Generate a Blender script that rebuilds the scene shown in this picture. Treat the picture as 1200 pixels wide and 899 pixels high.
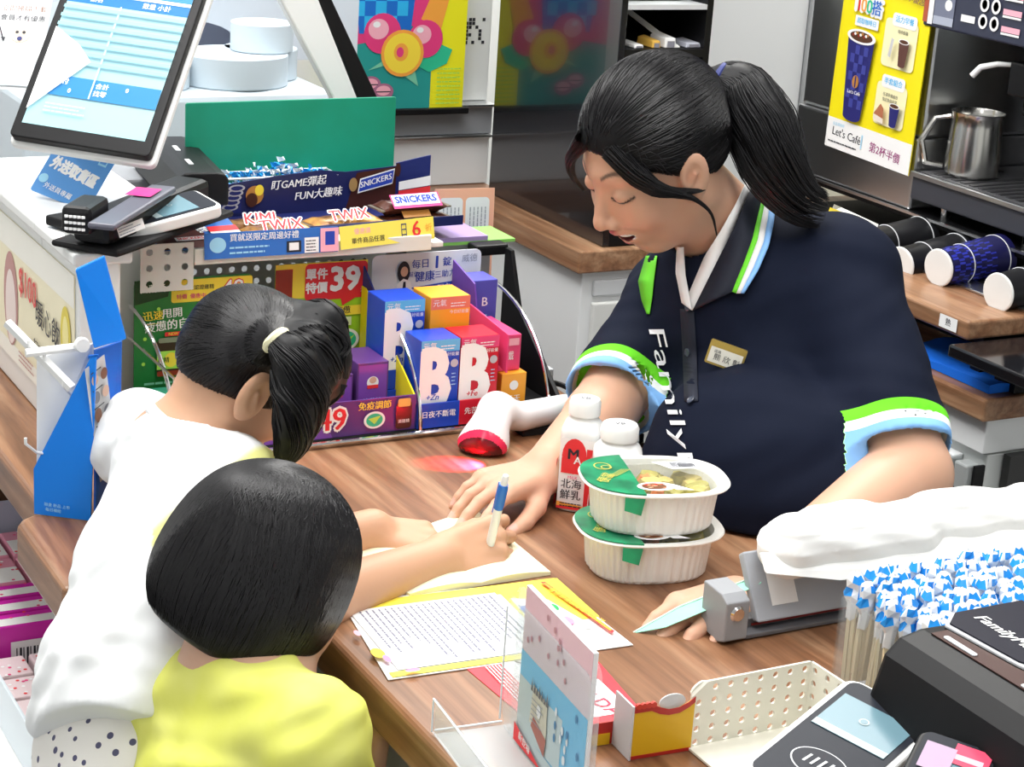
import bpy, bmesh, math, random
import numpy as np
from mathutils import Vector, Matrix
random.seed(7)
SC = bpy.context.scene
COL = SC.collection
for o in list(bpy.data.objects): bpy.data.objects.remove(o)

# ---------------------------------------------------------------- camera
F_PX = 2300.0
CAM = np.array([0.0, 0.0, 1.72])
RW = np.array([[0.88060497, -0.0902932, 0.46516881],
               [-0.46946186, -0.29955278, 0.83058636],
               [0.06434631, -0.94979749, -0.30617688]])   # rows: world axes in the camera (x right, y down, z forward)
cd = bpy.data.cameras.new('camera'); cam = bpy.data.objects.new('camera', cd); COL.objects.link(cam)
cd.sensor_width = 36.0; cd.lens = F_PX/1200*36.0; cd.clip_start = 0.05; cd.clip_end = 60
right, down, fwd = RW[:, 0], RW[:, 1], RW[:, 2]
m = Matrix(((right[0], -down[0], -fwd[0], CAM[0]), (right[1], -down[1], -fwd[1], CAM[1]),
            (right[2], -down[2], -fwd[2], CAM[2]), (0, 0, 0, 1)))
cam.matrix_world = m
SC.camera = cam

# ---------------------------------------------------------------- world, lights, exposure
SC.view_settings.view_transform = 'Standard'; SC.view_settings.look = 'None'
SC.view_settings.gamma = 1; SC.view_settings.use_curve_mapping = False
SC.view_settings.exposure = 0.36
w = bpy.data.worlds.new('world'); SC.world = w; w.use_nodes = True
w.node_tree.nodes['Background'].inputs[0].default_value = (0.93, 0.97, 1.0, 1)
w.node_tree.nodes['Background'].inputs[1].default_value = 0.62
def area(name, loc, size, sizey, power, target, col=(1, 0.99, 0.97)):
    l = bpy.data.lights.new(name, 'AREA'); l.shape = 'RECTANGLE'; l.size = size; l.size_y = sizey
    l.energy = power; l.color = col
    o = bpy.data.objects.new(name, l); COL.objects.link(o); o.location = loc
    d = Vector(target)-Vector(loc); o.rotation_euler = d.to_track_quat('-Z', 'Y').to_euler()
    return o
area('ceiling_panel_light', (0.9, 1.2, 2.85), 0.6, 2.6, 30, (0.9, 1.2, 0))
area('ceiling_panel_light', (-0.7, 0.3, 2.85), 0.6, 2.6, 20, (-0.5, 0.4, 0))
area('ceiling_panel_light', (2.1, 3.0, 2.85), 0.6, 2.2, 46, (2.1, 3.0, 0))
area('ceiling_panel_light', (0.3, 2.6, 2.85), 0.6, 2.2, 38, (0.3, 2.6, 0))

# ---------------------------------------------------------------- helpers: objects
def at(px, py, d):
    """world point seen at photo pixel (px, py) at depth d"""
    v = np.array([(px-600)/F_PX, (py-449.5)/F_PX, 1.0])*d
    return RW@v + CAM
def tag(o, label=None, cat=None, group=None, kind=None):
    if label: o['label'] = label
    if cat: o['category'] = cat
    if group: o['group'] = group
    if kind: o['kind'] = kind
    return o
def frame(org, xv, zv):
    """matrix whose local x runs along xv, local z along zv (made square), front is local -y"""
    x = Vector(xv).normalized(); z = Vector(zv); z = (z - x*z.dot(x)).normalized(); y = z.cross(x)
    return Matrix(((x.x, y.x, z.x, org[0]), (x.y, y.y, z.y, org[1]), (x.z, y.z, z.z, org[2]), (0, 0, 0, 1)))
def thing(name, label, cat, loc=(0, 0, 0), rz=0.0, group=None, M=None):
    o = bpy.data.objects.new(name, None); COL.objects.link(o); o.empty_display_size = 0.02
    o.matrix_world = M if M is not None else Matrix.Translation(Vector(loc))@Matrix.Rotation(rz, 4, 'Z')
    tag(o, label, cat, group); return o
def link(name, me, parent=None, label=None):
    o = bpy.data.objects.new(name, me); COL.objects.link(o)
    if parent is not None: o.parent = parent
    if label: o['label'] = label
    return o
def copy_tree(o, parent=None):
    c = o.copy(); COL.objects.link(c)
    if parent is not None: c.parent = parent
    for ch in [x for x in bpy.data.objects if x.parent == o]: copy_tree(ch, c)
    return c

def unit(v): v = np.array(v, float); return v/np.linalg.norm(v)
def bind(root, o): o.parent = root; o.data.transform(Matrix.Translation(-Vector(root.location))); return o

# ---------------------------------------------------------------- helpers: materials
MATS = {}
def mat(name, col, rough=0.5, metal=0.0, spec=0.5, emit=0.0, trans=0.0, alpha=1.0, ior=1.45, coat=0.0, sss=0.0):
    if name in MATS: return MATS[name]
    m = bpy.data.materials.new(name); m.use_nodes = True; b = m.node_tree.nodes['Principled BSDF']
    b.inputs['Base Color'].default_value = (*col, 1); b.inputs['Roughness'].default_value = rough
    b.inputs['Metallic'].default_value = metal; b.inputs['Specular IOR Level'].default_value = spec
    b.inputs['Transmission Weight'].default_value = trans; b.inputs['Alpha'].default_value = alpha
    b.inputs['IOR'].default_value = ior; b.inputs['Coat Weight'].default_value = coat
    if emit: b.inputs['Emission Color'].default_value = (*col, 1); b.inputs['Emission Strength'].default_value = emit
    if sss:
        b.inputs['Subsurface Weight'].default_value = sss; b.inputs['Subsurface Radius'].default_value = (1, .35, .2)
        b.inputs['Subsurface Scale'].default_value = 0.006
    m.diffuse_color = (*col, 1); MATS[name] = m; return m
def nodes(m): return m.node_tree.nodes, m.node_tree.links, m.node_tree.nodes['Principled BSDF']
def bump(m, scale=(40, 40, 40), strength=0.2, dist=0.002, detail=4):
    n, l, b = nodes(m); tc = n.new('ShaderNodeTexCoord'); mp = n.new('ShaderNodeMapping'); mp.inputs['Scale'].default_value = scale
    no = n.new('ShaderNodeTexNoise'); no.inputs['Detail'].default_value = detail; no.inputs['Scale'].default_value = 1
    bu = n.new('ShaderNodeBump'); bu.inputs['Strength'].default_value = strength; bu.inputs['Distance'].default_value = dist
    l.new(tc.outputs['Object'], mp.inputs[0]); l.new(mp.outputs[0], no.inputs['Vector']); l.new(no.outputs['Fac'], bu.inputs['Height'])
    l.new(bu.outputs[0], b.inputs['Normal']); return m
def mottle(m, c1, c2, scale=(8, 8, 8), detail=3, lo=.35, hi=.65):
    n, l, b = nodes(m); tc = n.new('ShaderNodeTexCoord'); mp = n.new('ShaderNodeMapping'); mp.inputs['Scale'].default_value = scale
    no = n.new('ShaderNodeTexNoise'); no.inputs['Detail'].default_value = detail; no.inputs['Scale'].default_value = 1
    cr = n.new('ShaderNodeValToRGB'); cr.color_ramp.elements[0].color = (*c1, 1); cr.color_ramp.elements[1].color = (*c2, 1)
    cr.color_ramp.elements[0].position = lo; cr.color_ramp.elements[1].position = hi
    l.new(tc.outputs['Object'], mp.inputs[0]); l.new(mp.outputs[0], no.inputs['Vector']); l.new(no.outputs['Fac'], cr.inputs[0])
    l.new(cr.outputs[0], b.inputs['Base Color']); return m
def vcol_mat(name, rough=0.5, sss=0.0, spec=0.5, bumps=None):
    m = mat(name, (.8, .8, .8), rough, spec=spec, sss=sss); n, l, b = nodes(m)
    a = n.new('ShaderNodeAttribute'); a.attribute_name = 'tint'; l.new(a.outputs['Color'], b.inputs['Base Color'])
    if bumps: bump(m, *bumps)
    return m
def wood(name, dark, mid, light, sc=1.0, rough=0.32, along='Y'):
    m = mat(name, mid, rough, spec=.4); n, l, b = nodes(m)
    tc = n.new('ShaderNodeTexCoord'); mp = n.new('ShaderNodeMapping')
    s = {'Y': (11, 1.1, 11), 'X': (1.1, 11, 11), 'Z': (11, 11, 1.1)}[along]; mp.inputs['Scale'].default_value = [v*sc for v in s]
    no = n.new('ShaderNodeTexNoise'); no.inputs['Scale'].default_value = 1.3; no.inputs['Detail'].default_value = 6; no.inputs['Roughness'].default_value = .6
    no.inputs['Distortion'].default_value = 0.9
    cr = n.new('ShaderNodeValToRGB'); e = cr.color_ramp.elements
    e[0].color = (*dark, 1); e[0].position = .30; e[1].color = (*light, 1); e[1].position = .70
    x = e.new(.5); x.color = (*mid, 1)
    l.new(tc.outputs['Object'], mp.inputs[0]); l.new(mp.outputs[0], no.inputs['Vector']); l.new(no.outputs['Fac'], cr.inputs[0])
    # fine streaks
    mp2 = n.new('ShaderNodeMapping'); mp2.inputs['Scale'].default_value = [v*sc*7 if v > 5 else v*sc*2 for v in s]
    n2 = n.new('ShaderNodeTexNoise'); n2.inputs['Scale'].default_value = 1.5; n2.inputs['Detail'].default_value = 3
    l.new(tc.outputs['Object'], mp2.inputs[0]); l.new(mp2.outputs[0], n2.inputs['Vector'])
    mx = n.new('ShaderNodeMix'); mx.data_type = 'RGBA'; mx.blend_type = 'MULTIPLY'; mx.inputs['Factor'].default_value = .55
    c2 = n.new('ShaderNodeValToRGB'); c2.color_ramp.elements[0].color = (.45, .42, .4, 1); c2.color_ramp.elements[0].position = .3
    c2.color_ramp.elements[1].color = (1.15, 1.15, 1.15, 1); c2.color_ramp.elements[1].position = .62
    l.new(n2.outputs['Fac'], c2.inputs[0]); l.new(cr.outputs[0], mx.inputs['A']); l.new(c2.outputs[0], mx.inputs['B'])
    l.new(mx.outputs['Result'], b.inputs['Base Color']); return m

# ---------------------------------------------------------------- helpers: meshes
class MB:
    """collects simple shapes, builds ONE mesh object"""
    def __init__(s): s.v = []; s.f = []; s.mi = []; s.mats = []; s.sm = []
    def M(s, m):
        if m not in s.mats: s.mats.append(m)
        return s.mats.index(m)
    def add(s, vs, fs, m, smooth=False):
        o = len(s.v); s.v += [tuple(float(c) for c in v) for v in vs]; k = s.M(m)
        for f in fs: s.f.append([o+i for i in f]); s.mi.append(k); s.sm.append(smooth)
    def box(s, x0, x1, y0, y1, z0, z1, m):
        s.add([(x0, y0, z0), (x1, y0, z0), (x1, y1, z0), (x0, y1, z0), (x0, y0, z1), (x1, y0, z1), (x1, y1, z1), (x0, y1, z1)],
              [(0, 3, 2, 1), (4, 5, 6, 7), (0, 1, 5, 4), (1, 2, 6, 5), (2, 3, 7, 6), (3, 0, 4, 7)], m)
    def hexa(s, p, m):
        """p: 4 bottom corners then 4 top corners"""
        s.add(p, [(0, 3, 2, 1), (4, 5, 6, 7), (0, 1, 5, 4), (1, 2, 6, 5), (2, 3, 7, 6), (3, 0, 4, 7)], m)
    def slab(s, poly, y0, y1, m, axis='y', smooth=False):
        """polygon (u,w) extruded; axis y: (u,y,w), z: (u,w,z), x: (x,u,w)"""
        n = len(poly)
        def P(u, w_, t): return {'y': (u, t, w_), 'z': (u, w_, t), 'x': (t, u, w_)}[axis]
        vs = [P(u, w_, y0) for u, w_ in poly]+[P(u, w_, y1) for u, w_ in poly]
        s.add(vs, [list(range(n)), list(range(2*n-1, n-1, -1))], m)
        s.add(vs, [(i, i+n, (i+1) % n+n, (i+1) % n) for i in range(n)], m, smooth)
    def tube(s, pts, r, m, n=8, caps=True, closed=False):
        pts = [Vector(p) for p in pts]; N = len(pts); rs = r if isinstance(r, (list, tuple)) else [r]*N
        vs = []; up = None
        for i, p in enumerate(pts):
            t = (pts[(i+1) % N]-pts[i-1]) if closed else (pts[min(i+1, N-1)]-pts[max(i-1, 0)])
            t.normalize()
            if up is None: up = t.orthogonal().normalized()
            up = (up-t*up.dot(t)); up = up.normalized() if up.length > 1e-6 else t.orthogonal().normalized()
            b = t.cross(up)
            for k in range(n):
                a = 2*math.pi*k/n; vs.append(p+(up*math.cos(a)+b*math.sin(a))*rs[i])
        fs = []
        for i in range(N if closed else N-1):
            j = (i+1) % N
            for k in range(n): fs.append((i*n+k, i*n+(k+1) % n, j*n+(k+1) % n, j*n+k))
        s.add(vs, fs, m, True)
        if caps and not closed: s.add(vs[:n], [list(range(n-1, -1, -1))], m); s.add(vs[-n:], [list(range(n))], m)
    def lathe(s, prof, m, c=(0, 0, 0), n=32, sx=1.0, sy=1.0, axis='z', rfun=None, mats=None):
        """prof: list of (r, z)"""
        vs = []
        for r, z in prof:
            for k in range(n):
                a = 2*math.pi*k/n; q = rfun(a, z) if rfun else 1.0
                x, y = r*q*math.cos(a)*sx, r*q*math.sin(a)*sy
                if axis == 'z': vs.append((c[0]+x, c[1]+y, c[2]+z))
                elif axis == 'x': vs.append((c[0]+z, c[1]+x, c[2]+y))
                else: vs.append((c[0]+x, c[1]+z, c[2]+y))
        for i in range(len(prof)-1):
            s.add([], [], m)
        o = len(s.v); s.v += [tuple(v) for v in vs]
        for i in range(len(prof)-1):
            k0 = s.M(mats[i] if mats else m)
            for k in range(n): s.f.append([o+i*n+k, o+i*n+(k+1) % n, o+(i+1)*n+(k+1) % n, o+(i+1)*n+k]); s.mi.append(k0); s.sm.append(True)
        if prof[0][0] > 1e-6: s.f.append([o+k for k in range(n)][::-1]); s.mi.append(s.M(m)); s.sm.append(False)
        if prof[-1][0] > 1e-6:
            s.f.append([o+(len(prof)-1)*n+k for k in range(n)]); s.mi.append(s.M(mats[-1] if mats else m)); s.sm.append(False)
    def build(s, name, parent=None, label=None, bevel=0.0, seg=2, M=None, solid=0.0):
        me = bpy.data.meshes.new(name); me.from_pydata(s.v, [], s.f)
        for m in s.mats: me.materials.append(m)
        me.polygons.foreach_set('material_index', s.mi); me.polygons.foreach_set('use_smooth', s.sm); me.update()
        if M is not None: me.transform(M)
        bm = bmesh.new(); bm.from_mesh(me); bmesh.ops.remove_doubles(bm, verts=bm.verts, dist=1e-6)
        bmesh.ops.recalc_face_normals(bm, faces=bm.faces); bm.to_mesh(me); bm.free()
        if any(s.sm): me.set_sharp_from_angle(angle=math.radians(38))
        o = link(name, me, parent, label)
        if bevel:
            b = o.modifiers.new('bevel', 'BEVEL'); b.width = bevel; b.segments = seg; b.limit_method = 'ANGLE'; b.angle_limit = math.radians(40)
        return o
def rrect(x0, z0, x1, z1, r, n=5):
    pts = []
    for cx, cz, a0 in ((x1-r, z1-r, 0), (x0+r, z1-r, 90), (x0+r, z0+r, 180), (x1-r, z0+r, 270)):
        for k in range(n+1):
            a = math.radians(a0+90*k/n); pts.append((cx+r*math.cos(a), cz+r*math.sin(a)))
    return pts
def ellpts(cx, cz, rx, rz, n=28, a0=0, a1=360):
    return [(cx+rx*math.cos(math.radians(a0+(a1-a0)*k/n)), cz+rz*math.sin(math.radians(a0+(a1-a0)*k/n))) for k in range(n if a1-a0 == 360 else n+1)]
_tc = {}
def text_geo(s, size, bold=0.0, res=2):
    bold = 0.0; key = (s, size, bold)
    if key in _tc: return _tc[key]
    cu = bpy.data.curves.new('t', 'FONT'); cu.body = s; cu.size = size; cu.offset = bold*size; cu.resolution_u = res
    cu.align_x = 'CENTER'; cu.align_y = 'CENTER'
    o = bpy.data.objects.new('t', cu); me = bpy.data.meshes.new_from_object(o)
    vs = [(v.co.x, v.co.y) for v in me.vertices]; fs = [list(p.vertices) for p in me.polygons]
    bpy.data.objects.remove(o); bpy.data.curves.remove(cu); bpy.data.meshes.remove(me)
    _tc[key] = (vs, fs); return vs, fs
class Print:
    """flat print on a board: front is local -y, layers stacked a fifth of a millimetre apart"""
    def __init__(s, y=0.0, step=0.00022): s.b = MB(); s.y = y-step; s.step = step; s.k = 0; s.w = None
    def up(s): s.y -= s.step
    def poly(s, pts, m):
        c = None
        s.b.add([(x, s.y, z) for x, z in pts], [list(range(len(pts)))], m); s.up()
    def rect(s, x0, z0, x1, z1, m, r=0): s.poly(rrect(x0, z0, x1, z1, r) if r else [(x0, z0), (x1, z0), (x1, z1), (x0, z1)], m)
    def ell(s, cx, cz, rx, rz, m, n=24): s.poly(ellpts(cx, cz, rx, rz, n), m)
    def many(s, polys, m):
        for p in polys: s.b.add([(x, s.y, z) for x, z in p], [list(range(len(p)))], m)
        s.up()
    def text(s, t, x, z, size, m, rot=0, bold=0.0, shear=0, sx=1.0, width=None, vert=False):
        if vert:
            n = len(t)
            for i, ch in enumerate(t): s.text(ch, x, z-i*size*1.05, size, m, rot, bold); s.y += s.step
            s.up(); return
        vs, fs = text_geo(t, size, bold)
        if not vs: return
        off = [(0, 0)]
        if bold: rr_ = size*bold*.9; off = [(0, 0), (-rr_*.8, 0), (rr_*.8, 0)] if bold <= .035 else [(0, 0)]+[(rr_*math.cos(k*math.pi/4), rr_*math.sin(k*math.pi/4)) for k in range(8)]
        if width:
            w_ = max(v[0] for v in vs)-min(v[0] for v in vs); sx = width/w_
        a = math.radians(rot); c, q = math.cos(a), math.sin(a); out = []
        for du, dv in off:
            out = []
            for u, v in vs:
                u = u*sx+v*shear; out.append((x+du+u*c-v*q, s.y, z+dv+u*q+v*c))
            s.b.add(out, fs, m); s.y -= s.step*.04
        s.up()
    def lines(s, x0, z0, x1, z1, n, m, fill=.45, rnd=.4, vertical=False):
        """rows of small print strokes"""
        R = random.Random(n+int(1e4*abs(x0))); polys = []
        for i in range(n):
            if not vertical:
                h = (z1-z0)/n; zz = z0+h*(i+.5-fill/2); x = x0; xe = x1-(x1-x0)*R.random()*rnd
                while x < xe:
                    ww = min(h*fill*R.uniform(1.5, 5), xe-x); polys.append([(x, zz), (x+ww, zz), (x+ww, zz+h*fill), (x, zz+h*fill)]); x += ww+h*fill*.5
            else:
                h = (x1-x0)/n; xx = x0+h*(i+.5-fill/2); z = z1; ze = z0+(z1-z0)*R.random()*rnd
                while z > ze:
                    ww = min(h*fill*R.uniform(1.5, 5), z-ze); polys.append([(xx, z-ww), (xx+h*fill, z-ww), (xx+h*fill, z), (xx, z)]); z -= ww+h*fill*.5
        s.many(polys, m)
    def build(s, name, parent, M=None, label=None):
        me = bpy.data.meshes.new(name); me.from_pydata(s.b.v, [], s.b.f)
        for m in s.b.mats: me.materials.append(m)
        me.polygons.foreach_set('material_index', s.b.mi); me.update()
        if M is not None: me.transform(M)
        return link(name, me, parent, label)

# ---------------------------------------------------------------- helpers: implicit surfaces
def A(*v): return np.array(v, dtype=np.float32)
def cap(P, a, b, ra, rb):
    a = np.asarray(a, np.float32); b = np.asarray(b, np.float32); d = b-a; L2 = float(d@d)+1e-12
    q = P-a; t = np.clip((q@d)/L2, 0, 1)
    return np.linalg.norm(q-t[:, None]*d, axis=1)-(ra+(rb-ra)*t)
def chain(P, pts, rs, k=0.0):
    d = None
    for i in range(len(pts)-1):
        e = cap(P, pts[i], pts[i+1], rs[i], rs[i+1]); d = e if d is None else (smin(d, e, k) if k else np.minimum(d, e))
    return d
def ell(P, c, r, R=None):
    q = P-np.asarray(c, np.float32)
    if R is not None: q = q@np.asarray(R, np.float32)       # columns of R: local axes in world
    r = np.asarray(r, np.float32); k0 = np.linalg.norm(q/r, axis=1); k1 = np.linalg.norm(q/(r*r), axis=1)+1e-9
    return k0*(k0-1)/k1
def smin(a, b, k):
    h = np.clip(.5+.5*(b-a)/k, 0, 1); return b+(a-b)*h-k*h*(1-h)
def smax(a, b, k): return -smin(-a, -b, k)
def axes(fwd_, up_):
    f = np.asarray(fwd_, float); f /= np.linalg.norm(f); u = np.asarray(up_, float); u -= f*(u@f); u /= np.linalg.norm(u)
    return np.stack([f, np.cross(u, f), u], 1)              # columns x fwd, y left, z up
def sdf_mesh(fn, lo, hi, h):
    lo = np.asarray(lo, float); hi = np.asarray(hi, float); B = 12
    n = np.ceil((hi-lo)/h).astype(int); n = ((n+B-1)//B)*B
    D = np.ones(tuple(n), np.float32)
    nb = n//B; ii = np.stack(np.meshgrid(*[np.arange(k) for k in nb], indexing='ij'), -1).reshape(-1, 3)
    cen = (lo+(ii*B+B/2)*h).astype(np.float32); dc = fn(cen); rad = B*h*.5*1.75+h
    act = ii[np.abs(dc) < rad*1.35]; ins = ii[dc <= -rad*1.35]
    D6 = D.reshape(nb[0], B, nb[1], B, nb[2], B)
    if len(ins): D6[ins[:, 0], :, ins[:, 1], :, ins[:, 2], :] = -1
    loc = np.stack(np.meshgrid(np.arange(B), np.arange(B), np.arange(B), indexing='ij'), -1).reshape(-1, 3)
    for c in range(0, len(act), 160):
        a = act[c:c+160]; g = (a[:, None, :]*B+loc[None]).reshape(-1, 3); v = fn((lo+g*h).astype(np.float32))
        D6[a[:, 0], :, a[:, 1], :, a[:, 2], :] = v.reshape(len(a), B, B, B)
    S = D < 0; c = S[:-1, :-1, :-1]; anyv = c.copy(); allv = c.copy()
    offs = [(i, j, k) for i in (0, 1) for j in (0, 1) for k in (0, 1)]
    sh = [s-1 for s in D.shape]
    for o in offs[1:]:
        t = S[o[0]:o[0]+sh[0], o[1]:o[1]+sh[1], o[2]:o[2]+sh[2]]; anyv |= t; allv &= t
    cells = np.argwhere(anyv & ~allv); N = len(cells)
    vals = np.stack([D[cells[:, 0]+o[0], cells[:, 1]+o[1], cells[:, 2]+o[2]] for o in offs], 1)
    acc = np.zeros((N, 3)); cnt = np.zeros(N)
    for a in range(8):
        for b in range(a+1, 8):
            if sum(x != y for x, y in zip(offs[a], offs[b])) != 1: continue
            va, vb = vals[:, a], vals[:, b]; mk = (va < 0) != (vb < 0); den = np.where(mk, va-vb, 1); t = np.where(mk, va/den, 0)
            p = np.array(offs[a])[None]+(np.array(offs[b])-np.array(offs[a]))[None]*t[:, None]
            acc += np.where(mk[:, None], p, 0); cnt += mk
    V = lo+(cells+acc/cnt[:, None])*h
    idx = -np.ones(tuple(sh), np.int32); idx[cells[:, 0], cells[:, 1], cells[:, 2]] = np.arange(N)
    F = []
    for ax in range(3):
        s0 = [slice(1, -1)]*3; s0[ax] = slice(0, -1); s1 = list(s0); s1[ax] = slice(1, None)
        a = S[tuple(s0)]; b = S[tuple(s1)]; e = np.argwhere(a != b); 
        if not len(e): continue
        ins_ = a[e[:, 0], e[:, 1], e[:, 2]]; base = e+1; base[:, ax] -= 1
        u, v = [(1, 2), (2, 0), (0, 1)][ax]; q = []
        for du, dv in ((0, 0), (-1, 0), (-1, -1), (0, -1)):
            g = base.copy(); g[:, u] += du; g[:, v] += dv; q.append(idx[g[:, 0], g[:, 1], g[:, 2]])
        q = np.stack(q, 1); q = np.where(ins_[:, None], q, q[:, ::-1]); F.append(q[(q >= 0).all(1)])
    return V, np.concatenate(F)
def mesh_np(name, V, F, mats, parent=None, attrs=None, tint=None, fmat=None, label=None):
    me = bpy.data.meshes.new(name); me.vertices.add(len(V)); me.vertices.foreach_set('co', np.asarray(V, np.float32).ravel())
    k = F.shape[1]; me.loops.add(F.size); me.loops.foreach_set('vertex_index', F.ravel().astype(np.int32)); me.polygons.add(len(F))
    me.polygons.foreach_set('loop_start', np.arange(0, F.size, k, dtype=np.int32)); me.polygons.foreach_set('loop_total', np.full(len(F), k, np.int32))
    me.polygons.foreach_set('use_smooth', np.ones(len(F), bool))
    for m in mats: me.materials.append(m)
    if fmat is not None: me.polygons.foreach_set('material_index', fmat.astype(np.int32))
    me.update(calc_edges=True)
    if tint is not None:
        a = me.color_attributes.new('tint', 'FLOAT_COLOR', 'POINT'); a.data.foreach_set('color', np.concatenate([tint, np.ones((len(V), 1))], 1).astype(np.float32).ravel())
    for nme, val in (attrs or {}).items():
        a = me.attributes.new(nme, 'FLOAT', 'POINT'); a.data.foreach_set('value', val.astype(np.float32))
    return link(name, me, parent, label)
def strands(name, fn, starts, ends, m, parent, r=0.0007, n=14, lift=0.001, mids=None, droop=None, taper=True, label=None):
    """thin hair strands laid over the surface fn = 0 from starts to ends"""
    S = np.asarray(starts, np.float32); E = np.asarray(ends, np.float32); K = len(S)
    T = np.linspace(0, 1, n, dtype=np.float32); pts = np.zeros((K, n, 3), np.float32)
    for i, t in enumerate(T):
        if mids is not None: Mi = np.asarray(mids, np.float32); P = S*(1-t)**2+2*Mi*t*(1-t)+E*t*t
        else: P = S*(1-t)+E*t
        for _ in range(6):
            d = fn(P)-lift; e = 1e-3; g = np.stack([fn(P+A(e, 0, 0))-fn(P-A(e, 0, 0)), fn(P+A(0, e, 0))-fn(P-A(0, e, 0)), fn(P+A(0, 0, e))-fn(P-A(0, 0, e))], 1)
            g /= np.linalg.norm(g, axis=1)[:, None]+1e-9
            dd = d if droop is None else np.where(t > droop, np.minimum(d, 0), d)
            P = P-g*np.clip(dd, -.03, .03)[:, None]
        pts[:, i] = P
    return tubes_np(name, pts, r, m, parent, taper, label)
def tubes_np(name, pts, r, m, parent, taper=True, label=None):
    K, n, _ = pts.shape
    tg = np.gradient(pts, axis=1); tg /= np.linalg.norm(tg, axis=2)[..., None]+1e-9
    ref = np.zeros_like(tg); ref[..., 0] = .31; ref[..., 1] = .77; ref[..., 2] = .55
    u = np.cross(tg, ref); u /= np.linalg.norm(u, axis=2)[..., None]+1e-9; v = np.cross(tg, u)
    rr = np.ones(n)*r
    if taper: rr = r*np.minimum(1, np.minimum(np.linspace(.4, 6, n), np.linspace(6, .2, n)))
    ring = [pts+(u*math.cos(a)+v*math.sin(a))*rr[None, :, None] for a in (0, 2.094, 4.189)]
    V = np.stack(ring, 2).reshape(-1, 3); F = []
    base = (np.arange(K)[:, None]*n+np.arange(n-1)[None]).ravel()*3
    for k in range(3):
        k2 = (k+1) % 3; F.append(np.stack([base+k, base+k2, base+3+k2, base+3+k], 1))
    return mesh_np(name, V, np.concatenate(F), [m], parent, label=label)
# ---------------------------------------------------------------- points on real planes
def onp(ax, val, px, py):
    v = RW@np.array([(px-600)/F_PX, (py-449.5)/F_PX, 1.0]); t = (val-CAM[ax])/v[ax]; return CAM+v*t
def onX(v, px, py): return onp(0, v, px, py)
def onY(v, px, py): return onp(1, v, px, py)
def onZ(v, px, py): return onp(2, v, px, py)
def fit(bl, br, tl, tr=None):
    bl, br, tl = map(np.array, (bl, br, tl)); w_ = np.linalg.norm(br-bl); h_ = np.linalg.norm(tl-bl)
    if tr is not None: w_ = (w_+np.linalg.norm(np.array(tr)-tl))/2; h_ = (h_+np.linalg.norm(np.array(tr)-br))/2
    return frame(bl, br-bl, tl-bl), w_, h_
# ================================================================ the room
WHITE = mat('white_laminate', (.82, .84, .85), .35); WALL = mat('wall_paint', (.80, .81, .80), .7)
WOOD = wood('counter_wood', (.10, .036, .015), (.27, .130, .066), (.50, .310, .185), along='Y')
WOODX = wood('counter_wood_edge', (.085, .034, .016), (.19, .09, .045), (.33, .185, .10), along='X')
BLACK = mat('black_plastic', (.006, .006, .007), .42, spec=.3); BLACKM = mat('black_matt', (.010, .010, .011), .65, spec=.25); GLOSSB = mat('black_gloss', (.008, .008, .010), .10, spec=.6)
STEEL = mat('brushed_steel', (.62, .63, .64), .28, metal=1.0); CHROME = mat('chrome', (.8, .8, .82), .12, metal=1.0); DSTEEL = mat('dark_steel', (.18, .18, .19), .35, metal=.9)
GREY = mat('grey_plastic', (.28, .29, .31), .5); LGREY = mat('light_grey_plastic', (.62, .64, .66), .45); WPL = mat('white_plastic', (.84, .85, .84), .35); INK = mat('ink_black', (.02, .02, .03), .6)
CREAM = mat('cream_plastic', (.82, .80, .72), .4)
def clear(name, tint=(1, 1, 1), a=.16, rough=.04):
    """clear sheet: mostly see-through with a glossy skin"""
    if name in MATS: return MATS[name]
    m = bpy.data.materials.new(name); m.use_nodes = True; n = m.node_tree.nodes; l = m.node_tree.links; n.clear()
    out = n.new('ShaderNodeOutputMaterial'); t = n.new('ShaderNodeBsdfTransparent'); t.inputs[0].default_value = (*tint, 1)
    g = n.new('ShaderNodeBsdfPrincipled'); g.inputs['Base Color'].default_value = (*tint, 1); g.inputs['Roughness'].default_value = rough
    fr = n.new('ShaderNodeFresnel'); fr.inputs[0].default_value = 1.22; ad = n.new('ShaderNodeMath'); ad.operation = 'ADD'; ad.inputs[1].default_value = a; ml = n.new('ShaderNodeMath'); ml.operation = 'MULTIPLY'; ml.inputs[1].default_value = .4
    mx = n.new('ShaderNodeMixShader'); l.new(fr.outputs[0], ml.inputs[0]); l.new(ml.outputs[0], ad.inputs[0]); l.new(ad.outputs[0], mx.inputs[0]); l.new(t.outputs[0], mx.inputs[1]); l.new(g.outputs[0], mx.inputs[2]); l.new(mx.outputs[0], out.inputs[0])
    MATS[name] = m; return m
ACR = clear('clear_acrylic', (.95, .97, .98), .03); FILM = clear('clear_film', (.98, .99, 1.0), .02, .15)
def struct(name, b, **k): o = b.build(name, **k); o['kind'] = 'structure'; return o
FLOORM = bump(mottle(mat('floor_vinyl', (.36, .37, .39), .3), (.33, .34, .36), (.42, .43, .45), (3, 3, 3)), (60, 60, 60), .05)
b = MB(); b.box(-1.7, 3.0, -1.6, 4.2, -.05, 0, mat('joint', (.22, .22, .23), .6)); fl = struct('floor', b)
tile = MB(); tile.box(0, .394, 0, .394, 0, .004, FLOORM); first = None
for i in range(5):
    for j in range(7):
        x, y = -.2+i*.4, 1.2+j*.4
        if first is None: o = tile.build('tile', fl, bevel=.002, seg=1); first = o
        else: o = first.copy(); COL.objects.link(o)
        o.location = (x, y, 0)
b = MB(); b.box(-1.7, 3.0, -1.6, 4.2, 2.9, 2.95, mat('ceiling_white', (.85, .85, .85), .8)); struct('ceiling', b)
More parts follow.
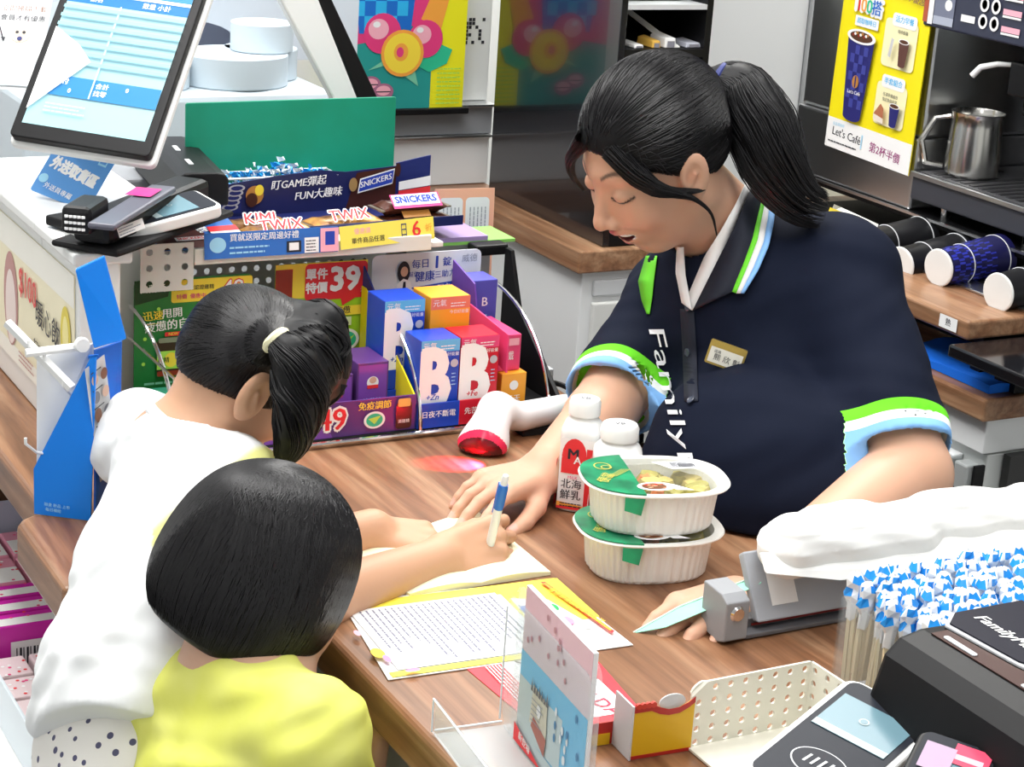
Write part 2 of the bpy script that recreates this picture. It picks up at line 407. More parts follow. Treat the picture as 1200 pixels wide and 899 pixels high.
b = MB(); b.box(-1.75, 3.05, 4.2, 4.25, 0, 2.95, WALL); struct('wall_back', b)
b = MB(); b.box(3.0, 3.05, -1.6, 4.2, 0, 2.95, WALL); struct('wall_right', b)
b = MB(); b.box(-1.75, -1.7, -1.6, 4.2, 0, 2.95, WALL); struct('wall_left', b)
b = MB(); b.box(-1.75, 3.05, -1.65, -1.6, 0, 2.95, WALL); struct('wall_front', b)
b = MB(); b.box(-1.7, 3.0, 4.18, 4.2, 0, .1, LGREY); struct('baseboard_back', b)
# white door, its steel trim and the cream column behind the cashier
b = MB(); b.box(1.90, 2.262, 3.0, 3.04, 0, 2.3, WHITE); struct('door_1', b, bevel=.004)
b = MB(); b.box(2.262, 2.296, 2.985, 3.04, 0, 2.3, STEEL); struct('trim_1', b, bevel=.003)
b = MB(); b.box(2.296, 2.60, 2.97, 3.3, 0, 2.9, mat('cream_paint', (.80, .76, .62), .6)); struct('trim_2', b, bevel=.006)

# ================================================================ the main counter
cn = thing('counter', 'long brown wood-look counter with pale front panel that everyone leans on', 'counter', (.66, 1.2, 0))
def blk(root, x0, x1, y0, y1, z0, z1, m, name, bevel=0.0, seg=2, label=None):
    b = MB(); l = root.location; b.box(x0-l.x, x1-l.x, y0-l.y, y1-l.y, z0-l.z, z1-l.z, m); return b.build(name, root, label, bevel, seg)
b = MB(); top = [(.658, .35), (1.22, .35), (1.22, 2.13), (1.12, 2.13), (1.12, 2.46), (.80, 2.46), (.50, 2.46), (.50, 1.853), (.486, 1.85), (.474, 1.842), (.467, 1.83), (.466, 1.66), (.658, 1.66)]
b.slab([(x-.66, y-1.2) for x, y in top], .905, .95, WOOD, axis='z'); b.build('worktop', cn, bevel=.006, seg=3)
PALE = bump(mat('pale_panel', (.56, .56, .50), .55), (30, 30, 30), .05)
blk(cn, .70, 1.18, .40, 1.70, 0, .9045, PALE, 'front_panel'); blk(cn, .62, 1.10, 1.71, 2.44, 0, .9045, mat('walnut_dark', (.10, .045, .022), .5), 'side_panel', label='dark wood-look side panel')
# far end section of worktop, beyond the payment box
fc = thing('far_counter', 'far run of wood-topped counter under the white stepped stand', 'counter', (1.0, 2.9, 0))
blk(fc, .50, 1.30, 2.47, 3.13, .895, .94, WOODX, 'worktop', .004); blk(fc, .50, 1.72, 3.135, 3.6, .895, .94, WOODX, 'worktop', .004); blk(fc, .56, 1.25, 2.50, 3.5, 0, .894, mat('walnut_dark', (.1, .045, .022), .5), 'cabinet')

# ================================================================ back cabinet (white, wood top)
bc = thing('back_cabinet', 'white cabinet with wood top and long edge, behind the vitamin display', 'cabinet', (1.9, 2.9, 0))
blk(bc, 1.607, 1.86, 2.674, 3.12, .912, .95, WOOD, 'worktop', .003); blk(bc, 1.625, 1.85, 2.69, 3.12, 0, .9115, WHITE, 'body', .002)
blk(bc, 1.645, 1.84, 2.682, 2.69, .868, .896, LGREY, 'handle_rail', .003); blk(bc, 1.645, 1.84, 2.678, 2.69, .05, .858, mat('cabinet_front', (.70, .71, .69), .4), 'door', .003)
# black glossy appliance on the cabinet
ap = thing('drinks_chiller', 'tall glossy black chiller with mirrored side standing on the back cabinet', 'refrigerator', (1.9, 2.9, .951))
SIDE = mat('black_mirror_side', (.010, .010, .013), .16, spec=.9, coat=.6)
blk(ap, 1.66, 1.672, 2.69, 3.10, .9515, 2.0, SIDE, 'side_panel', .001); blk(ap, 1.823, 1.835, 2.69, 3.10, .9515, 2.0, BLACK, 'side_panel'); blk(ap, 1.672, 1.823, 3.08, 3.10, .9515, 2.0, BLACKM, 'back_panel')
blk(ap, 1.672, 1.823, 2.69, 3.08, .9515, 1.0, BLACK, 'base'); blk(ap, 1.672, 1.823, 2.69, 3.08, 1.262, 1.276, BLACK, 'shelf'); blk(ap, 1.672, 1.823, 2.70, 3.08, 1.10, 1.11, BLACK, 'shelf'); blk(ap, 1.672, 1.823, 2.69, 3.08, 1.34, 1.348, LGREY, 'shelf', label='light-edged upper shelf')
b = MB(); 
for k in range(6): b.box(1.70-1.9+.03*k, 1.712-1.9+.03*k, 2.72-2.9, 2.74-2.9, 1.0-.951, 1.06-.951, DSTEEL)
blk(ap, 1.68, 1.82, 2.695, 2.70, 1.195, 1.262, mat('dark_drawer', (.03, .03, .03), .45), 'drawer_front', .002)
def simple(name, label, cat, x, y, z, build, group=None, rz=0, parts=None):
    t = thing(name, label, cat, (x, y, z), rz, group)
    for nm, fn, bv in build:
        b = MB(); fn(b); b.build(nm, t, bevel=bv)
    return t
# little items on the chiller shelf
for k, (dx, w_, hh, c, lb) in enumerate(((.045, .018, .006, (.85, .85, .85), 'small white carton at the left end of the dark shelf'), (.078, .016, .012, (.75, .45, .08), 'small amber lidded tub on the dark shelf'), (.105, .022, .016, (.9, .9, .9), 'white paper-topped box on the dark shelf, right of the amber tub'), (.150, .030, .008, (.5, .52, .6), 'crumpled silver foil packet on the dark shelf'))):
    t = thing('packet', lb, 'packet', (1.66+dx, 2.72, 1.2765)); b = MB(); mm = mat('packet_%d' % k, c, .4)
    b.hexa([(-w_/2, -.02, 0), (w_/2, -.02, 0), (w_/2, .03, 0), (-w_/2, .03, 0), (-w_/2*.9, -.018, hh), (w_/2*.8, -.02, hh), (w_/2*.7, .03, hh*1.3), (-w_/2*.8, .03, hh)], mm); b.build('wrapper', t, bevel=.0015)
    b = MB(); b.box(-w_*.3, w_*.3, -.0215, -.0205, .001, hh*.7, mat('packet_label', (.25, .25, .3), .5)); b.build('sticker', t)
t = thing('tub', 'pale translucent storage tub on the topmost chiller shelf', 'box', (1.745, 2.82, 1.3485)); b = MB()
b.hexa([(-.06, -.09, 0), (.06, -.09, 0), (.06, .1, 0), (-.06, .1, 0), (-.066, -.1, .11), (.066, -.1, .11), (.066, .1, .11), (-.066, .1, .11)], mottle(mat('frosted_tub', (.55, .6, .55), .4), (.25, .30, .2), (.72, .76, .72), (14, 14, 14))); b.build('body', t, bevel=.008)
b = MB(); b.box(-.07, .07, -.105, .105, .11, .12, LGREY); b.build('lid', t, bevel=.004)
t = thing('ruler', 'white plastic strip leaning across the dark shelf', 'strip', (1.775, 2.73, 1.277)); b = MB(); b.hexa([(-.008, -.03, 0), (.008, -.03, 0), (-.02, .09, .045), (-.034, .09, .045), (-.008, -.03, .002), (.008, -.03, .002), (-.02, .09, .047), (-.034, .09, .047)], WPL); b.build('body', t)
t = thing('price_flag', 'tiny red price flag on the chiller edge', 'tag', (1.685, 2.688, 1.225)); b = MB(); b.box(0, .013, -.001, .001, 0, .022, mat('flag_red', (.7, .05, .12), .5)); b.build('flag', t)

# ================================================================ wall unit at the far end with drink poster
wu = thing('wall_unit', 'white wall unit with a dark grey ledge behind the fruit tea poster', 'cabinet', (1.5, 3.3, .9405))
blk(wu, .62, 1.72, 3.22, 3.55, .9405, 1.030, WHITE, 'lower_panel', .002); blk(wu, .62, 1.72, 3.205, 3.55, 1.0305, 1.036, STEEL, 'rail', .001)
blk(wu, .62, 1.72, 3.215, 3.55, 1.0365, 1.088, GREY, 'ledge', .002); blk(wu, .62, 1.72, 3.20, 3.55, 1.0885, 1.094, STEEL, 'rail', .001)
blk(wu, .62, 1.72, 3.24, 3.55, 1.0945, 2.0, WHITE, 'upper_panel', .002)
pr = Print(); M0 = frame((1.665, 3.2395, 1.2), (1, 0, 0), (0, 0, 1)); R_ = random.Random(4)
pr.many([[(x, z), (x+.006, z), (x+.006, z+.006), (x, z+.006)] for x in [i*.007 for i in range(6)] for z in [j*.007 for j in range(7)] if R_.random() < .5], INK)
o = pr.build('notice_print', wu, M=Matrix.Translation((-1.5, -3.3, -.9405))@M0)
# poster
tl, tr_, br, bl = onY(3.18, 400, -60), onY(3.18, 556, -60), onY(3.18, 549, 124), onY(3.18, 433, 124)
bl[0] = tl[0] = 1.385; tr_[0] = br[0] = 1.637; M0, w_, h_ = frame((1.385, 3.18, 1.095), (1, 0, 0), (0, 0, 1)), .252, .30
po = thing('poster', 'bright yellow fruit tea poster with plums and a blue checked cup', 'poster', M=M0)
b = MB(); b.box(0, w_, 0, .003, 0, h_, mat('poster_yellow', (.90, .86, .02), .4)); b.build('sheet', po)
b = MB(); b.box(-.01, w_+.012, -.006, .012, -.012, -.0005, BLACK); b.build('holder', po, bevel=.002)
p = Print(); TEAL = mat('p_teal', (.02, .33, .30), .5); PINK = mat('p_pink', (.80, .05, .22), .5); LPK = mat('p_lightpink', (.95, .45, .55), .5); ORN = mat('p_orange', (.95, .40, .06), .5); YEL = mat('p_yellow', (.98, .75, .06), .5); B1 = mat('p_blue', (.01, .16, .62), .5); B2 = mat('p_cyan', (.03, .48, .88), .5); LEAF = mat('p_leaf', (.03, .55, .30), .5); LGRN = mat('p_lime', (.45, .80, .10), .5); PWH = mat('p_white', (.92, .92, .92), .5); PRED = mat('p_red', (.80, .03, .04), .5); PURP = mat('p_purple', (.13, .05, .35), .5); PNAVY = mat('p_navy', (.01, .02, .15), .5); PGRN = mat('p_green', (.01, .20, .06), .5); PLB = mat('p_lightblue', (.35, .68, .90), .5)
p.rect(0, 0, .185, .165, TEAL); p.poly([(0, .11), (.06, .12), (.07, .17), (.03, .22), (0, .2)], PINK)
p.poly([(.10, .16), (.17, .14), (.20, .19), (.18, .25), (.13, .28), (.10, .28)], PINK); p.poly([(.16, .16), (.20, .14), (.215, .20), (.19, .23)], ORN)
cup = [(.02, .29), (.155, .29), (.140, .135), (.04, .135)]; p.poly(cup, B1)
p.many([[(.028+i*.021+.0, .14+j*.026), (.049+i*.021, .14+j*.026), (.049+i*.021, .166+j*.026), (.028+i*.021, .166+j*.026)] for i in range(5) for j in range(6) if (i+j) % 2], B2)
p.poly([(.15, .08), (.19, .12), (.225, .105), (.215, .08), (.18, .065)], LEAF); p.poly([(.06, .07), (.10, .08), (.16, .04), (.15, .075), (.11, .10)], mat('p_paleleaf', (.2, .6, .4), .5))
for cx, cz, r, m1 in ((.085, .135, .036, PINK), (.17, .125, .034, PINK)):
    p.ell(cx, cz, r, r, m1); p.ell(cx-.008, cz+.008, r*.55, r*.5, LPK); p.ell(cx-.012, cz+.016, r*.2, r*.15, PWH)
p.ell(.125, .10, .042, .042, ORN); p.ell(.125, .10, .036, .036, YEL); p.ell(.122, .102, .014, .016, ORN); p.ell(.12, .102, .007, .009, PINK)
for cx, cz in ((.065, .045), (.09, .032)): p.ell(cx, cz, .020, .015, mat('p_mauve', (.45, .16, .28), .5)); p.ell(cx, cz+.002, .014, .009, LPK); p.rect(cx-.014, cz-.001, cx+.014, cz+.001, INK)
p.lines(.195, .005, .245, .075, 9, LGRN, .3, .1)
p.build('print', po)
# ================================================================ white stepped display behind the payment terminal
st_ = thing('display_stand', 'white stepped display stand with round platforms and an arch panel', 'stand', (.96, 2.7, .9405))
def L(root, v): return (v[0]-root.location.x, v[1]-root.location.y, v[2]-root.location.z)
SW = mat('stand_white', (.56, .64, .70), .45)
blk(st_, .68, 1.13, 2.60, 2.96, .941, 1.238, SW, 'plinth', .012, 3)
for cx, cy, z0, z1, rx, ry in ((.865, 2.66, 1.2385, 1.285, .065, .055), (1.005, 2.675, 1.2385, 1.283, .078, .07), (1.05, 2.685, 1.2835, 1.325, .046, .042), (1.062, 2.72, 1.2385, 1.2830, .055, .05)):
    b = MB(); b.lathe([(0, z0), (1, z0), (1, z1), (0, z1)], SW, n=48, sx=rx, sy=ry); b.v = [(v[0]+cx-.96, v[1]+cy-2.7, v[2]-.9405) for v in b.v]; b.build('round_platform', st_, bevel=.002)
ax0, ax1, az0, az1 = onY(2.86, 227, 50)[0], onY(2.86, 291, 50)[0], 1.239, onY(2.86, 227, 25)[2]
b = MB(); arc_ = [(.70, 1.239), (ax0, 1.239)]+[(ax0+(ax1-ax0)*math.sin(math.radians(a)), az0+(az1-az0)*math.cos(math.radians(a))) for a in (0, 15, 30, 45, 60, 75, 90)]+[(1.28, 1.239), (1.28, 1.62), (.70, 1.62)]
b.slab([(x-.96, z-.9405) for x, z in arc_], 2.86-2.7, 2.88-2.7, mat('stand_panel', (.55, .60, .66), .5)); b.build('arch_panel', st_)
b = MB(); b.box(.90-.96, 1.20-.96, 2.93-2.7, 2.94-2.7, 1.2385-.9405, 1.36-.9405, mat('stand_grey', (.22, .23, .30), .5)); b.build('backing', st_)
# leaning monitor seen from the side
mo = thing('staff_monitor', 'large white-backed monitor seen edge-on, leaning behind the green board', 'monitor', (1.05, 2.42, 1.2))
b = MB(); A_, B_, C_, D_ = [onY(2.40, *q_) for q_ in ((318, -20), (366, -20), (440, 130), (400, 130))]
def quadprism(b, pts, dv, m): p4 = [np.array(q_) for q_ in pts]; b.hexa([tuple(q_) for q_ in p4]+[tuple(q_+np.array(dv)) for q_ in p4], m)
lo_ = np.array(mo.location)
quadprism(b, [q_-lo_ for q_ in (A_, B_, onY(2.40, 425, 130), onY(2.40, 398, 130))], (0, .02, 0), WPL); b.build('back_shell', mo, bevel=.003)
b = MB(); quadprism(b, [q_-lo_ for q_ in (B_, onY(2.40, 380, -20), onY(2.40, 450, 130), onY(2.40, 426, 130))], (0, .02, 0), BLACK); b.build('bezel', mo, bevel=.002)
b = MB(); z0 = onY(2.40, 420, 130)[2]; b.box(.02, .07, .0, .02, -.25+.0, z0-1.2+.01, BLACKM); b.box(-.03, .12, -.03, .06, -.2495, -.235, BLACKM); b.build('foot', mo)
t = thing('poster', 'small yellow and red promo card beside the leaning monitor', 'card', (1.13, 2.98, .941)); b = MB(); b.box(0, .085, 0, .002, 0, .42, PWH); b.build('sheet', t)
p = Print(); p.rect(.0, .28, .085, .42, mat('p_yellow', (1, .8, .1))); p.ell(.04, .33, .022, .018, mat('p_mauve', (.4, .2, .3))); p.rect(0, .24, .085, .29, PRED); p.ell(.02, .31, .02, .03, YEL); p.rect(.02, .25, .07, .262, INK); p.build('print', t)
# ================================================================ wire display rack on the counter
rk = thing('display_rack', 'white perforated display rack with a chrome front rail holding the health drinks', 'rack', (.92, 2.05, .9505))
PERF = mat('perforated_white', (.74, .74, .70), .5); HOLE = mat('rack_hole_dark', (.10, .10, .10), .8)
o_ = (.92, 2.05, .9505)
def rb(x0, x1, y0, y1, z0, z1, m, name, bev=0.0, label=None): return blk(rk, x0, x1, y0, y1, z0, z1, m, name, bev, label=label)
rb(.735, 1.10, 2.13, 2.30, .951, .958, BLACKM, 'base_tray'); rb(.665, 1.17, 1.945, 2.1295, .951, .958, BLACKM, 'base_tray', .001, 'black base tray'); rb(.735, 1.055, 2.078, 2.31, 1.140, 1.1465, WPL, 'shelf', .001)
rb(.735, 1.035, 2.070, 2.078, 1.139, 1.158, CREAM, 'shelf_lip', .001)
def perf(x0, x1, z0, z1, y, name):
    """sheet with real holes"""
    b = MB(); nx = int((x1-x0)/.0165); nz = int((z1-z0)/.0165); sx = (x1-x0)/nx; sz = (z1-z0)/nz; r = .0042
    for i in range(nx):
        for j in range(nz):
            cx, cz = x0+(i+.5)*sx-o_[0], z0+(j+.5)*sz-o_[2]; y_ = y-o_[1]
            out = [(cx+sx/2, cz), (cx+sx/2, cz+sz/2), (cx, cz+sz/2), (cx-sx/2, cz+sz/2), (cx-sx/2, cz), (cx-sx/2, cz-sz/2), (cx, cz-sz/2), (cx+sx/2, cz-sz/2)]
            inn = [(cx+r*math.cos(k*math.pi/4), cz+r*math.sin(k*math.pi/4)) for k in range(8)]
            b.add([(u, y_, w_) for u, w_ in out+inn], [(k, (k+1) % 8, 8+(k+1) % 8, 8+k) for k in range(8)], PERF)
    o = b.build(name, rk); s_ = o.modifiers.new('s', 'SOLIDIFY'); s_.thickness = .0015; return o
perf(.735, 1.12, .96, 1.13, 2.285, 'back_panel')
perf(.672, .7345, 1.110, 1.166, 2.074, 'end_panel')
b = MB(); f = lambda x, y, z: (x-o_[0], y-o_[1], z-o_[2])
b.tube([f(.66, 1.938, .956), f(.97, 1.938, .956)], .0028, CHROME); b.build('rail', rk)
b = MB(); b.tube([f(.97, 1.938, .956), f(1.10, 1.938, .956)], .0028, CHROME); b.build('rail', rk)
def arcw(x, x2=None, y0=1.94, z0=.956, y1=2.11, z1=1.085):
    pts = [f(x+((x2 or x)-x)*k/12, y0+(y1-y0)*(1-math.cos(math.radians(90*k/12))), z0+(z1-z0)*math.sin(math.radians(90*k/12))) for k in range(13)]
    b = MB(); b.tube(pts, .0024, CHROME); return b.build('side_wire', rk)
arcw(.672); arcw(.968); arcw(1.14)
b = MB(); b.tube([f(.668, 1.94, .958), f(.668, 1.94, 1.05), f(.668, 2.1, 1.05)], .002, CHROME); b.build('side_wire', rk)
b = MB(); b.slab([(1.955-o_[1], .951-o_[2]), (2.135-o_[1], .951-o_[2]), (2.135-o_[1], 1.118-o_[2]), (2.120-o_[1], 1.118-o_[2]), (2.09-o_[1], 1.05-o_[2])], 1.172-o_[0], 1.178-o_[0], BLACK, axis='x'); b.build('end_frame', rk, bevel=.001, label='black end frame')
rb(1.13, 1.178, 2.135, 2.16, 1.108, 1.122, BLACK, 'top_bar', .003, 'black top bar')

# --- green chicken essence card
def vboard(name, label, cat, x0, x1, y, z0, z1, m, th=.0015, r=.006, lean=0.0):
    t = thing(name, label, cat, M=frame((x0, y, z0), (1, 0, 0), (0, lean, 1))); b = MB(); w_, h_ = x1-x0, z1-z0
    b.slab(rrect(0, 0, w_, h_, r), 0, th, m); b.build('card', t); return t, w_, h_
t, w_, h_ = vboard('display_card', 'green essence-drink card with a yellow 49 price strip, at the rack\'s left end', 'card', .672, .815, 2.095, .959, 1.118, mat('card_green', (.015, .22, .045), .4))
p = Print(); DG = mat('p_darkgreen', (.004, .06, .015), .5)
p.poly([(0, .159), (.045, .159), (.04, .138), (0, .130)], DG); p.text('白蘭氏', .022, .148, .0105, PWH, bold=.02)
p.rect(.044, .130, .143, .157, YEL, .003); p.text('白蘭氏雙認證雞精', .071, .1465, .0062, INK, bold=.02); p.text('特價  優惠中', .068, .1365, .0065, PINK, bold=.02)
p.text('49', .119, .143, .027, PRED, bold=.06); p.text('49', .119, .143, .027, PWH, bold=.02)
p.text('迅速', .022, .116, .0125, YEL, 3, .03); p.text('甩開', .045, .118, .0125, PWH, 3, .03); p.text('疲憊的自己', .045, .104, .0135, PWH, 4, .03)
p.poly([(.01, .106), (.035, .108), (.02, .1075)], YEL); p.rect(.036, .091, .056, .096, PRED, .001); p.text('NEW', .046, .0935, .005, YEL, bold=.02)
for cx, cz in ((.012, .09), (.028, .125), (.062, .08), (.075, .118), (.01, .06)): p.ell(cx, cz, .0022, .0022, LGRN)
p.rect(.026, .045, .054, .088, mat('p_jar', (.03, .015, .008), .3), .004); p.rect(.028, .084, .052, .090, mat('p_jarlid', (.25, .28, .2), .4), .002); p.rect(.026, .052, .054, .074, LGRN); p.ell(.043, .063, .008, .009, YEL); p.text('雞精', .034, .063, .007, DG, bold=.02); p.rect(.026, .044, .054, .050, mat('p_brown', (.3, .03, .01), .4), .002)
for cx, cz, s_ in ((.100, .112, 1.0), (.088, .086, .7)):
    p.ell(cx, cz, .018*s_, .022*s_, LGRN); p.ell(cx, cz-.004*s_, .013*s_, .016*s_, mat('p_suit', (.05, .06, .10), .5)); p.ell(cx, cz+.008*s_, .008*s_, .010*s_, mat('p_face', (.75, .45, .32), .5)); p.ell(cx, cz+.015*s_, .0085*s_, .005*s_, INK)
p.lines(.01, .006, .13, .04, 5, mat('p_paleleaf', (.3, .6, .4)), .4)
p.build('print', t)
# green carton below it
t = thing('carton', 'mint green essence carton lying at the foot of the green card', 'carton', (.735, 2.03, .9585)); b = MB(); b.box(-.05, .07, -.03, .04, 0, .038, mat('mint_carton', (.04, .40, .26), .4)); b.build('box', t, bevel=.001)
p = Print(-.0302); p.rect(-.03, .008, .05, .03, mat('p_paleleaf', (.3, .6, .4))); p.text('雞精', .01, .019, .014, PWH, bold=.02); p.build('print', t)
# --- lime card with red 39
t, w_, h_ = vboard('display_card', 'lime green promo card with a red speech-bubble reading 39', 'card', .852, .972, 2.115, .959, 1.120, mat('card_lime', (.36, .66, .03), .4))
p = Print(); p.rect(0, .118, .12, .161, YEL); p.rect(0, .118, .022, .155, mat('p_brown', (.3, .03, .01)));
p.poly(rrect(.038, .114, .120, .160, .006)[:-1], PRED); p.poly([(.085, .116), (.108, .116), (.088, .105)], PRED)
p.text('單件', .053, .146, .0145, PWH, bold=.04); p.text('特價', .053, .129, .0145, PWH, bold=.04); p.text('39', .090, .138, .041, PWH, bold=.045); p.text('元', .114, .124, .007, PWH)
p.rect(.0, .093, .116, .105, YEL, .004); p.text('增強肝・抗疲憊', .062, .099, .0105, INK, bold=.02)
p.rect(.03, .080, .100, .091, mat('p_palelime', (.75, .85, .5), .5)); p.text('雙認證雞精', .066, .0855, .010, INK, bold=.03)
p.ell(.094, .062, .017, .014, PWH); p.ell(.094, .062, .013, .0105, LEAF); p.poly([(.084, .064), (.094, .055), (.105, .068), (.094, .062)], LGRN)
p.text('健康認證', .06, .045, .010, PGRN, bold=.02); p.lines(.01, .01, .11, .035, 3, PGRN, .4)
p.build('print', t)
tray = thing('display_tray', 'slanted yellow-sided purple counter tray with a 49 price front', 'tray', (.90, 2.02, .9585)); b = MB(); TY = mat('tray_yellow', (.90, .76, .01), .45); TP = mat('tray_purple', (.10, .035, .20), .4)
sd = [(1.950-2.02, 0), (2.11-2.02, 0), (2.11-2.02, .13), (2.098-2.02, .13), (1.950-2.02, .040)]
for x in (.776-.90, .963-.90):
    b = MB(); b.slab(sd, x, x+.002, TY, axis='x'); b.build('side_wing', tray, label='yellow slanted side')
b = MB(); b.box(.776-.90, .965-.90, 1.9475-2.02, 1.9500-2.02, 0, .042, TP); b.build('front_lip', tray); b = MB(); b.box(.778-.90, .963-.90, 1.95-2.02, 2.11-2.02, 0, .001, TP); b.build('floor_panel', tray)
p = Print(1.9475-2.02); p.poly([(.776-.9, 0), (.86-.9, 0), (.84-.9, .042), (.776-.9, .042)], mat('p_violet', (.22, .07, .42), .4))
p.text('單件', .823-.9, .031, .015, PWH, bold=.09); p.text('單件', .823-.9, .031, .015, PRED, bold=.03); p.text('特價', .823-.9, .012, .015, PWH, bold=.09); p.text('特價', .823-.9, .012, .015, PRED, bold=.03)
p.text('49', .858-.9, .021, .037, PWH, bold=.10); p.text('49', .858-.9, .021, .037, PRED, bold=.03); p.text('免疫調節', .911-.9, .034, .0105, YEL, bold=.03); p.ell(.911-.9, .017, .0135, .0105, PWH); p.ell(.911-.9, .017, .0105, .008, LEAF); p.poly([(.903-.9, .019), (.911-.9, .012), (.919-.9, .022)], LGRN)
p.rect(.938-.9, .003, .958-.9, .036, mat('p_jar', (.03, .01, .02), .2), .004); p.rect(.940-.9, .030, .956-.9, .040, mat('p_gold', (.75, .5, .12), .3), .002); p.text('滴雞精', .948-.9, .012, .005, PWH)
p.build('print', tray)
def carton(label, x, y, z, w_, d, h, m, prints, rz=0.0, group=None, side=None, top=None):
    t = thing('carton', label, 'carton', (x, y, z), rz, group); b = MB(); b.box(-w_/2, w_/2, 0, d, 0, h, m); b.build('box', t, bevel=.0006, seg=1)
    p = Print(-.0001); prints(p, w_, h); p.build('print', t); return t
PC = mat('carton_purple', (.11, .04, .20), .4)
def pp(p, w_, h):
    p.rect(-w_/2+.002, .003, w_/2-.002, h-.003, mat('p_violet', (.22, .07, .42))); p.ell(0, h*.68, .007, .007, mat('p_white')) if False else None
    p.ell(0, h*.66, .0075, .0075, PWH); p.ell(0, h*.70, .0045, .004, mat('p_face', (.8, .5, .3))); p.rect(-.007, h*.56, .007, h*.62, PRED); p.text('滴雞精', 0, h*.34, .008, PLB, bold=.01); p.text('補氣', 0, h*.16, .006, PLB)
carton('purple essence carton standing in the tray, beside the yellow wing', .925, 1.985, .9600, .040, .06, .072, PC, pp); carton('purple essence carton half hidden behind the girl\'s pigtail', .880, 1.985, .9600, .040, .06, .060, PC, pp)
# bottles behind the cards: brown block seen under the shelf
# --- vitamin display
VB = mat('vitamin_back', (.80, .84, .90), .4)
t, w_, h_ = vboard('display_card', 'white vitamin backing card with a blue ribbon and a woman in a lab coat', 'card', .978, 1.128, 2.115, .959, 1.124, VB, r=.008)
p = Print(); BL = mat('p_royal', (.02, .06, .45), .5)
p.text('每日', .066, .150, .0125, BL, 2, .02); p.text('1', .088, .151, .021, BL, bold=.04); p.text('錠', .102, .151, .0125, BL, 2, .02); p.text('健康', .072, .134, .014, BL, 2, .02); p.text('三助力', .100, .136, .010, BL, 4, .01); p.text('威德', .133, .154, .011, mat('p_grey', (.3, .33, .4), .5)); p.text('幫你', .056, .138, .007, BL, 2)
p.poly([(.022, .108), (.028, .112), (.026, .119), (.115, .127), (.120, .122), (.127, .129), (.121, .118), (.112, .116), (.030, .105)], BL); p.text('添加葉酸PLUS配方', .071, .1165, .0090, PWH, 5, .03)
p.ell(.042, .142, .0085, .014, INK); p.poly([(.032, .112), (.055, .115), (.052, .130), (.042, .134), (.034, .128)], PWH); p.poly([(.040, .114), (.046, .115), (.045, .130), (.042, .130)], INK); p.ell(.0425, .143, .005, .0065, mat('p_face', (.8, .55, .42))); p.lines(.105, .008, .145, .09, 10, PLB, .3)
p.build('print', t)
def vb(p, w_, h, top, main, tx, big=True, mark='+Zn'):
    p.rect(-w_/2, h*.86, w_/2, h, top); p.rect(-w_/2, 0, w_/2, h*.86, main)
    p.lines(0, h*.875, w_/2-.003, h*.94, 2, PWH, .35, .2); p.text('元氣', -w_*.28, h*.93, .009, PWH)
    p.text('今日好能量', w_*.22, h*.825, .0052, PWH)
    if big:
        p.text('B', -w_*.14, h*.53, .098, PWH, bold=.05, sx=.72); p.text(mark, -w_*.16, h*.335, .010, main, bold=.03, shear=.2); p.ell(w_*.36, h*.72, .005, .005, mat('p_silver', (.5, .5, .55), .4)); p.lines(w_*.30, h*.45, w_*.44, h*.62, 4, PLB, .25)
        p.rect(-w_/2, 0, w_/2, h*.22, main)
RD = mat('carton_red', (.62, .01, .03), .35); BU = mat('carton_blue', (.01, .06, .50), .35); LB = mat('carton_sky', (.12, .50, .85), .35); CO = mat('carton_coral', (.85, .22, .14), .35); OR = mat('carton_orange', (.95, .40, .03), .35); PK = mat('carton_pink', (.80, .06, .20), .35)
def f1_(p, w_, h): vb(p, w_, h, LB, BU, '')
def f2_(p, w_, h): vb(p, w_, h, PK, RD, '', mark='+Fe')
def f3_(p, w_, h): vb(p, w_, h, CO, OR, '', big=False)
carton('dark blue vitamin carton with a white B, rear row', .972, 2.005, .9585+.032, .052, .05, .108, BU, f1_)
carton('orange-topped vitamin carton in the rear row', 1.032, 2.005, .9585+.032, .052, .05, .108, OR, f3_)
carton('dark blue vitamin carton with a large white B, front row', .995, 1.952, .9585, .050, .045, .105, BU, f1_)
carton('red vitamin carton with a large white B, front row', 1.047, 1.952, .9585, .050, .045, .105, RD, f2_)
vt = thing('display_tray', 'blue and red printed counter tray under the vitamin cartons', 'tray', (1.03, 2.0, .9585)); b = MB()
b.box(.966-1.03, 1.020-1.03, 1.944-2.0, 1.9465-2.0, 0, .030, BU); b.build('front_lip', vt, label='blue half of the front'); b = MB(); b.box(1.0201-1.03, 1.078-1.03, 1.944-2.0, 1.9465-2.0, 0, .030, RD); b.build('front_lip', vt, label='red half of the front')
b = MB(); b.box(.94-1.03, 1.078-1.03, 2.000-2.0, 2.06-2.0, 0, .031, BU); b.build('step', vt)
b = MB(); b.slab([(1.947-2, 0), (2.11-2, 0), (2.11-2, .155), (2.06-2, .12), (1.947-2, .03)], .964-1.03, .966-1.03, PNAVY, axis='x'); b.build('side_wing', vt, label='dark blue left wing')
SWG = [(1.947-2, 0), (2.06-2, 0), (2.06-2, .055), (1.947-2, .055)]
b = MB(); b.slab([(1.947-2, .058), (2.04-2, .075), (2.05-2, .115), (1.947-2, .105)], 1.081-1.03, 1.083-1.03, PK, axis='x'); b.build('side_wing', vt, label='pink wing')
b = MB(); b.slab([(2.03-2, .075), (2.11-2, .08), (2.11-2, .155), (2.05-2, .14)], 1.086-1.03, 1.088-1.03, PURP, axis='x'); b.build('side_wing', vt, label='violet wing')
p = Print(1.944-2.0); p.text('日夜不斷電', .993-1.03, .016, .0090, PWH, bold=.02); p.text('先苦後甘甜', 1.049-1.03, .016, .0090, PWH, bold=.02); p.build('print', vt)
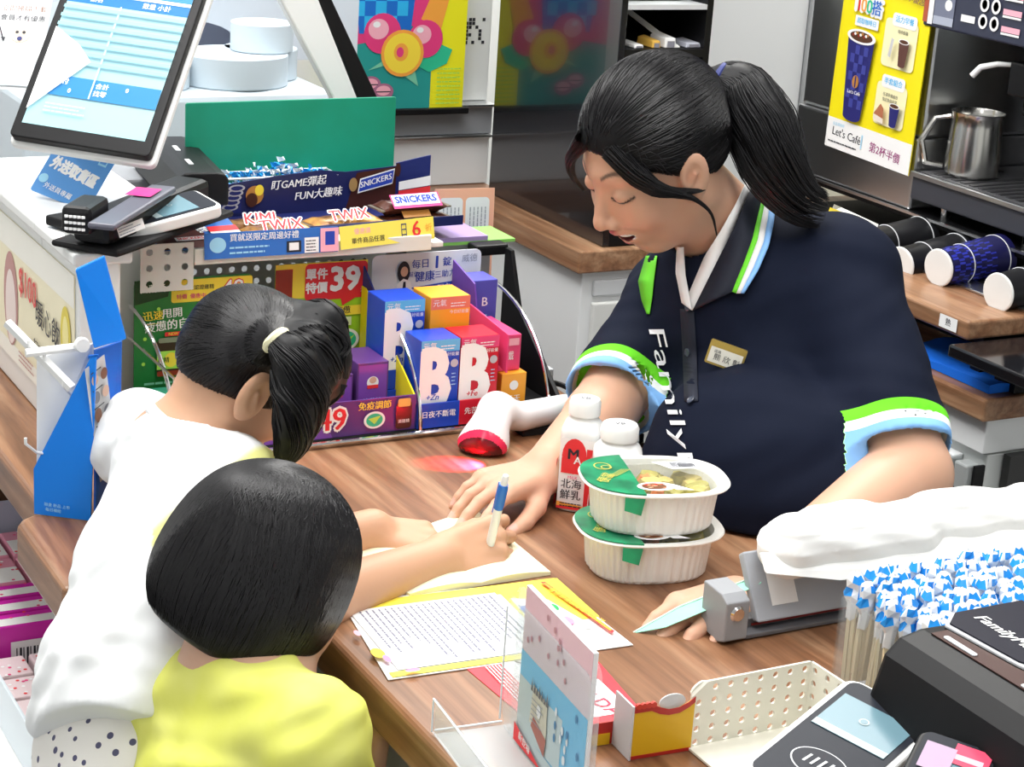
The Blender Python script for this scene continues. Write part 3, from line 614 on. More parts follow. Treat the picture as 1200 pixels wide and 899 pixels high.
carton('orange vitamin carton lying at the right end, under the pink wing', 1.103, 1.965, .9585, .034, .09, .050, OR, lambda p, w_, h: (p.text('天天', 0, h*.35, .010, PWH), p.ell(0, h*.7, .006, .006, PWH)))
carton('pink vitamin carton stacked on the orange one', 1.100, 1.975, 1.0090, .030, .08, .045, PK, lambda p, w_, h: (p.text('鐵', 0, h*.4, .012, PWH), p.rect(-.012, h*.7, .012, h*.9, LPK)))
carton('violet vitamin carton standing at the back right of the vitamin display', 1.108, 2.062, .9585, .034, .04, .140, mat('carton_violet', (.10, .10, .50), .35), lambda p, w_, h: (p.text('B', 0, h*.8, .016, PWH, bold=.02), p.lines(-.012, h*.45, .012, h*.7, 5, PLB)))
# orange lined leaflets behind
t = thing('leaflet', 'coral-edged leaflet standing behind the rack\'s right end', 'leaflet', M=frame((1.135, 2.26, .9505), (1, -.1, 0), (0, .05, 1))); b = MB(); b.box(0, .085, 0, .001, 0, .215, mat('leaflet_coral', (.80, .42, .30), .5)); b.build('sheet', t)
p = Print(); p.rect(.006, .05, .040, .203, mat('p_palegrey', (.72, .74, .80)), .006); p.rect(.044, .05, .078, .203, mat('p_palegrey', (.72, .74, .80)), .006); p.lines(.010, .06, .037, .19, 5, mat('p_grey', (.3, .33, .4)), .3, .3, True); p.lines(.048, .06, .075, .19, 5, mat('p_grey', (.3, .33, .4)), .3, .3, True); p.build('print', t)
t = thing('leaflet_stack', 'green-edged pile of booklets on the rack behind the vitamin card', 'leaflets', (1.10, 2.19, 1.118)); b = MB(); b.box(-.08, .10, -.03, .04, 0, .004, mat('edge_green', (.25, .6, .12), .5)); b.build('booklet', t); b = MB(); b.box(-.08, .06, -.03, .04, .0042, .010, mat('edge_violet', (.35, .25, .5), .5)); b.build('booklet', t)
b = MB(); b.box(-.05, .07, -.02, .04, -.155, 0, mat('backbox_grey', (.5, .5, .5), .6)); b.build('support', t)
# --- candy bars on the shelf
Z = 1.1470
t = thing('candy_display', 'navy printed header box with game lettering behind the candy bars', 'display box', M=frame((.812, 2.245, Z), (1, .06, 0), (0, 0, 1))); b = MB(); NV = mat('candy_navy', (.012, .018, .10), .35)
b.slab([(0, 0), (.300, 0), (.300, .060), (.262, .054), (.190, .050), (.155, .054), (.095, .050), (.0, .040)], 0, .002, NV); b.build('header', t)
b = MB(); b.slab([(.262, .012), (.312, .010), (.312, .066), (.262, .058)], -.001, .001, PNAVY); b.build('flap', t, label='red white and blue side flap')
b = MB(); b.box(0, .30, -.11, 0, 0, .0015, NV); b.build('floor_panel', t); b = MB(); b.box(0, .30, -.112, -.110, 0, .012, NV); b.build('front_lip', t)
p = Print(); CH = mat('p_choc', (.06, .015, .008), .4); SIL = mat('p_silver', (.5, .5, .55))
p.poly([(.190, 0), (.262, 0), (.262, .053), (.205, .048)], CH); p.rect(.010, .006, .045, .040, PNAVY); 
for k in range(5): p.ell(.030+.002*k, .014+.006*k, .011, .0045, SIL); p.ell(.030+.002*k, .014+.006*k, .008, .0028, PNAVY)
p.ell(.062, .028, .012, .012, mat('p_caramel', (.5, .22, .05), .4)); p.ell(.058, .022, .008, .009, CH); p.ell(.068, .034, .006, .007, YEL)
p.text('盯GAME彈起', .122, .0400, .0135, PWH, 3, .03, .2); p.text('FUN大趣味', .150, .0245, .0135, PWH, 3, .03, .2)
p.poly([(.205, .022), (.255, .032), (.258, .052), (.208, .041)], PWH); p.poly([(.2065, .024), (.2545, .0335), (.2565, .050), (.2095, .0395)], mat('p_snick', (.02, .06, .45))); p.text('SNICKERS', .231, .037, .0105, PWH, 12, .03, .2)
p.ell(.198, .034, .006, .009, mat('p_nut', (.35, .22, .08))); p.ell(.262, .050, .004, .009, CH); p.poly([(.264, .012), (.311, .011), (.311, .026), (.264, .022)], PRED); p.poly([(.264, .023), (.311, .027), (.311, .040), (.264, .034)], PWH)
p.build('print', t)
def bar(name, label, x, y, z, L_, w_, h, col, prt, rz, group=None):
    t = thing(name, label, 'candy bar', (x, y, z), rz, group); b = MB(); n = 10; pr_ = []
    vs = []
    for i in range(n+1):
        u = -L_/2+L_*i/n; k = 1.0 if 0 < i < n else .25; kk = 1+.08*math.sin(i*2.3)
        for a in range(12): q_ = 2*math.pi*a/12; vs.append((u, w_/2*math.cos(q_)*(1 if k == 1 else 1.15), h/2+h/2*math.sin(q_)*k*kk))
    fs = [(i*12+a, i*12+(a+1) % 12, (i+1)*12+(a+1) % 12, (i+1)*12+a) for i in range(n) for a in range(12)]; b.add(vs, fs, col, True); b.add(vs[:12], [list(range(12))], col); b.add(vs[-12:], [list(range(12))], col); b.build('wrapper', t)
    for s_ in (-1, 1):
        b = MB(); b.box(s_*L_/2-(.006 if s_ < 0 else 0), s_*L_/2+(.006 if s_ > 0 else 0), -w_/2*1.1, w_/2*1.1, h*.45, h*.55, mat('foil_crimp', (.25, .2, .15), .3, metal=.6)); b.build('crimp', t)
    p = Print(); prt(p); Mx = frame((0, -w_/2*.42, h*.62), (1, 0, 0), (0, .8, .75)); p.build('print', t, M=Mx@Matrix.Translation((0, -w_*.33, 0))); return t
CG = mottle(mat('wrap_gold', (.30, .12, .03), .3, metal=.2), (.10, .03, .01), (.62, .32, .08), (45, 45, 45)); CB = mat('wrap_brown', (.07, .018, .010), .3)
def twix(a): 
    def f(p): p.text(a, 0, .001, .022, PWH, 0, .09, .1); p.text(a, 0, .001, .022, PRED, 0, .02, .1)
    return f
def snick(p): p.rect(-.034, -.010, .036, .011, mat('p_magenta', (.6, .02, .2), .4)); p.rect(-.032, -.006, .034, .010, PWH); p.text('SNICKERS', .001, .002, .0135, mat('p_snick', (0, 0, 0)), bold=.05)
bar('candy_bar', 'gold and red wrapped candy bar lettered KIMI TWIX, upper left of the row', .848, 2.175, Z+.002, .080, .034, .014, CG, twix('KIMI'), math.radians(2))
bar('candy_bar', 'gold and red wrapped candy bar lettered TWIX, in front of the KIMI one', .862, 2.140, Z+.002, .085, .030, .014, CG, twix('TWIX'), math.radians(4))
bar('candy_bar', 'gold wrapped TWIX candy bar in the middle of the shelf', .958, 2.165, Z+.002, .095, .036, .015, CG, twix('TWIX'), math.radians(10))
bar('candy_bar', 'brown wrapped SNICKERS candy bar lying on top at the right', 1.055, 2.178, Z+.012, .090, .032, .018, CB, snick, math.radians(5))
bar('candy_bar', 'brown candy bar under the SNICKERS one at the shelf\'s right end', 1.055, 2.172, Z+.0, .100, .030, .012, CB, lambda p: p.rect(-.02, -.004, .02, .006, mat('p_caramel', (.5, .22, .05))), math.radians(6))
# shelf talkers
M0, w_, h_ = fit(onZ(Z+.012, 184, 292), onZ(Z+.012, 247, 290), onZ(Z+.03, 155, 249), onZ(Z+.03, 231, 234))
t = thing('price_flyer', 'blue and brown candy flyer hanging off the shelf\'s left corner', 'flyer', M=frame((.700, 2.098, Z+.004), (1, .08, 0), (0, 1, .28))); b = MB(); b.box(0, .115, 0, .001, 0, .085, mat('flyer_blue', (.03, .16, .55), .4)); b.build('sheet', t)
p = Print(); p.poly([(0, 0), (.075, 0), (.070, .045), (.01, .028)], mat('p_choc2', (.12, .035, .03), .4)); p.ell(.024, .056, .016, .013, PLB); p.ell(.017, .050, .005, .006, YEL); p.ell(.030, .050, .005, .006, YEL)
p.text('盯遊戲', .064, .056, .017, PWH, -70, .03); p.rect(.030, .016, .068, .024, PWH); p.text('SNICKERS', .049, .020, .0075, PRED, bold=.03); p.rect(.078, .0, .115, .020, mat('p_flag', (.02, .06, .4))); p.rect(.078, .020, .115, .030, PWH); p.rect(.078, .030, .115, .042, PRED); p.build('print', t)
t = thing('price_flyer', 'blue promo strip with white lettering along the shelf\'s front edge', 'flyer', M=frame((.745, 2.0665, 1.1490), (1, .0, 0), (0, .1, 1))); b = MB(); b.box(0, .165, -.001, 0, -.003, .027, mat('flyer_blue', (0, 0, 0))); b.build('sheet', t)
p = Print(-.001); p.ell(.016, .013, .010, .009, PLB); p.text('買就送限定周邊好禮', .073, .020, .0095, PWH, bold=.02); p.lines(.03, .0, .10, .012, 2, PLB, .35); p.rect(.100, .0, .118, .013, INK); p.rect(.103, .002, .115, .011, PWH); p.rect(.122, -.002, .140, .016, PWH); p.lines(.124, -.001, .138, .014, 4, INK, .3); p.rect(.142, -.002, .165, .026, LPK); p.rect(.148, .006, .160, .022, BL); p.build('print', t)
t = thing('price_tag', 'yellow price strip with a red 6 on the shelf edge', 'price tag', M=frame((.913, 2.0650, 1.150), (1, .08, .03), (0, .2, 1))); b = MB(); b.box(0, .128, -.001, 0, -.002, .025, mat('tag_yellow', (.92, .78, .12), .4)); b.build('sheet', t)
p = Print(-.001); p.text('優惠價', .030, .017, .0075, LPK, 0); p.text('單件商品任選', .037, .006, .0075, INK, bold=.01); p.text('日', .086, .012, .018, PNAVY, sx=.6); p.text('6', .103, .012, .026, PRED, bold=.02); p.text('折', .120, .012, .010, ORN); p.build('print', t)
# green board, wrapped sweets
t = thing('sign_board', 'plain green board standing behind the candy shelf', 'board', M=frame((.803, 2.300, 1.1475), (1, .03, 0), (0, .02, 1))); b = MB(); b.slab(rrect(0, 0, .290, .134, .003), 0, .003, mottle(mat('board_green', (.003, .27, .16), .5), (.003, .25, .14), (.004, .30, .19), (9, 9, 9))); b.build('panel', t, bevel=.0006, seg=1)
t = thing('candy_basket', 'small clear-rimmed bin full of blue and white wrapped sweets in front of the green board', 'basket', (.905, 2.275, 1.147)); b = MB(); b.box(-.09, .085, -.018, .02, 0, .045, ACR); b.build('bin', t); b = MB(); b.tube([(-.09, -.018, .047), (.085, -.018, .047), (.085, .02, .047), (-.09, .02, .047)], .0015, WPL, closed=True); b.build('rim', t)
sb = MB(); SB = mat('sweet_blue', (.03, .38, .80), .2); SWW = mat('sweet_white', (.80, .86, .92), .2); R_ = random.Random(5)
b = MB()
for k in range(150):
    x, y = R_.uniform(-.082, .078), R_.uniform(-.015, .017); z = .028+R_.random()*.022+.020*math.exp(-((x-.01)/.035)**2)*R_.random(); a = R_.random()*3; l_ = .007
    c, s_ = math.cos(a), math.sin(a); mm = SB if R_.random() < .55 else SWW; hh = .0035
    b.add([(x-l_*c, y-l_*s_, z), (x, y+.003, z-hh), (x+l_*c, y+l_*s_, z+.003), (x, y-.003, z+hh), (x-l_*c*.8, y, z+.004), (x+l_*c*.8, y, z-.003)], [(0, 1, 2), (0, 2, 3), (0, 3, 4), (4, 3, 5), (1, 5, 2), (0, 5, 1)], mm)
o = b.build('sweets'); o.matrix_world = Matrix.Translation((.905, 2.275, 1.147)); tag(o, 'heap of blue and white twist-wrapped sweets', 'sweets', kind='stuff')
# ================================================================ payment box, terminals, order screen
LO = lambda o: np.array(o.location)
def gblk(root, x0, x1, y0, y1, z0, z1, m, name, bevel=0.0, label=None, seg=2): return blk(root, x0, x1, y0, y1, z0, z1, m, name, bevel, seg, label)
pb = thing('payment_cabinet', 'white cabinet box with a pale yellow poster on its side, carrying the order screen', 'cabinet', (.66, 2.2, .951))
gblk(pb, .575, .622, 1.985, 2.1295, .951, 1.172, WPL, 'body', .003); gblk(pb, .575, .725, 2.130, 2.47, .951, 1.172, WPL, 'body', .003); gblk(pb, .567, .632, 1.975, 2.1295, 1.1722, 1.186, WPL, 'lid', .003); gblk(pb, .567, .732, 2.130, 2.47, 1.1722, 1.186, WPL, 'lid', .003)
t = thing('poster', 'pale yellow drinks poster stuck on the side of the white cabinet', 'poster', M=frame((.5735, 2.45, .985), (0, -1, 0), (0, 0, 1))); W_ = .455
b = MB(); b.box(0, W_, 0, .001, 0, .172, mat('poster_cream', (.93, .86, .62), .45)); b.build('sheet', t)
p = Print(); p.rect(0, .135, W_, .172, mat('p_cream2', (.95, .93, .85))); p.rect(.0, .0, W_, .02, mat('p_cream2', (0, 0, 0)))
p.ell(.19, .075, .032, .058, mat('p_mauve2', (.55, .28, .26))); p.ell(.19, .065, .024, .046, mat('p_cup', (.90, .76, .72))); p.ell(.425, .095, .020, .035, mat('p_lemon', (.80, .66, .08))); p.ell(.425, .095, .012, .024, mat('p_lemon2', (.95, .85, .35)))
p.ell(.43, .018, .022, .028, mat('p_brown2', (.45, .15, .07))); p.text('$100', .27, .108, .045, mat('p_redink', (.75, .06, .06)), -2, .02, sx=.85); p.text('暖心飲', .355, .088, .034, INK, -3, .015); p.text('一起喝暖暖!', .33, .045, .021, INK, -4, .02)
p.lines(.23, .008, .30, .024, 3, mat('p_mauve2', (0, 0, 0)), .35); p.rect(.05, .12, .10, .165, PWH); p.lines(.053, .124, .097, .16, 5, mat('p_grey', (.3, .33, .4)), .35)
p.build('print', t)
# order screen on its arm
def trp(pts): return [np.array(q_) for q_ in pts]
bl_, br_ = at(10, 158, 2.19), at(174, 184, 2.16); up = unit(at(212, 0, 2.24)-br_)
Ms, ws, hs = frame(bl_, br_-bl_, up), np.linalg.norm(br_-bl_), .27
sc = thing('order_screen', 'tilted customer order screen with a black bezel and a pale blue form on it', 'screen', M=Ms)
b = MB(); b.slab(rrect(0, 0, ws, hs, .006), 0, .012, BLACK); b.build('bezel', sc, bevel=.0015); b = MB(); b.slab(rrect(-.003, -.005, ws+.004, hs+.003, .008), .0125, .022, WPL); b.build('back_shell', sc, bevel=.002)
SCR = mat('screen_pale', (.34, .58, .64), .3, spec=.2, emit=.15); SCB = mat('screen_blue', (.04, .22, .50), .3, spec=.2, emit=.2); SCT = mat('screen_bar', (.02, .16, .45), .3, spec=.2, emit=.2); SCW = mat('screen_white', (1, 1, 1), .3, emit=.4); SCL = mat('screen_line', (.50, .74, .85), .3, emit=.2)
p = Print(-.0002); p.rect(.010, .018, ws-.010, hs-.012, SCR); sx0, sx1 = .010, ws-.010
p.rect(sx0, .182, sx1, .195, SCT); p.text('品名', .045, .1885, .008, SCW, bold=.02); p.text('數量 小計', .118, .1885, .008, SCW, bold=.02); p.rect(sx0, .1951, sx1, .199, SCW); p.rect(sx0, .199, sx1, .212, SCB)
p.rect(sx0, .058, sx1, .084, SCB); p.text('合計', .088, .076, .008, SCW, bold=.02); p.text('0', .118, .076, .008, SCW, bold=.02); p.text('找零', .088, .066, .008, SCW, bold=.02); p.text('應付', .040, .076, .008, SCW, bold=.02); p.text('0', .052, .065, .008, SCW, bold=.02)
p.rect(.0765, .058, .0785, .182, SCL)
for k in range(7): p.rect(sx0, .100+k*.012, sx1, .1003+k*.012+.004, mat('screen_stripe', (.28, .52, .60), .3, spec=.2, emit=.15)); p.y += p.step
p.lines(.030, .034, .080, .048, 3, SCL, .4); p.poly([(.010, .145), (.0105, .035), (.065, .105), (.045, .125)], SCW)
p.build('display', sc)
b = MB(); c0 = np.array((.655, 2.30, 1.187)); e0 = (bl_+br_)/2+up*.09+np.array(Ms.col[1][:3])*.035
def tubebetween(root, a, b_, r, m, name): 
    b = MB(); Mi = root.matrix_world.inverted(); b.tube([Mi@Vector(a), Mi@Vector((np.array(a)+np.array(b_))/2), Mi@Vector(b_)], r, m, n=12); return b.build(name, root)
bpy.context.view_layer.update(); tubebetween(sc, c0, e0, .016, WPL, 'arm')
b = MB(); b.lathe([(0, 0), (.04, 0), (.04, .006), (.034, .010), (0, .010)], WPL, n=30); o = b.build('base', sc); o.matrix_parent_inverse = sc.matrix_world.inverted(); o.location = c0
# hand-written flyer taped behind the screen
t = thing('flyer', 'white flyer with handwritten lines and a doodled dog face, taped behind the order screen', 'flyer', M=frame(at(-40, 102, 2.25), at(32, 106, 2.25)-at(-40, 102, 2.25), at(46, -10, 2.30)-at(32, 106, 2.25))); b = MB(); b.box(0, .082, 0, .001, 0, .14, mat('flyer_white', (.88, .90, .92), .5)); b.build('sheet', t)
p = Print(); p.text('立即掃描下載', .052, .108, .0088, mat('p_brown3', (.25, .12, .08)), 0, .01); p.text('會員才有優惠', .052, .095, .0088, INK, 0, .01)
FUR = mat('p_fur', (.70, .55, .42)); p.poly([(.052+.011*math.cos(a)*(1+.15*(k % 2)), .073+.010*math.sin(a)*(1+.15*(k % 2))) for k, a in enumerate(np.linspace(0, 2*math.pi, 25)[:-1])], FUR)
for dx in (-.004, .004): p.ell(.052+dx, .076, .002, .002, INK)
p.ell(.052, .0675, .003, .0028, PNAVY); p.poly([(.026, .083), (.0275, .083), (.034, .066), (.032, .066)], INK); p.poly([(.030, .068), (.036, .068), (.034, .062)], INK)
p.rect(.018, .004, .0755, .052, mat('p_frame', (.55, .62, .68))) ; p.rect(.019, .005, .0745, .051, PWH); p.build('print', t)
# blue pick-up sign
M0, w_, h_ = fit(at(35, 222, 2.30), at(98, 247, 2.28), at(44, 172, 2.32), at(118, 180, 2.30))
t = thing('sign', 'small blue pick-up sign with white lettering under the order screen', 'sign', M=M0); b = MB(); b.slab(rrect(0, 0, w_, h_*1.25, .003), 0, .0015, mat('sign_blue', (.10, .32, .72), .4)); b.build('panel', t)
p = Print(); p.text('外送取貨區', w_*.5, h_*.60, .0175, PWH, -6, .06, width=w_*.82); p.ell(.008, h_*.3, .006, .006, PLB); p.text('外送員專屬', w_*.42, h_*.16, .008, PWH, -5, .02); p.rect(w_*.78, h_*.9, w_*.92, h_*1.15, PLB); p.rect(w_*.80, h_*.94, w_*.90, h_*1.11, MATS['sign_blue']); p.build('print', t)
b = MB(); Mi = M0.inverted(); b.box(w_*.4, w_*.6, .002, .02, -.045, .02, WPL); b.build('foot', t)
# white card terminal and its black companion
def terminal(name, label, c, xd, zd, L_, W_, th, scr, txt=True, big=False):
    """slab: local x across, z along, front -y up; screen at the far z end"""
    t = thing(name, label, 'card terminal', M=frame(c, xd, zd)); b = MB(); b.slab(rrect(0, 0, W_, L_, W_*.16), 0, th, WPL); b.build('shell', t, bevel=.003, seg=3)
    b = MB(); b.slab(rrect(W_*.07, L_*.02, W_*.93, L_*.97, W_*.10), -.001, 0, mat('term_black', (.014, .017, .026), .4, spec=.2)); b.build('face_plate', t)
    b = MB(); b.slab([(W_*.13, L_*.52), (W_*.87, L_*.52), (W_*.87, L_*.84), (W_*.13, L_*.84)], -.0016, -.001, mat('lcd_glass', (.13, .24, .29), .2, spec=.25)); s_ = b.build('screen', t, label='grey-blue screen')
    p = Print(-.0016); p.rect(W_*.13, L_*.52, W_*.87, L_*.57, mat('lcd_light', (.38, .48, .50), .3)); p.ell(W_*.48, L_*.70, W_*.05, W_*.05, mat('lcd_light', (0, 0, 0))); p.ell(W_*.48, L_*.70, W_*.035, W_*.035, MATS['lcd_glass'])
    p.build('screen_print', t)
    p = Print(-.001); p.ell(W_*.5, L_*.27, W_*.27, W_*.20, LGREY, 32); p.ell(W_*.5, L_*.27, W_*.255, W_*.187, MATS['term_black'], 32)
    for k in range(4): a0 = math.radians(-38); p.poly([(W_*(.36+.075*k), L_*.235), (W_*(.385+.075*k), L_*.235), (W_*(.40+.075*k), L_*.305), (W_*(.375+.075*k), L_*.305)], LGREY)
    p.build('contactless_mark', t); return t
q0, q1, q2_ = at(70, 262, 2.125), at(101, 282, 2.085), at(152, 199, 2.27); terminal('card_terminal', 'white card terminal lying behind the black cradle in front of the order screen', q0, q1-q0, q2_-q0, np.linalg.norm(q2_-q0), np.linalg.norm(q1-q0)*1.05, .014, 0)
t = thing('terminal_cradle', 'long black cradle with a grey bar and white sticker, holding the white terminal', 'cradle', (.70, 2.05, 1.187))
lo_ = LO(t)
def sweep(root, a, b_, w_, h, m, name, bev=.004, upv=(0, 0, 1), label=None):
    M1 = frame(np.array(a), np.cross(np.array(b_)-np.array(a), upv), upv); L_ = np.linalg.norm(np.array(b_)-np.array(a)); d_ = unit(np.array(b_)-np.array(a)); s_ = unit(np.cross(d_, upv)); u_ = np.cross(s_, d_)
    b = MB(); a = np.array(a); p8 = [a-s_*w_/2, a+s_*w_/2, a+s_*w_/2+d_*L_, a-s_*w_/2+d_*L_]; p8 += [q_+u_*h for q_ in p8]; Mi = root.matrix_world.inverted(); b.hexa([tuple(Mi@Vector(q_)) for q_ in p8], m); return b.build(name, root, label, bev)
bpy.context.view_layer.update()
sweep(t, onZ(1.188, 98, 296), onZ(1.188, 238, 248), .085, .008, BLACKM, 'base_plate'); sweep(t, onZ(1.197, 106, 287), onZ(1.197, 226, 236), .046, .030, BLACK, 'body', .008); sweep(t, onZ(1.228, 118, 270), onZ(1.228, 192, 224), .030, .007, mat('slate_grey', (.10, .10, .13), .3), 'grey_bar', .003)
sweep(t, onZ(1.188, 66, 268), onZ(1.188, 100, 262), .040, .012, BLACKM, 'hinge', .003); sweep(t, onZ(1.215, 88, 276), onZ(1.215, 112, 260), .032, .030, BLACK, 'keypad_end', .006, label='raised black end with white buttons')
R_ = random.Random(3); b = MB()
Mi = t.matrix_world.inverted(); ka = onZ(1.215, 88, 276); kd = unit(onZ(1.215, 112, 260)-ka); ks = unit(np.cross(kd, (0, 0, 1))); kp = [ka-kd*.0010+ks*(-.009+.0045*j)+np.array((0, 0, .007+.0065*i)) for i in range(3) for j in range(5)]
for q_ in kp: q2_ = Mi@Vector(q_); b.box(q2_.x-.0016, q2_.x+.0016, q2_.y-.0015, q2_.y+.0015, q2_.z-.0012, q2_.z+.0012, PWH)
o = b.build('key_dots', t); o['kind'] = 'stuff'
p = Print(); M1, w_, h_ = fit(onZ(1.207, 136, 276)+np.array((0,-.012,0)), onZ(1.207, 166, 264)+np.array((0,-.012,0)), onZ(1.217, 134, 264)+np.array((0,-.012,0))); p.rect(0, 0, w_, h_, PWH); p.lines(.002, .001, w_-.002, h_-.001, 3, mat('p_grey', (.3, .33, .4)), .35); p.build('sticker', t, M=t.matrix_world.inverted()@M1)
p = Print(); M1, w_, h_ = fit(onZ(1.2365, 176, 231), onZ(1.2365, 190, 222), onZ(1.2365, 171, 224)); p.rect(0, 0, w_, h_, mat('p_magenta', (.7, .05, .25))); p.build('red_sticker', t, M=t.matrix_world.inverted()@M1)
# black reader with two light bars, left
def reader(name, label, prof_org, L_, W_, H_, rz, marks, flip=False, grp=None):
    t = thing(name, label, 'card reader', prof_org, rz); b = MB()
    prof = [(0, 0), (W_, 0), (W_, H_*.80), (W_*.93, H_*.95), (W_*.80, H_), (W_*.42, H_*1.0), (W_*.30, H_*.97), (W_*.20, H_*.86), (0, H_*.12)]
    b.slab(prof, 0, L_, BLACK, axis='y'); b.build('body', t, bevel=.003, seg=3)
    for m_ in marks:
        b = MB(); b.slab(rrect(m_[0], m_[1], m_[2], m_[3], .0018), H_+.0002, H_+.0010, mat('light_bar', (.72, .74, .76), .35), axis='z'); b.build('light_bar', t)
    return t
t = reader('card_reader', 'black card reader with two pale bars lying beside the order screen', (.73, 2.16, 1.187), .22, .075, .040, math.radians(-8), [(.036, .045, .042, .075), (.036, .125, .042, .155)])
b = MB(); b.box(-.02, .055, -.11, .18, -.04, .0, DSTEEL)
# dark stand below the reader
ds = thing('terminal_stand', 'low grey stand under the terminals beside the candy shelf', 'stand', (.76, 2.25, .951)); gblk(ds, .725, .80, 2.315, 2.47, .951, 1.186, GREY, 'body', .004)
# ================================================================ blue cardboard hook display
hd = thing('hook_display', 'bright blue cardboard hanging display with white hooks at the counter\'s left end', 'display stand', (.53, 1.84, .9505))
lo_ = LO(hd); CBL = mat('card_blue', (.0, .20, .78), .42); CBL2 = mat('card_blue_dark', (.0, .12, .55), .45)
HA, HB = np.array((.489, 1.848)), np.array((.536, 1.812)); dxy = unit(HB-HA); nrm = np.array((dxy[1], -dxy[0])) # toward the camera
def vpoly(root, name, pts, z_of, m, th=.0025, off=0.0, label=None, bevel=0.0):
    """pts: (u, z): u metres along the panel from HA"""
    b = MB(); v = []
    for k in (0, 1):
        for u, z in pts: q_ = HA+dxy*u-nrm*(-off-th*k)*-1; v.append((q_[0]-lo_[0], q_[1]-lo_[1], z-lo_[2]))
    n_ = len(pts); b.add(v, [list(range(n_)), list(range(2*n_-1, n_-1, -1))]+[(i, i+n_, (i+1) % n_+n_, (i+1) % n_) for i in range(n_)], m); return b.build(name, root, label, bevel)
vpoly(hd, 'lower_wing', [(0, .951), (.060, .951), (.066, 1.128), (.060, 1.124), (.0, 1.000)], None, CBL); 
b = MB(); q8 = [at(88, 316, 1.93), at(122, 300, 1.955), at(148, 398, 1.985), at(110, 409, 1.96)]; b.hexa([tuple(q_-lo_) for q_ in q8]+[tuple(q_-lo_+np.array((.002, .005, 0))) for q_ in q8], CBL); b.build('header', hd, bevel=.0015)
vpoly(hd, 'fold', [(.058, 1.123), (.068, 1.127), (.068, 1.1285), (.058, 1.1265)], None, CBL2)
q8 = [at(112, 600, 1.99), at(140, 560, 2.03), at(143, 400, 2.0), at(112, 411, 1.962)]; b = MB(); b.hexa([tuple(q_-lo_) for q_ in q8]+[tuple(q_-lo_+np.array((-.001, .003, 0))) for q_ in q8], CBL2); b.build('front_face', hd)
M1, w_, h_ = fit(at(115, 565, 1.984), at(138, 545, 2.018), at(116, 420, 1.96), at(141, 408, 1.992)); p = Print(-.002); p.rect(0, 0, w_, h_, mat('p_greyprint', (.50, .50, .50), .5))
R_ = random.Random(8)
for k in range(6):
    for j in (0, 1): p.ell(w_*(.27+.45*j), h_*(.1+.155*k), w_*.17, h_*.05*R_.uniform(.7, 1.2), [mat('p_brownprint', (.16, .07, .04)), mat('p_greydark', (.14, .14, .16)), mat('p_skinprint', (.5, .32, .24))][(k+j) % 3])
    p.rect(w_*.1, h_*(.165+.155*k), w_*.6, h_*(.175+.155*k), INK)
p.build('print', hd, M=hd.matrix_world.inverted()@M1)
p = Print(-.0035); M1 = frame((HA[0]+dxy[0]*.004, HA[1]+dxy[1]*.004, .958), (dxy[0], dxy[1], 0), (0, 0, 1)); p.text('限量 新品 上市', .022, .006, .0042, PLB, -2); p.text('每日補給', .018, .001, .0042, PLB, -2); bpy.context.view_layer.update(); p.build('lettering', hd, M=hd.matrix_world.inverted()@M1)
b = MB(); q8 = [at(43, 556, 2.0), at(43, 420, 1.97), at(108, 403, 1.985), at(110, 500, 2.02)]; b.hexa([tuple(q_-lo_) for q_ in q8]+[tuple(q_-lo_+np.array((.003, .004, 0))) for q_ in q8], WPL); b.build('back_panel', hd, label='white back panel')
for px, py, dx_ in ((34, 406, 22), (52, 422, 20), (74, 452, 18), (30, 520, 26)):
    b = MB(); a_, c_ = at(px, py, 1.95), at(px+dx_, py+12, 1.985); m_ = (a_+c_)/2+np.array((0, 0, -.004)); b.tube([tuple(q_-lo_) for q_ in (a_+np.array((0, 0, .006)), a_, m_, c_)], .0016, WPL, n=6); b.build('hook', hd)
b = MB(); a_, c_ = at(30, 414, 1.94), at(104, 405, 1.965); b.tube([tuple(a_-lo_), tuple(c_-lo_)], .0045, WPL, n=8); b.build('rail', hd); b = MB(); a_, c_ = at(8, 378, 1.96), at(84, 455, 1.95); b.tube([tuple(a_-lo_), tuple(c_-lo_)], .005, WPL, n=4); b.build('rail', hd)
b = MB(); b.lathe([(0, -.004), (.007, -.004), (.008, 0), (.007, .004), (0, .004)], WPL, n=16, axis='y'); q_ = at(96, 404, 1.955)-lo_; b.v = [(v[0]+q_[0], v[1]+q_[1], v[2]+q_[2]) for v in b.v]; b.build('knob', hd)
# ================================================================ sweet trays below the counter corner
cr = thing('sweet_trays', 'low white shelf unit with divided sweet trays under the counter\'s left corner', 'shelf', (.52, 2.05, 0))
gblk(cr, .40, .60, 1.74, 2.42, 0, .655, WPL, 'body', .004); gblk(cr, .478, .482, 1.74, 2.45, .655, .715, mat('tray_edge', (.72, .80, .86), .3), 'tray_wall', .001); gblk(cr, .4825, .618, 2.36, 2.364, .655, .76, mat('tray_edge_grey', (.45, .48, .6), .4), 'tray_wall', .001)
gblk(cr, .4825, .618, 1.74, 2.36, .655, .659, mat('tray_floor', (.75, .72, .74), .5), 'tray_floor')
PKA = mat('pack_pink', (.85, .35, .48), .25); PKB = mat('pack_magenta', (.70, .03, .45), .2); PKC = mat('pack_pale', (.88, .72, .74), .25)
def pack_print(p, w_, l_, kind, seed):
    R_ = random.Random(seed)
    for k in range(10 if kind != 'm' else 12): p.ell(R_.uniform(.004, w_-.004), R_.uniform(.003, l_-.003), .0022, .0022, [PWH, PRED, PINK, PWH][k % 4], 7); p.y += p.step*.92
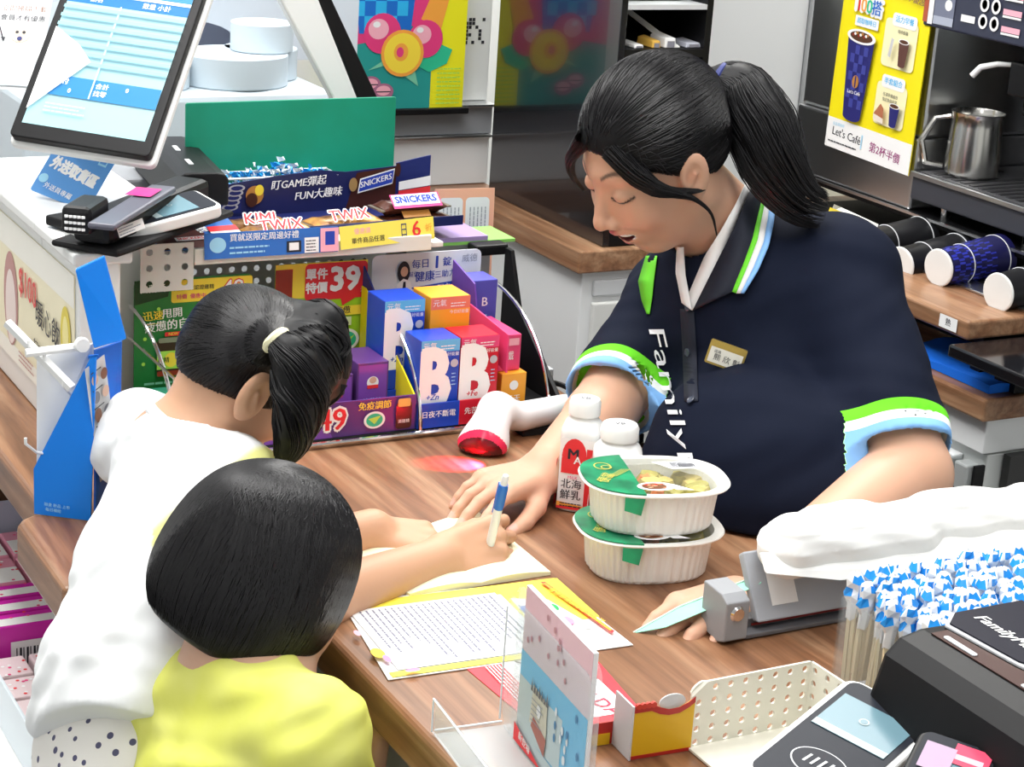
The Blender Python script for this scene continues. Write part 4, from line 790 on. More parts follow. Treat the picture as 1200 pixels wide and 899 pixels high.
def pack(label, x, y, z, w_, l_, h, m, kind, seed, grp):
    t = thing('sweet_pack', label, 'sweets', (x, y, z), 0, grp); b = MB(); b.hexa([(0, 0, 0), (w_, 0, 0), (w_, l_, 0), (0, l_, 0), (.001, .001, h), (w_-.001, .001, h), (w_-.001, l_-.001, h), (.001, l_-.001, h)], m); b.build('wrapper', t, bevel=.0025)
    p = Print(); p.rect(.003, .003, w_-.003, l_*.60, PWH) if kind != 'c' else None; pack_print(p, w_, l_, kind, seed); M1 = Matrix.Translation((0, 0, h))@Matrix.Rotation(math.radians(-90), 4, 'X'); p.build('print', t, M=Matrix(((1, 0, 0, 0), (0, 0, 1, 0), (0, -1, 0, h), (0, 0, 0, 1))))
    return t
for i in range(3):
    for j in range(2):
        pack('pink candy pack, %s row of the far pink packs, %s' % (('nearer', 'farthest')[j], ('left', 'middle', 'right')[i]), .487+.043*i, 2.185+.082*j, .6595, .040, .078, .065, PKA, 'a', i*3+j, 'pink packs in the sweet tray')
for k in range(3): pack('magenta spotted candy carton, %s of the three magenta cartons' % ('nearest', 'middle one', 'farthest')[k], .487, 2.055+.040*k, .6595, .125, .036, .070, PKB, 'm', 20+k, 'magenta cartons in the sweet tray')
t = thing('barcode_label', 'white barcode label on the nearest magenta carton', 'label', M=frame((.515, 2.0538, .672), (1, 0, 0), (0, 0, 1))); p = Print(-.0005); p.rect(0, 0, .052, .038, PWH); p.many([[(.006+.004*k, .006), (.006+.004*k+.0012*(1+k % 2), .006), (.006+.004*k+.0012*(1+k % 2), .030), (.006+.004*k, .030)] for k in range(10)], INK); p.build('print', t)
b = MB(); b.box(0, .052, -.0003, 0, 0, .038, PWH); b.build('sheet', t)
for i in range(3):
    for j in range(5): pack('small pale dotted candy packet, %s row before the magenta cartons, %s' % (('fifth', 'fourth', 'third', 'second', 'first')[j], ('left', 'middle', 'right')[i]), .487+.043*i, 1.775+.054*j, .6595, .039, .050, .040, PKC, 'c', 40+i*7+j, 'small packets in the sweet tray')
# ================================================================ coffee counter on the right
cc = thing('coffee_counter', 'white-fronted wood-topped cabinet run under the coffee machine', 'counter', (2.1, 2.2, 0))
blk(cc, 1.745, 2.45, 1.842, 2.66, .918, .95, WOOD, 'worktop', .004); blk(cc, 1.762, 2.44, 1.852, 2.66, .868, .917, WHITE, 'top_rail', .002); blk(cc, 1.775, 2.44, 1.855, 2.66, .06, .865, mat('cabinet_body', (.72, .75, .74), .4), 'body', .002); blk(cc, 1.79, 2.44, 1.87, 2.66, 0, .0595, BLACKM, 'plinth')
for k, (y0, y1) in enumerate(((2.11, 2.36), (1.90, 2.095))): blk(cc, 1.757, 1.7745, y0, y1, .10, .852, WHITE, 'door', .002)
for y0 in (1.862, 1.898): blk(cc, 1.748, 1.772, y0, y0+.026, .35, .85, mat('handle_metal', (.50, .53, .53), .4, metal=.3), 'door_handle', .003)
blk(cc, 1.757, 1.7745, 1.856, 1.860, .1, .85, BLACK, 'edge_strip')
blk(cc, 1.80, 2.43, 1.838, 1.852, .06, .866, mat('dark_end', (.035, .035, .035), .5), 'end_panel', .001)
# raised shelf of wood with a sticker
rs = thing('raised_shelf', 'low raised wooden shelf on the coffee counter with a white sticker on its edge', 'shelf', (1.95, 2.2, .9505)); blk(rs, 1.752, 2.30, 1.902, 2.60, 1.013, 1.040, WOOD, 'board', .005, 3)
for y in (1.93, 2.57): blk(rs, 1.80, 2.28, y-.01, y+.01, .951, 1.0125, BLACK, 'leg')
blk(rs, 1.9, 1.905, 1.941, 2.559, .951, 1.0125, BLACKM, 'back_panel')
p = Print(); M1 = frame((1.7505, 1.958, 1.0185), (0, -1, 0), (0, 0, 1)); p.rect(0, 0, .036, .018, PWH, .001); p.text('熱', .018, .009, .011, INK, 0, .02); p.build('sticker', rs, M=Matrix.Translation(-Vector(rs.location))@M1)
t = thing('cloth', 'bright blue folded cleaning cloth in the slot under the raised shelf', 'cloth', (1.80, 1.95, .9505)); b = MB(); R_ = random.Random(2); CL = bump(mat('cloth_blue', (.0, .14, .72), .85), (300, 300, 300), .3, .001); n_ = 9; vs = []
for i in range(n_):
    for j in range(n_): vs.append((-.035+.12*i/(n_-1), -.09+.20*j/(n_-1), .010+.003*math.sin(i*1.3+j*.8)+.002*R_.random()))
vs += [(x, y, .0003) for x, y, z in vs]; fs = []
for i in range(n_-1):
    for j in range(n_-1): a = i*n_+j; fs += [(a, a+n_, a+n_+1, a+1), (81+a, 82+a, 82+a+n_, 81+a+n_)]
for i in range(n_-1): fs += [(i, i+1, 82+i, 81+i), (72+i, 72+81+i, 72+82+i, 73+i), (i*n_, 81+i*n_, 81+(i+1)*n_, (i+1)*n_), (i*n_+8, (i+1)*n_+8, 81+(i+1)*n_+8, 81+i*n_+8)]
b.add(vs, fs, CL, True); b.build('folded_layer', t)
t = thing('lid', 'glossy black tray jutting out over the near end of the coffee counter', 'tray', (1.85, 1.84, .9505)); blk(t, 1.742, 2.2, 1.70, 1.915, 1.012, 1.018, BLACK, 'plate', .002) if False else None
blk(t, 1.720, 2.2, 1.745, 1.900, .9955, 1.0125, GLOSSB, 'plate', .003); blk(t, 1.80, 2.1, 1.85, 1.89, .951, .995, BLACKM, 'support')
# ================================================================ coffee machine
cm = thing('coffee_machine', 'big steel and black coffee machine with drip tray and glowing dials', 'coffee machine', (2.2, 2.2, 1.0405)); D = lambda *a, **k: blk(cm, *a, **k)
D(1.955, 2.45, 1.72, 2.29, 1.110, 1.150, mat('drip_dark', (.045, .048, .06), .4), 'drip_tray', .003)
D(1.962, 2.44, 1.73, 2.285, 1.1502, 1.153, mat('grate_steel', (.30, .30, .32), .3, metal=.7), 'drip_grate'); D(1.950, 1.956, 1.72, 2.29, 1.1455, 1.1535, STEEL, 'tray_edge', .001)
R_ = random.Random(6); b = MB()
for k in range(26): b.box(1.97-2.2, 2.0-2.2+.10*R_.random()+.02, 1.75-2.2+k*.02, 1.752-2.2+k*.02+.008, 1.1532-1.0405, 1.1545-1.0405, DSTEEL)
o = b.build('grate_slots', cm); o['kind'] = 'stuff'
D(1.958, 2.45, 1.72, 2.58, 1.078, 1.090, BLACK, 'lower_shelf', .002); D(1.952, 1.9575, 1.72, 2.58, 1.0865, 1.0905, STEEL, 'shelf_edge')
for y in (2.24, 2.06, 1.92): b = MB(); b.tube([(1.985-2.2, y-2.2, 1.0905-1.0405), (1.985-2.2, y-2.2, 1.1098-1.0405)], .007, CHROME, n=12); b.build('foot', cm)
for y in (2.55, 1.76): D(2.35, 2.40, y-.02, y+.02, 1.041, 1.0775, BLACK, 'foot')
D(1.958, 2.45, 2.292, 2.60, 1.0905, 1.20, mat('brushed_steel', (0, 0, 0)), 'side_base', .004); D(1.965, 2.45, 2.292, 2.60, 1.2002, 1.75, STEEL, 'side_tower', .006); D(2.25, 2.45, 1.72, 2.291, 1.1535, 1.75, mat('machine_back', (.10, .10, .11), .3, metal=.5), 'back_panel', .003)
D(2.0, 2.249, 1.72, 2.291, 1.372, 1.75, BLACK, 'head', .004); 
for k, (y0, y1, m_) in enumerate(((2.24, 2.288, DSTEEL), (2.165, 2.225, mat('machine_bronze', (.10, .085, .075), .3, metal=.7)), (2.05, 2.13, mat('machine_mirror', (.55, .58, .60), .15, metal=.9)), (1.80, 1.95, DSTEEL))): D(2.19-.02*k, 2.249, y0, y1, 1.1535, 1.3715, m_, 'column', .002)
D(2.205, 2.249, 2.14, 2.155, 1.1535, 1.3715, mat('machine_sage', (.30, .34, .30), .4), 'column', .001)
# control panel facing the cashier
D(1.945, 1.998, 1.72, 2.30, 1.372, 1.75, mat('panel_navy', (.035, .04, .07), .3), 'control_panel', .003)
p = Print(); M1 = frame((1.9445, 2.30, 1.378), (0, -1, 0), (0, 0, 1)); p.rect(.0, .0, .010, .2, mat('p_brick', (.45, .10, .05))); p.rect(.011, -.002, .022, .2, PWH); p.rect(.024, .0, .068, .2, mat('p_slate', (.18, .20, .28))); p.rect(.024, .0, .068, .012, mat('p_bluegrey', (.42, .46, .56))); p.ell(.055, .030, .008, .008, PWH); p.rect(.085, .012, .115, .022, PWH)
for j in range(3):
    for i in range(2): p.ell(.132+.024*i, .018+.024*j, .0095, .0105, PWH, 24); p.y += p.step; p.ell(.132+.024*i, .018+.024*j, .0055, .0068, MATS['panel_navy'], 24); p.y += p.step
    p.rect(.172, .010+.024*j, .21, .018+.024*j, LPK); p.rect(.172, .006+.024*j, .21, .009+.024*j, PWH)
p.build('panel_print', cm, M=Matrix.Translation(-Vector(cm.location))@M1)
# spout and steam wand
D(1.975, 2.05, 2.045, 2.135, 1.296, 1.345, BLACK, 'spout_block', .004); D(1.995, 2.03, 2.09, 2.12, 1.268, 1.2955, BLACK, 'nozzle', .003); D(1.99, 2.06, 2.06, 2.12, 1.3455, 1.3715, BLACKM, 'spout_neck'); D(1.985, 2.0, 1.90, 2.03, 1.1535, 1.30, BLACK, 'front_column', .001)
b = MB(); f = lambda x, y, z: (x-2.2, y-2.2, z-1.0405); b.tube([f(1.985, 2.14, 1.338), f(1.97, 2.155, 1.337), f(1.955, 2.172, 1.330), f(1.95, 2.182, 1.316)], [.0035, .004, .0048, .005], mat('wand_white', (.85, .86, .86), .25), n=10); b.build('wand', cm)
# milk pitcher
t = thing('milk_pitcher', 'brushed steel milk pitcher standing on the drip tray', 'pitcher', (2.02, 2.235, 1.155)); b = MB(); ST2 = mat('pitcher_steel', (.66, .65, .62), .22, metal=1)
b.lathe([(0, 0), (.036, 0), (.040, .004), (.041, .03), (.038, .075), (.0375, .088), (.041, .096), (.039, .0965), (.0355, .088), (.036, .07), (.038, .01), (0, .008)], ST2, n=48); b.build('body', t)
b = MB(); b.tube([(-.022, -.0-.035+.07, .085), (-.040, .048, .080), (-.056, .056, .045), (-.048, .050, .012), (-.030, .030, .010)], [.0045, .0045, .005, .005, .004], ST2, n=8); b.build('handle', t)
# tissue-like stickers behind: yellow poster on the machine's side
M1 = frame((1.949, 2.505, 1.150), (0, -1, -.028), (0, 0, 1)); PW, PH = .212, .30
po = thing('poster', 'yellow coffee poster with a tall blue cup hanging on the coffee machine', 'poster', M=M1); b = MB(); b.box(0, PW, 0, .002, 0, PH, mat('poster_coffee_yellow', (.93, .80, .01), .4)); b.build('sheet', po)
p = Print(); p.poly([(0, 0), (PW, 0), (PW, .048), (0, .048)], PWH); p.text("Let's Café", .052, .026, .0185, INK, -2, .02); p.text('第2杯半價', .150, .020, .017, mat('p_plum', (.35, .06, .22)), -3, .02); p.text('全品項咖啡', .030, .039, .006, PLB); p.lines(.008, .008, .10, .013, 1, INK, .4); p.rect(.091, .014, .0935, .036, PLB)
CY = mat('p_paleyellow', (.96, .90, .55)); p.rect(.112, .062, .185, .128, CY, .008); p.rect(.112, .152, .190, .225, CY, .008); p.rect(.122, .120, .178, .140, PWH, .006); p.text('半套組合', .150, .130, .011, B2, 0, .03); p.rect(.128, .215, .186, .235, PWH, .006); p.text('活力早餐', .157, .2255, .011, B2, 0, .03); p.text('任選早餐組合', .148, .110, .006, INK); p.text('指定飲品同享', .148, .102, .006, INK); p.text('咖啡搭餐', .157, .208, .006, INK)
p.rect(.040, .200, .098, .216, PWH, .002); p.text('超取咖啡日', .069, .208, .0095, B2, 0, .02); p.text('100搭', .068, .232, .030, PWH, 0, .10); p.text('1', .046, .232, .030, PRED, 0, .03); p.text('0', .058, .232, .030, ORN, 0, .03); p.text('0', .072, .232, .030, LEAF, 0, .03); p.text('搭', .090, .232, .024, B1, 0, .03); p.text('天天享優惠', .165, .262, .014, mat('p_brown3', (.25, .12, .08)), -4, .03)
def cupp(cx, z0, z1, wt, wb, dark, chk):
    p.poly([(cx-wt, z1), (cx+wt, z1), (cx+wb, z0), (cx-wb, z0)], dark); p.ell(cx, z0, wb, wb*.35, dark); 
    if chk:
        n_ = 9; p.many([[(cx-wt*.95+wt*1.9*(i/6)+0, z0+(z1-z0)*j/n_), (cx-wt*.95+wt*1.9*((i+1)/6), z0+(z1-z0)*j/n_), (cx-wt*.95+wt*1.9*((i+1)/6), z0+(z1-z0)*(j+1)/n_), (cx-wt*.95+wt*1.9*(i/6), z0+(z1-z0)*(j+1)/n_)] for i in range(1, 5) for j in range(1, n_-1) if (i+j) % 2], mat('p_cupcheck', (.05, .06, .32)))
    p.ell(cx, z1, wt*1.08, wt*.34, PWH); p.ell(cx, z1, wt*.85, wt*.24, mat('p_coffee', (.10, .04, .02)))
cupp(.064, .060, .185, .033, .022, mat('p_cupnavy', (.02, .02, .16)), True); p.ell(.064, .115, .008, .010, mat('p_caramel', (.5, .22, .05))); p.rect(.0625, .106, .0655, .124, mat('p_cupnavy', (0, 0, 0))); p.text("Let's Café", .064, .098, .008, PWH, bold=.02)
for k in range(9): p.ell(.045+.0045*k, .186+.002*(k % 3), .003, .0025, [mat('p_brown', (.3, .03, .01)), PWH, mat('p_caramel', (0, 0, 0))][k % 3], 7); p.y += p.step*.9
cupp(.168, .160, .196, .012, .008, mat('p_coffeecup', (.12, .05, .04)), False); cupp(.168, .068, .098, .012, .008, mat('p_cupnavy', (0, 0, 0)), False); p.poly([(.136, .170), (.142, .168), (.146, .196), (.140, .198)], mat('p_silver2', (.6, .6, .62))); p.poly([(.122, .078), (.146, .074), (.144, .090), (.136, .096)], mat('p_cakebrown', (.45, .16, .08))); p.poly([(.122, .078), (.146, .074), (.147, .066), (.124, .069)], mat('p_cream3', (.85, .75, .65))); p.build('print', po)
# ================================================================ cups lying in the holders
def cup(label, tip, dirv, r0, r1, L_, m, lid, grp=None, chk=False):
    """open/lid end at tip, cup runs back along dirv"""
    d_ = unit(dirv); M1 = frame(tip, np.cross(d_, (0, 0, 1)), np.array((0, 0, 1.))); u_ = unit(np.cross(d_, (0, 0, 1))); v_ = np.cross(u_, d_)
    M1 = Matrix(((u_[0], v_[0], d_[0], tip[0]), (u_[1], v_[1], d_[1], tip[1]), (u_[2], v_[2], d_[2], tip[2]), (0, 0, 0, 1))); t = thing('paper_cup', label, 'cup', M=M1)
    b = MB(); b.lathe([(0, .003), (r0, .003), (r1, L_)] if lid else [(0, .003), (r0, .003), (r1, L_)], m, n=40); b.build('cup_body', t)
    b = MB(); b.tube([(r0*math.cos(a), r0*math.sin(a), .002) for a in np.linspace(0, 2*math.pi, 41)[:-1]], .0018, WPL, closed=True); b.build('rim', t)
    b = MB(); b.lathe([(0, .0), (r0*.98, 0), (r0*.98, .0028), (0, .0028)], WPL, n=40); b.build('bottom_disc' if not lid else 'lid', t)
    for z_ in (.045, L_-.012): b = MB(); rr = r0+(r1-r0)*(z_/L_); b.tube([(rr*1.003*math.cos(a), rr*1.003*math.sin(a), z_) for a in np.linspace(0, 2*math.pi, 41)[:-1]], .0009, LGREY, n=5, closed=True); b.build('band', t)
    if chk:
        b = MB(); n_ = 20; CKM = mat('cup_blue', (.03, .04, .42), .35)
        for i in range(n_):
            for j in range(8):
                if (i+j) % 2: continue
                z0_, z1_ = .008+.010*j, .018+.010*j; v4 = []
                for aa, zz in ((i, z0_), (i+1, z0_), (i+1, z1_), (i, z1_)): rr = (r0+(r1-r0)*zz/L_)*1.004; v4.append((rr*math.cos(2*math.pi*aa/n_), rr*math.sin(2*math.pi*aa/n_), zz))
                b.add(v4, [(0, 1, 2, 3)], CKM)
        b.build('check_print', t)
    return t
CBK = mat('cup_black', (.008, .008, .010), .4); CNV = mat('cup_navy', (.010, .010, .07), .4)
cd_ = unit(np.array((1, .10, .05)))
for lb, px, py, d_, r_, m_, lid, chk in (('black paper cup behind the cashier\'s shoulder, farthest in the row', 1012, 290, 2.80, .030, CBK, False, False), ('black paper cup lying second from the far end, white base toward the room', 1054, 311, 2.72, .031, CBK, False, False), ('navy checked paper cup lying in the middle of the cup row', 1099, 314, 2.66, .031, CNV, False, True), ('black paper cup with a white rim at the right end of the row', 1169, 343, 2.56, .031, CBK, True, False)):
    cup(lb, onX(1.835, px, py), cd_, .0255, .033, .125, m_, lid, chk=chk)
hl = thing('cup_holder', 'long grey steel cup holder rail under the row of paper cups', 'holder', (1.85, 2.1, 1.0405)); blk(hl, 1.86, 1.90, 1.905, 2.55, .9925+.048, 1.0445, STEEL, 'rail', .001); blk(hl, 1.90, 2.20, 1.905, 2.55, .9925+.048, 1.043, BLACKM, 'mat')
t = thing('snack_bag', 'white and yellow snack bag with a green dot beside the cups', 'bag', M=frame(at(966, 268, 2.93), at(1018, 292, 2.90)-at(966, 268, 2.93), (0, .15, 1))); b = MB(); w_ = .075
vs = []; n_ = 7
for i in range(n_):
    for j in range(n_): u, v = i/(n_-1), j/(n_-1); vs.append((u*w_, -.016*math.sin(math.pi*u)**.6*math.sin(math.pi*v)**.6, v*.07-.03))
for i in range(n_):
    for j in range(n_): u, v = i/(n_-1), j/(n_-1); vs.append((u*w_, .014*math.sin(math.pi*u)**.6*math.sin(math.pi*v)**.6, v*.07-.03))
fs = []
for i in range(n_-1):
    for j in range(n_-1): a = i*n_+j; fs += [(a, a+n_, a+n_+1, a+1), (49+a, 50+a, 50+a+n_, 49+a+n_)]
b.add(vs, fs, mat('bag_white', (.82, .83, .80), .4), True); b.build('pouch', t); p = Print(-.0175); p.ell(.022, .012, .008, .008, LEAF); p.build('print', t)
p = Print(-.012); p.poly([(.0, .028), (.07, .034), (.05, .039), (.0, .036)], YEL); p.poly([(.045, -.01), (.07, -.002), (.068, .008)], YEL); p.build('stripe', t)
# ================================================================ people: shared
SKIN = vcol_mat('skin', rough=.45, sss=.12, spec=.35)
HAIR = mat('black_hair', (.004, .004, .005), .50, spec=.25)
HAIR_S = mat('hair_strand', (.008, .0075, .009), .34, spec=.40)
def warp(s):
    s = s.copy(); z = s[:, 2].copy(); s[:, 0] += .36*np.clip(-.040-z, 0, .075)
    t = np.clip((z+.040)/.035, 0, 1)*np.clip((s[:, 0]-.02)/.03, 0, 1); s[:, 2] -= .0065*t*t*(3-2*t); return s
def face_sdf(q, smile=True, es=1.0, eo=0.0):
    """adult head; x forward, y left, z up, metres"""
    y = np.abs(q[:, 1]); s = q.copy(); s[:, 1] = y; s = warp(s)
    d = ell(s, (-.012, 0, .035), (.090, .073, .084))
    d = smin(d, ell(s, (.028, 0, -.028), (.060, .056, .078)), .03)
    d = smin(d, cap(s, (.0, .044, -.052), (.058, .008, -.094), .020, .020), .025)
    d = smin(d, ell(s, (.054, .030, -.034), (.028, .026, .028)), .02)
    d = smin(d, cap(s, (.077, 0, .024), (.062, .036, .020), .011, .012), .014)
    d = smax(d, -ell(s, (.096, .031, .002), (.015, .016, .011)), .012)
    d = smin(d, ell(s, (.0705, .0315, -.002), (.0145, .0150, .0125)), .003)
    d = smin(d, cap(s, (.082, 0, .006), (.0995, 0, -.030), .0065, .0085), .010)
    d = smin(d, ell(s, (.1010, 0, -.034), (.0105, .0105, .0088)), .006)
    d = smin(d, ell(s, (.091, .0120, -.038), (.0095, .0070, .0070)), .005)
    d = smax(d, -ell(s, (.0975, .0055, -.0435), (.004, .0026, .0028)), .002)
    d = smin(d, ell(s, (.070, 0, -.066), (.026, .030, .024)), .014)
    if smile:
        s0 = s; s = s.copy(); s[:, 2] -= 8*s[:, 1]**2
        d = smin(d, cap(s, (.0945, .003, -.0560), (.074, .0285, -.0560), .0048, .0026), .004)
        d = smin(d, cap(s, (.0885, .0, -.0800), (.072, .0275, -.0600), .0058, .0028), .004)
        d = smax(d, -ell(s, (.086, 0, -.0665), (.0200, .0255, .0068)), .002)
        d = smin(d, ell(s, (.0720, 0, -.0635), (.0222, .0275, .0068)), .001); s = s0
    else:
        d = smin(d, cap(s, (.0945, .003, -.0590), (.081, .022, -.0600), .0052, .0030), .004)
        d = smin(d, cap(s, (.0915, .0, -.0735), (.080, .020, -.0635), .0062, .0030), .004)
    d = smin(d, ell(s, (.066, 0, -.102), (.018, .021, .017)), .016)
    # ear
    e = (s-A(-.006, .077+eo, -.006))/es; Re = axes((1, -.25, .25), (-.2, .15, 1)); e2 = e@Re.astype(np.float32)
    ear = ell(e2, (0, 0, 0), (.0200, .0080, .034)); ear = smax(ear, -ell(e2, (.004, .0095, .003), (.0125, .0080, .022)), .004)
    ear = smin(ear, cap(e2, (.0, .004, .006), (.007, .002, -.012), .0030, .0035), .003)
    return smin(d, ear*es, .004)
def face_tint(q, base, lip, brow=(.05, .035, .03), teeth=True, closed=True):
    s = q.copy(); s[:, 1] = np.abs(s[:, 1]); s = warp(s); N = len(q); T = np.tile(np.array(base, float), (N, 1))
    def mix(m, c): T[:] = T*(1-m[:, None])+np.array(c)*m[:, None]
    def sst(x, a, b): t = np.clip((x-a)/(b-a), 0, 1); return t*t*(3-2*t)
    front = sst(s[:, 0], .03, .06)
    mix(.35*sst(-np.linalg.norm((s-A(.062, .042, -.040))/A(1, 1, 1), axis=1), -.032, -.005), (base[0]*.98, base[1]*.72, base[2]*.68))
    mix(.3*sst(-np.linalg.norm(s-A(.106, 0, -.036), axis=1), -.02, -.004), (base[0]*.97, base[1]*.75, base[2]*.7))
    # lips
    if teeth:
        s0 = s; s = s.copy(); s[:, 2] -= 8*s[:, 1]**2
        u = np.minimum(cap(s, (.0955, .0, -.0560), (.074, .0285, -.0562), .0056, .0030), cap(s, (.0895, .0, -.0803), (.072, .0275, -.0605), .0064, .0030))
        mix(sst(-u, -.0012, .0004), lip)
        inside = (ell(s, (.086, 0, -.0665), (.0208, .0270, .0074)) < .0008) & (s[:, 0] < .0945); T[inside] = (.16, .03, .03)
        T[inside & (s[:, 2] > -.0715)] = (.85, .83, .80); s = s0
    else:
        u = np.minimum(cap(s, (.0955, .0, -.0590), (.081, .022, -.0605), .0058, .0028), cap(s, (.0925, .0, -.0738), (.080, .021, -.0638), .0068, .0028))
        mix(sst(-u, -.0012, .0004), lip)
    # brows
    bz = .0225+.010*np.clip(1-((s[:, 1]-.036)/.024)**2, -1, 1); mk = (s[:, 1] > .013) & (s[:, 1] < .054) & front.astype(bool)
    mix(.8*mk*sst(-np.abs(s[:, 2]-bz), -.0040, -.0012), brow)
    # lash line
    lz = -.0050-.0035*(1-((s[:, 1]-.0315)/.015)**2) if closed else -.001
    mk = (s[:, 1] > .0165) & (s[:, 1] < .0475) & (s[:, 0] > .06)
    mix(mk*sst(-np.abs(s[:, 2]-lz), -.0026, -.0009), (.02, .012, .01))
    # ear inner
    mix(.35*sst(-np.linalg.norm(s-A(-.002, .078, -.004), axis=1), -.016, -.004), (base[0]*.75, base[1]*.45, base[2]*.38))
    mix(sst(-np.linalg.norm(s-A(.0975, .0055, -.0435), axis=1), -.0045, -.002), (.18, .06, .05))
    T[np.linalg.norm(q, axis=1) > .17] = base
    return T
def hand_joints(W, R, curls, s=1.0, spread=0.05, thumb=(.55, .78, -.25), tbend=.25, side=1):
    """R columns: x along fingers, y toward the thumb side, z back of the hand. returns (palm capsules, finger chains)"""
    W = np.asarray(W, float); loc = lambda p: W+R@(np.array(p)*s)
    ys = [.030, .0105, -.0100, -.0285]; xs = [.088, .092, .087, .078]; L = [.070, .078, .072, .056]; rr = [.0090, .0092, .0088, .0078]
    kn = [loc((x, y, 0)) for x, y in zip(xs, ys)]
    palm = [(loc((.008, y*.55, -.004)), k, .0165*s, .0125*s) for y, k in zip(ys, kn)]
    chains = []
    for i in range(4):
        a = 0; p = np.array((xs[i], ys[i], 0.)); pts = [loc(p)]; rs = [rr[i]*s*1.08]
        for j, (fr, c) in enumerate(zip((.45, .30, .25), curls[i])):
            a += c; sp = (1.5-i)*spread
            p = p+np.array((math.cos(a)*math.cos(sp), math.sin(sp)*math.cos(a), -math.sin(a)))*L[i]*fr; pts.append(loc(p)); rs.append(rr[i]*s*(1-.09*(j+1)))
        chains.append((pts, rs))
    t = np.array(thumb, float); t /= np.linalg.norm(t); p = np.array((.022, .020, -.010)); pts = [loc(p)]; rs = [.0165*s]
    for j, l in enumerate((.043, .032, .026)):
        p = p+t*l; pts.append(loc(p)); rs.append((.0125, .0105, .0088)[j]*s)
        t = t+np.array((tbend, -tbend*1.0, -.05)); t /= np.linalg.norm(t)
    chains.append((pts, rs)); return palm, chains
def hand_sdf(P, H, s=1.0):
    palm, ch = H; d = None
    for a, b, ra, rb in palm:
        e = cap(P, a, b, ra, rb); d = e if d is None else smin(d, e, .010*s)
    f = None
    for pts, rs in ch[:4]:
        e = chain(P, pts, rs, .002); f = e if f is None else np.minimum(f, e)
    d = smin(d, f, .007*s); return smin(d, chain(P, ch[4][0], ch[4][1], .003), .010*s)
def nail_tint(V, T, H, R, s=1.0, col=(.74, .44, .36)):
    for pts, rs in H[1]:
        a, b = np.array(pts[-2]), np.array(pts[-1]); ax = (b-a)/np.linalg.norm(b-a); c = b+R[:, 2]*rs[-1]*.8
        q = V-c; m = (np.linalg.norm(q, axis=1) < .0058*s) & ((V-b)@R[:, 2] > .003*s)
        T[m] = col
    for pts, rs in H[1]:                                     # warmer knuckles
        for k in (0, 1): 
            d = np.linalg.norm(V-np.array(pts[k]), axis=1); w_ = np.clip(1-d/(.014*s), 0, 1)*.28; T[:] = T*(1-w_[:, None])+T*np.array((.97, .78, .72))*w_[:, None]
def lock_strands(name, poly, radii, K, m, parent, r=.0008, n=22, seed=1, flat=None):
    rng = np.random.default_rng(seed); poly = np.array(poly, float); L = len(poly); ts = np.linspace(0, L-1, n)
    def cr(arr, t):
        i = int(min(t, L-2)); f = t-i; p = [arr[max(i-1, 0)], arr[i], arr[i+1], arr[min(i+2, L-1)]]
        return .5*((2*p[1])+(-p[0]+p[2])*f+(2*p[0]-5*p[1]+4*p[2]-p[3])*f*f+(-p[0]+3*p[1]-3*p[2]+p[3])*f**3)
    C_ = np.array([cr(poly, t) for t in ts]); Rr = np.array([np.interp(t, range(L), radii) for t in ts])
    th = rng.uniform(0, 2*np.pi, K); rad = rng.uniform(.72, 1.05, K)**.7; tw = rng.normal(0, .35, K)
    tg = np.gradient(C_, axis=0); tg /= np.linalg.norm(tg, axis=1)[:, None]; ref = np.array((.3, .2, .93)); u = np.cross(tg, ref); u /= np.linalg.norm(u, axis=1)[:, None]; v = np.cross(tg, u)
    ang = th[:, None]+tw[:, None]*np.linspace(0, 1, n)[None]; rd = rad[:, None]*Rr[None]*(1+.10*np.sin(np.linspace(0, 5, n)[None]+th[:, None]*3))
    pts = C_[None]+(np.cos(ang)[..., None]*u[None]+np.sin(ang)[..., None]*v[None])*rd[..., None]
    return tubes_np(name, pts.astype(np.float32), r, m, parent)
def smooth_poly(poly, radii, n=16):
    poly = np.array(poly, float); L = len(poly); out = []
    for t in np.linspace(0, L-1, n):
        i = int(min(t, L-2)); f = t-i; p = [poly[max(i-1, 0)], poly[i], poly[i+1], poly[min(i+2, L-1)]]
        out.append(.5*((2*p[1])+(-p[0]+p[2])*f+(2*p[0]-5*p[1]+4*p[2]-p[3])*f*f+(-p[0]+3*p[1]-3*p[2]+p[3])*f**3))
    return out, [float(np.interp(t, range(L), radii)) for t in np.linspace(0, L-1, n)]

# ================================================================ the cashier
def unit(v): v = np.array(v, float); return v/np.linalg.norm(v)
th_, pi_ = math.radians(-3), math.radians(31); sW = .87
hf = np.array((-math.cos(th_), math.sin(th_), 0)); wf = unit(hf*math.cos(pi_)+np.array((0, 0, -1))*math.sin(pi_))
WR = axes(wf, (0.0, -.06, 1)); WRf = WR.astype(np.float32)
earW = at(812, 206, 2.14); HcW = earW-WR@(np.array((-.006, .074, -.006))*sW)
HcWf = HcW.astype(np.float32)
wl = lambda p: HcW+WR@(np.array(p)*sW)
nbW = at(862, 285, 2.33); shLW = at(985, 322, 2.235); shRW = at(792, 350, 2.44)
elLW = at(1064, 556, 2.09); wrLW = at(905, 672, 1.935); elRW = at(701, 492, 2.262); wrRW = onZ(.987, 642, 549)
chW = at(885, 405, 2.32); beW = at(905, 592, 2.18); hipW = at(1005, 655, 2.36)
def hand_axes(fing, back): 
    f = unit(fing); b = np.array(back, float); b -= f*(b@f); b = unit(b); return f, b
# her right hand lies on the counter, fingers toward the notebook, thumb side toward the camera
f_, b_ = hand_axes(onZ(.986, 545, 578)-onZ(.986, 640, 548), (0, 0, 1)); y_ = -np.cross(f_, b_)
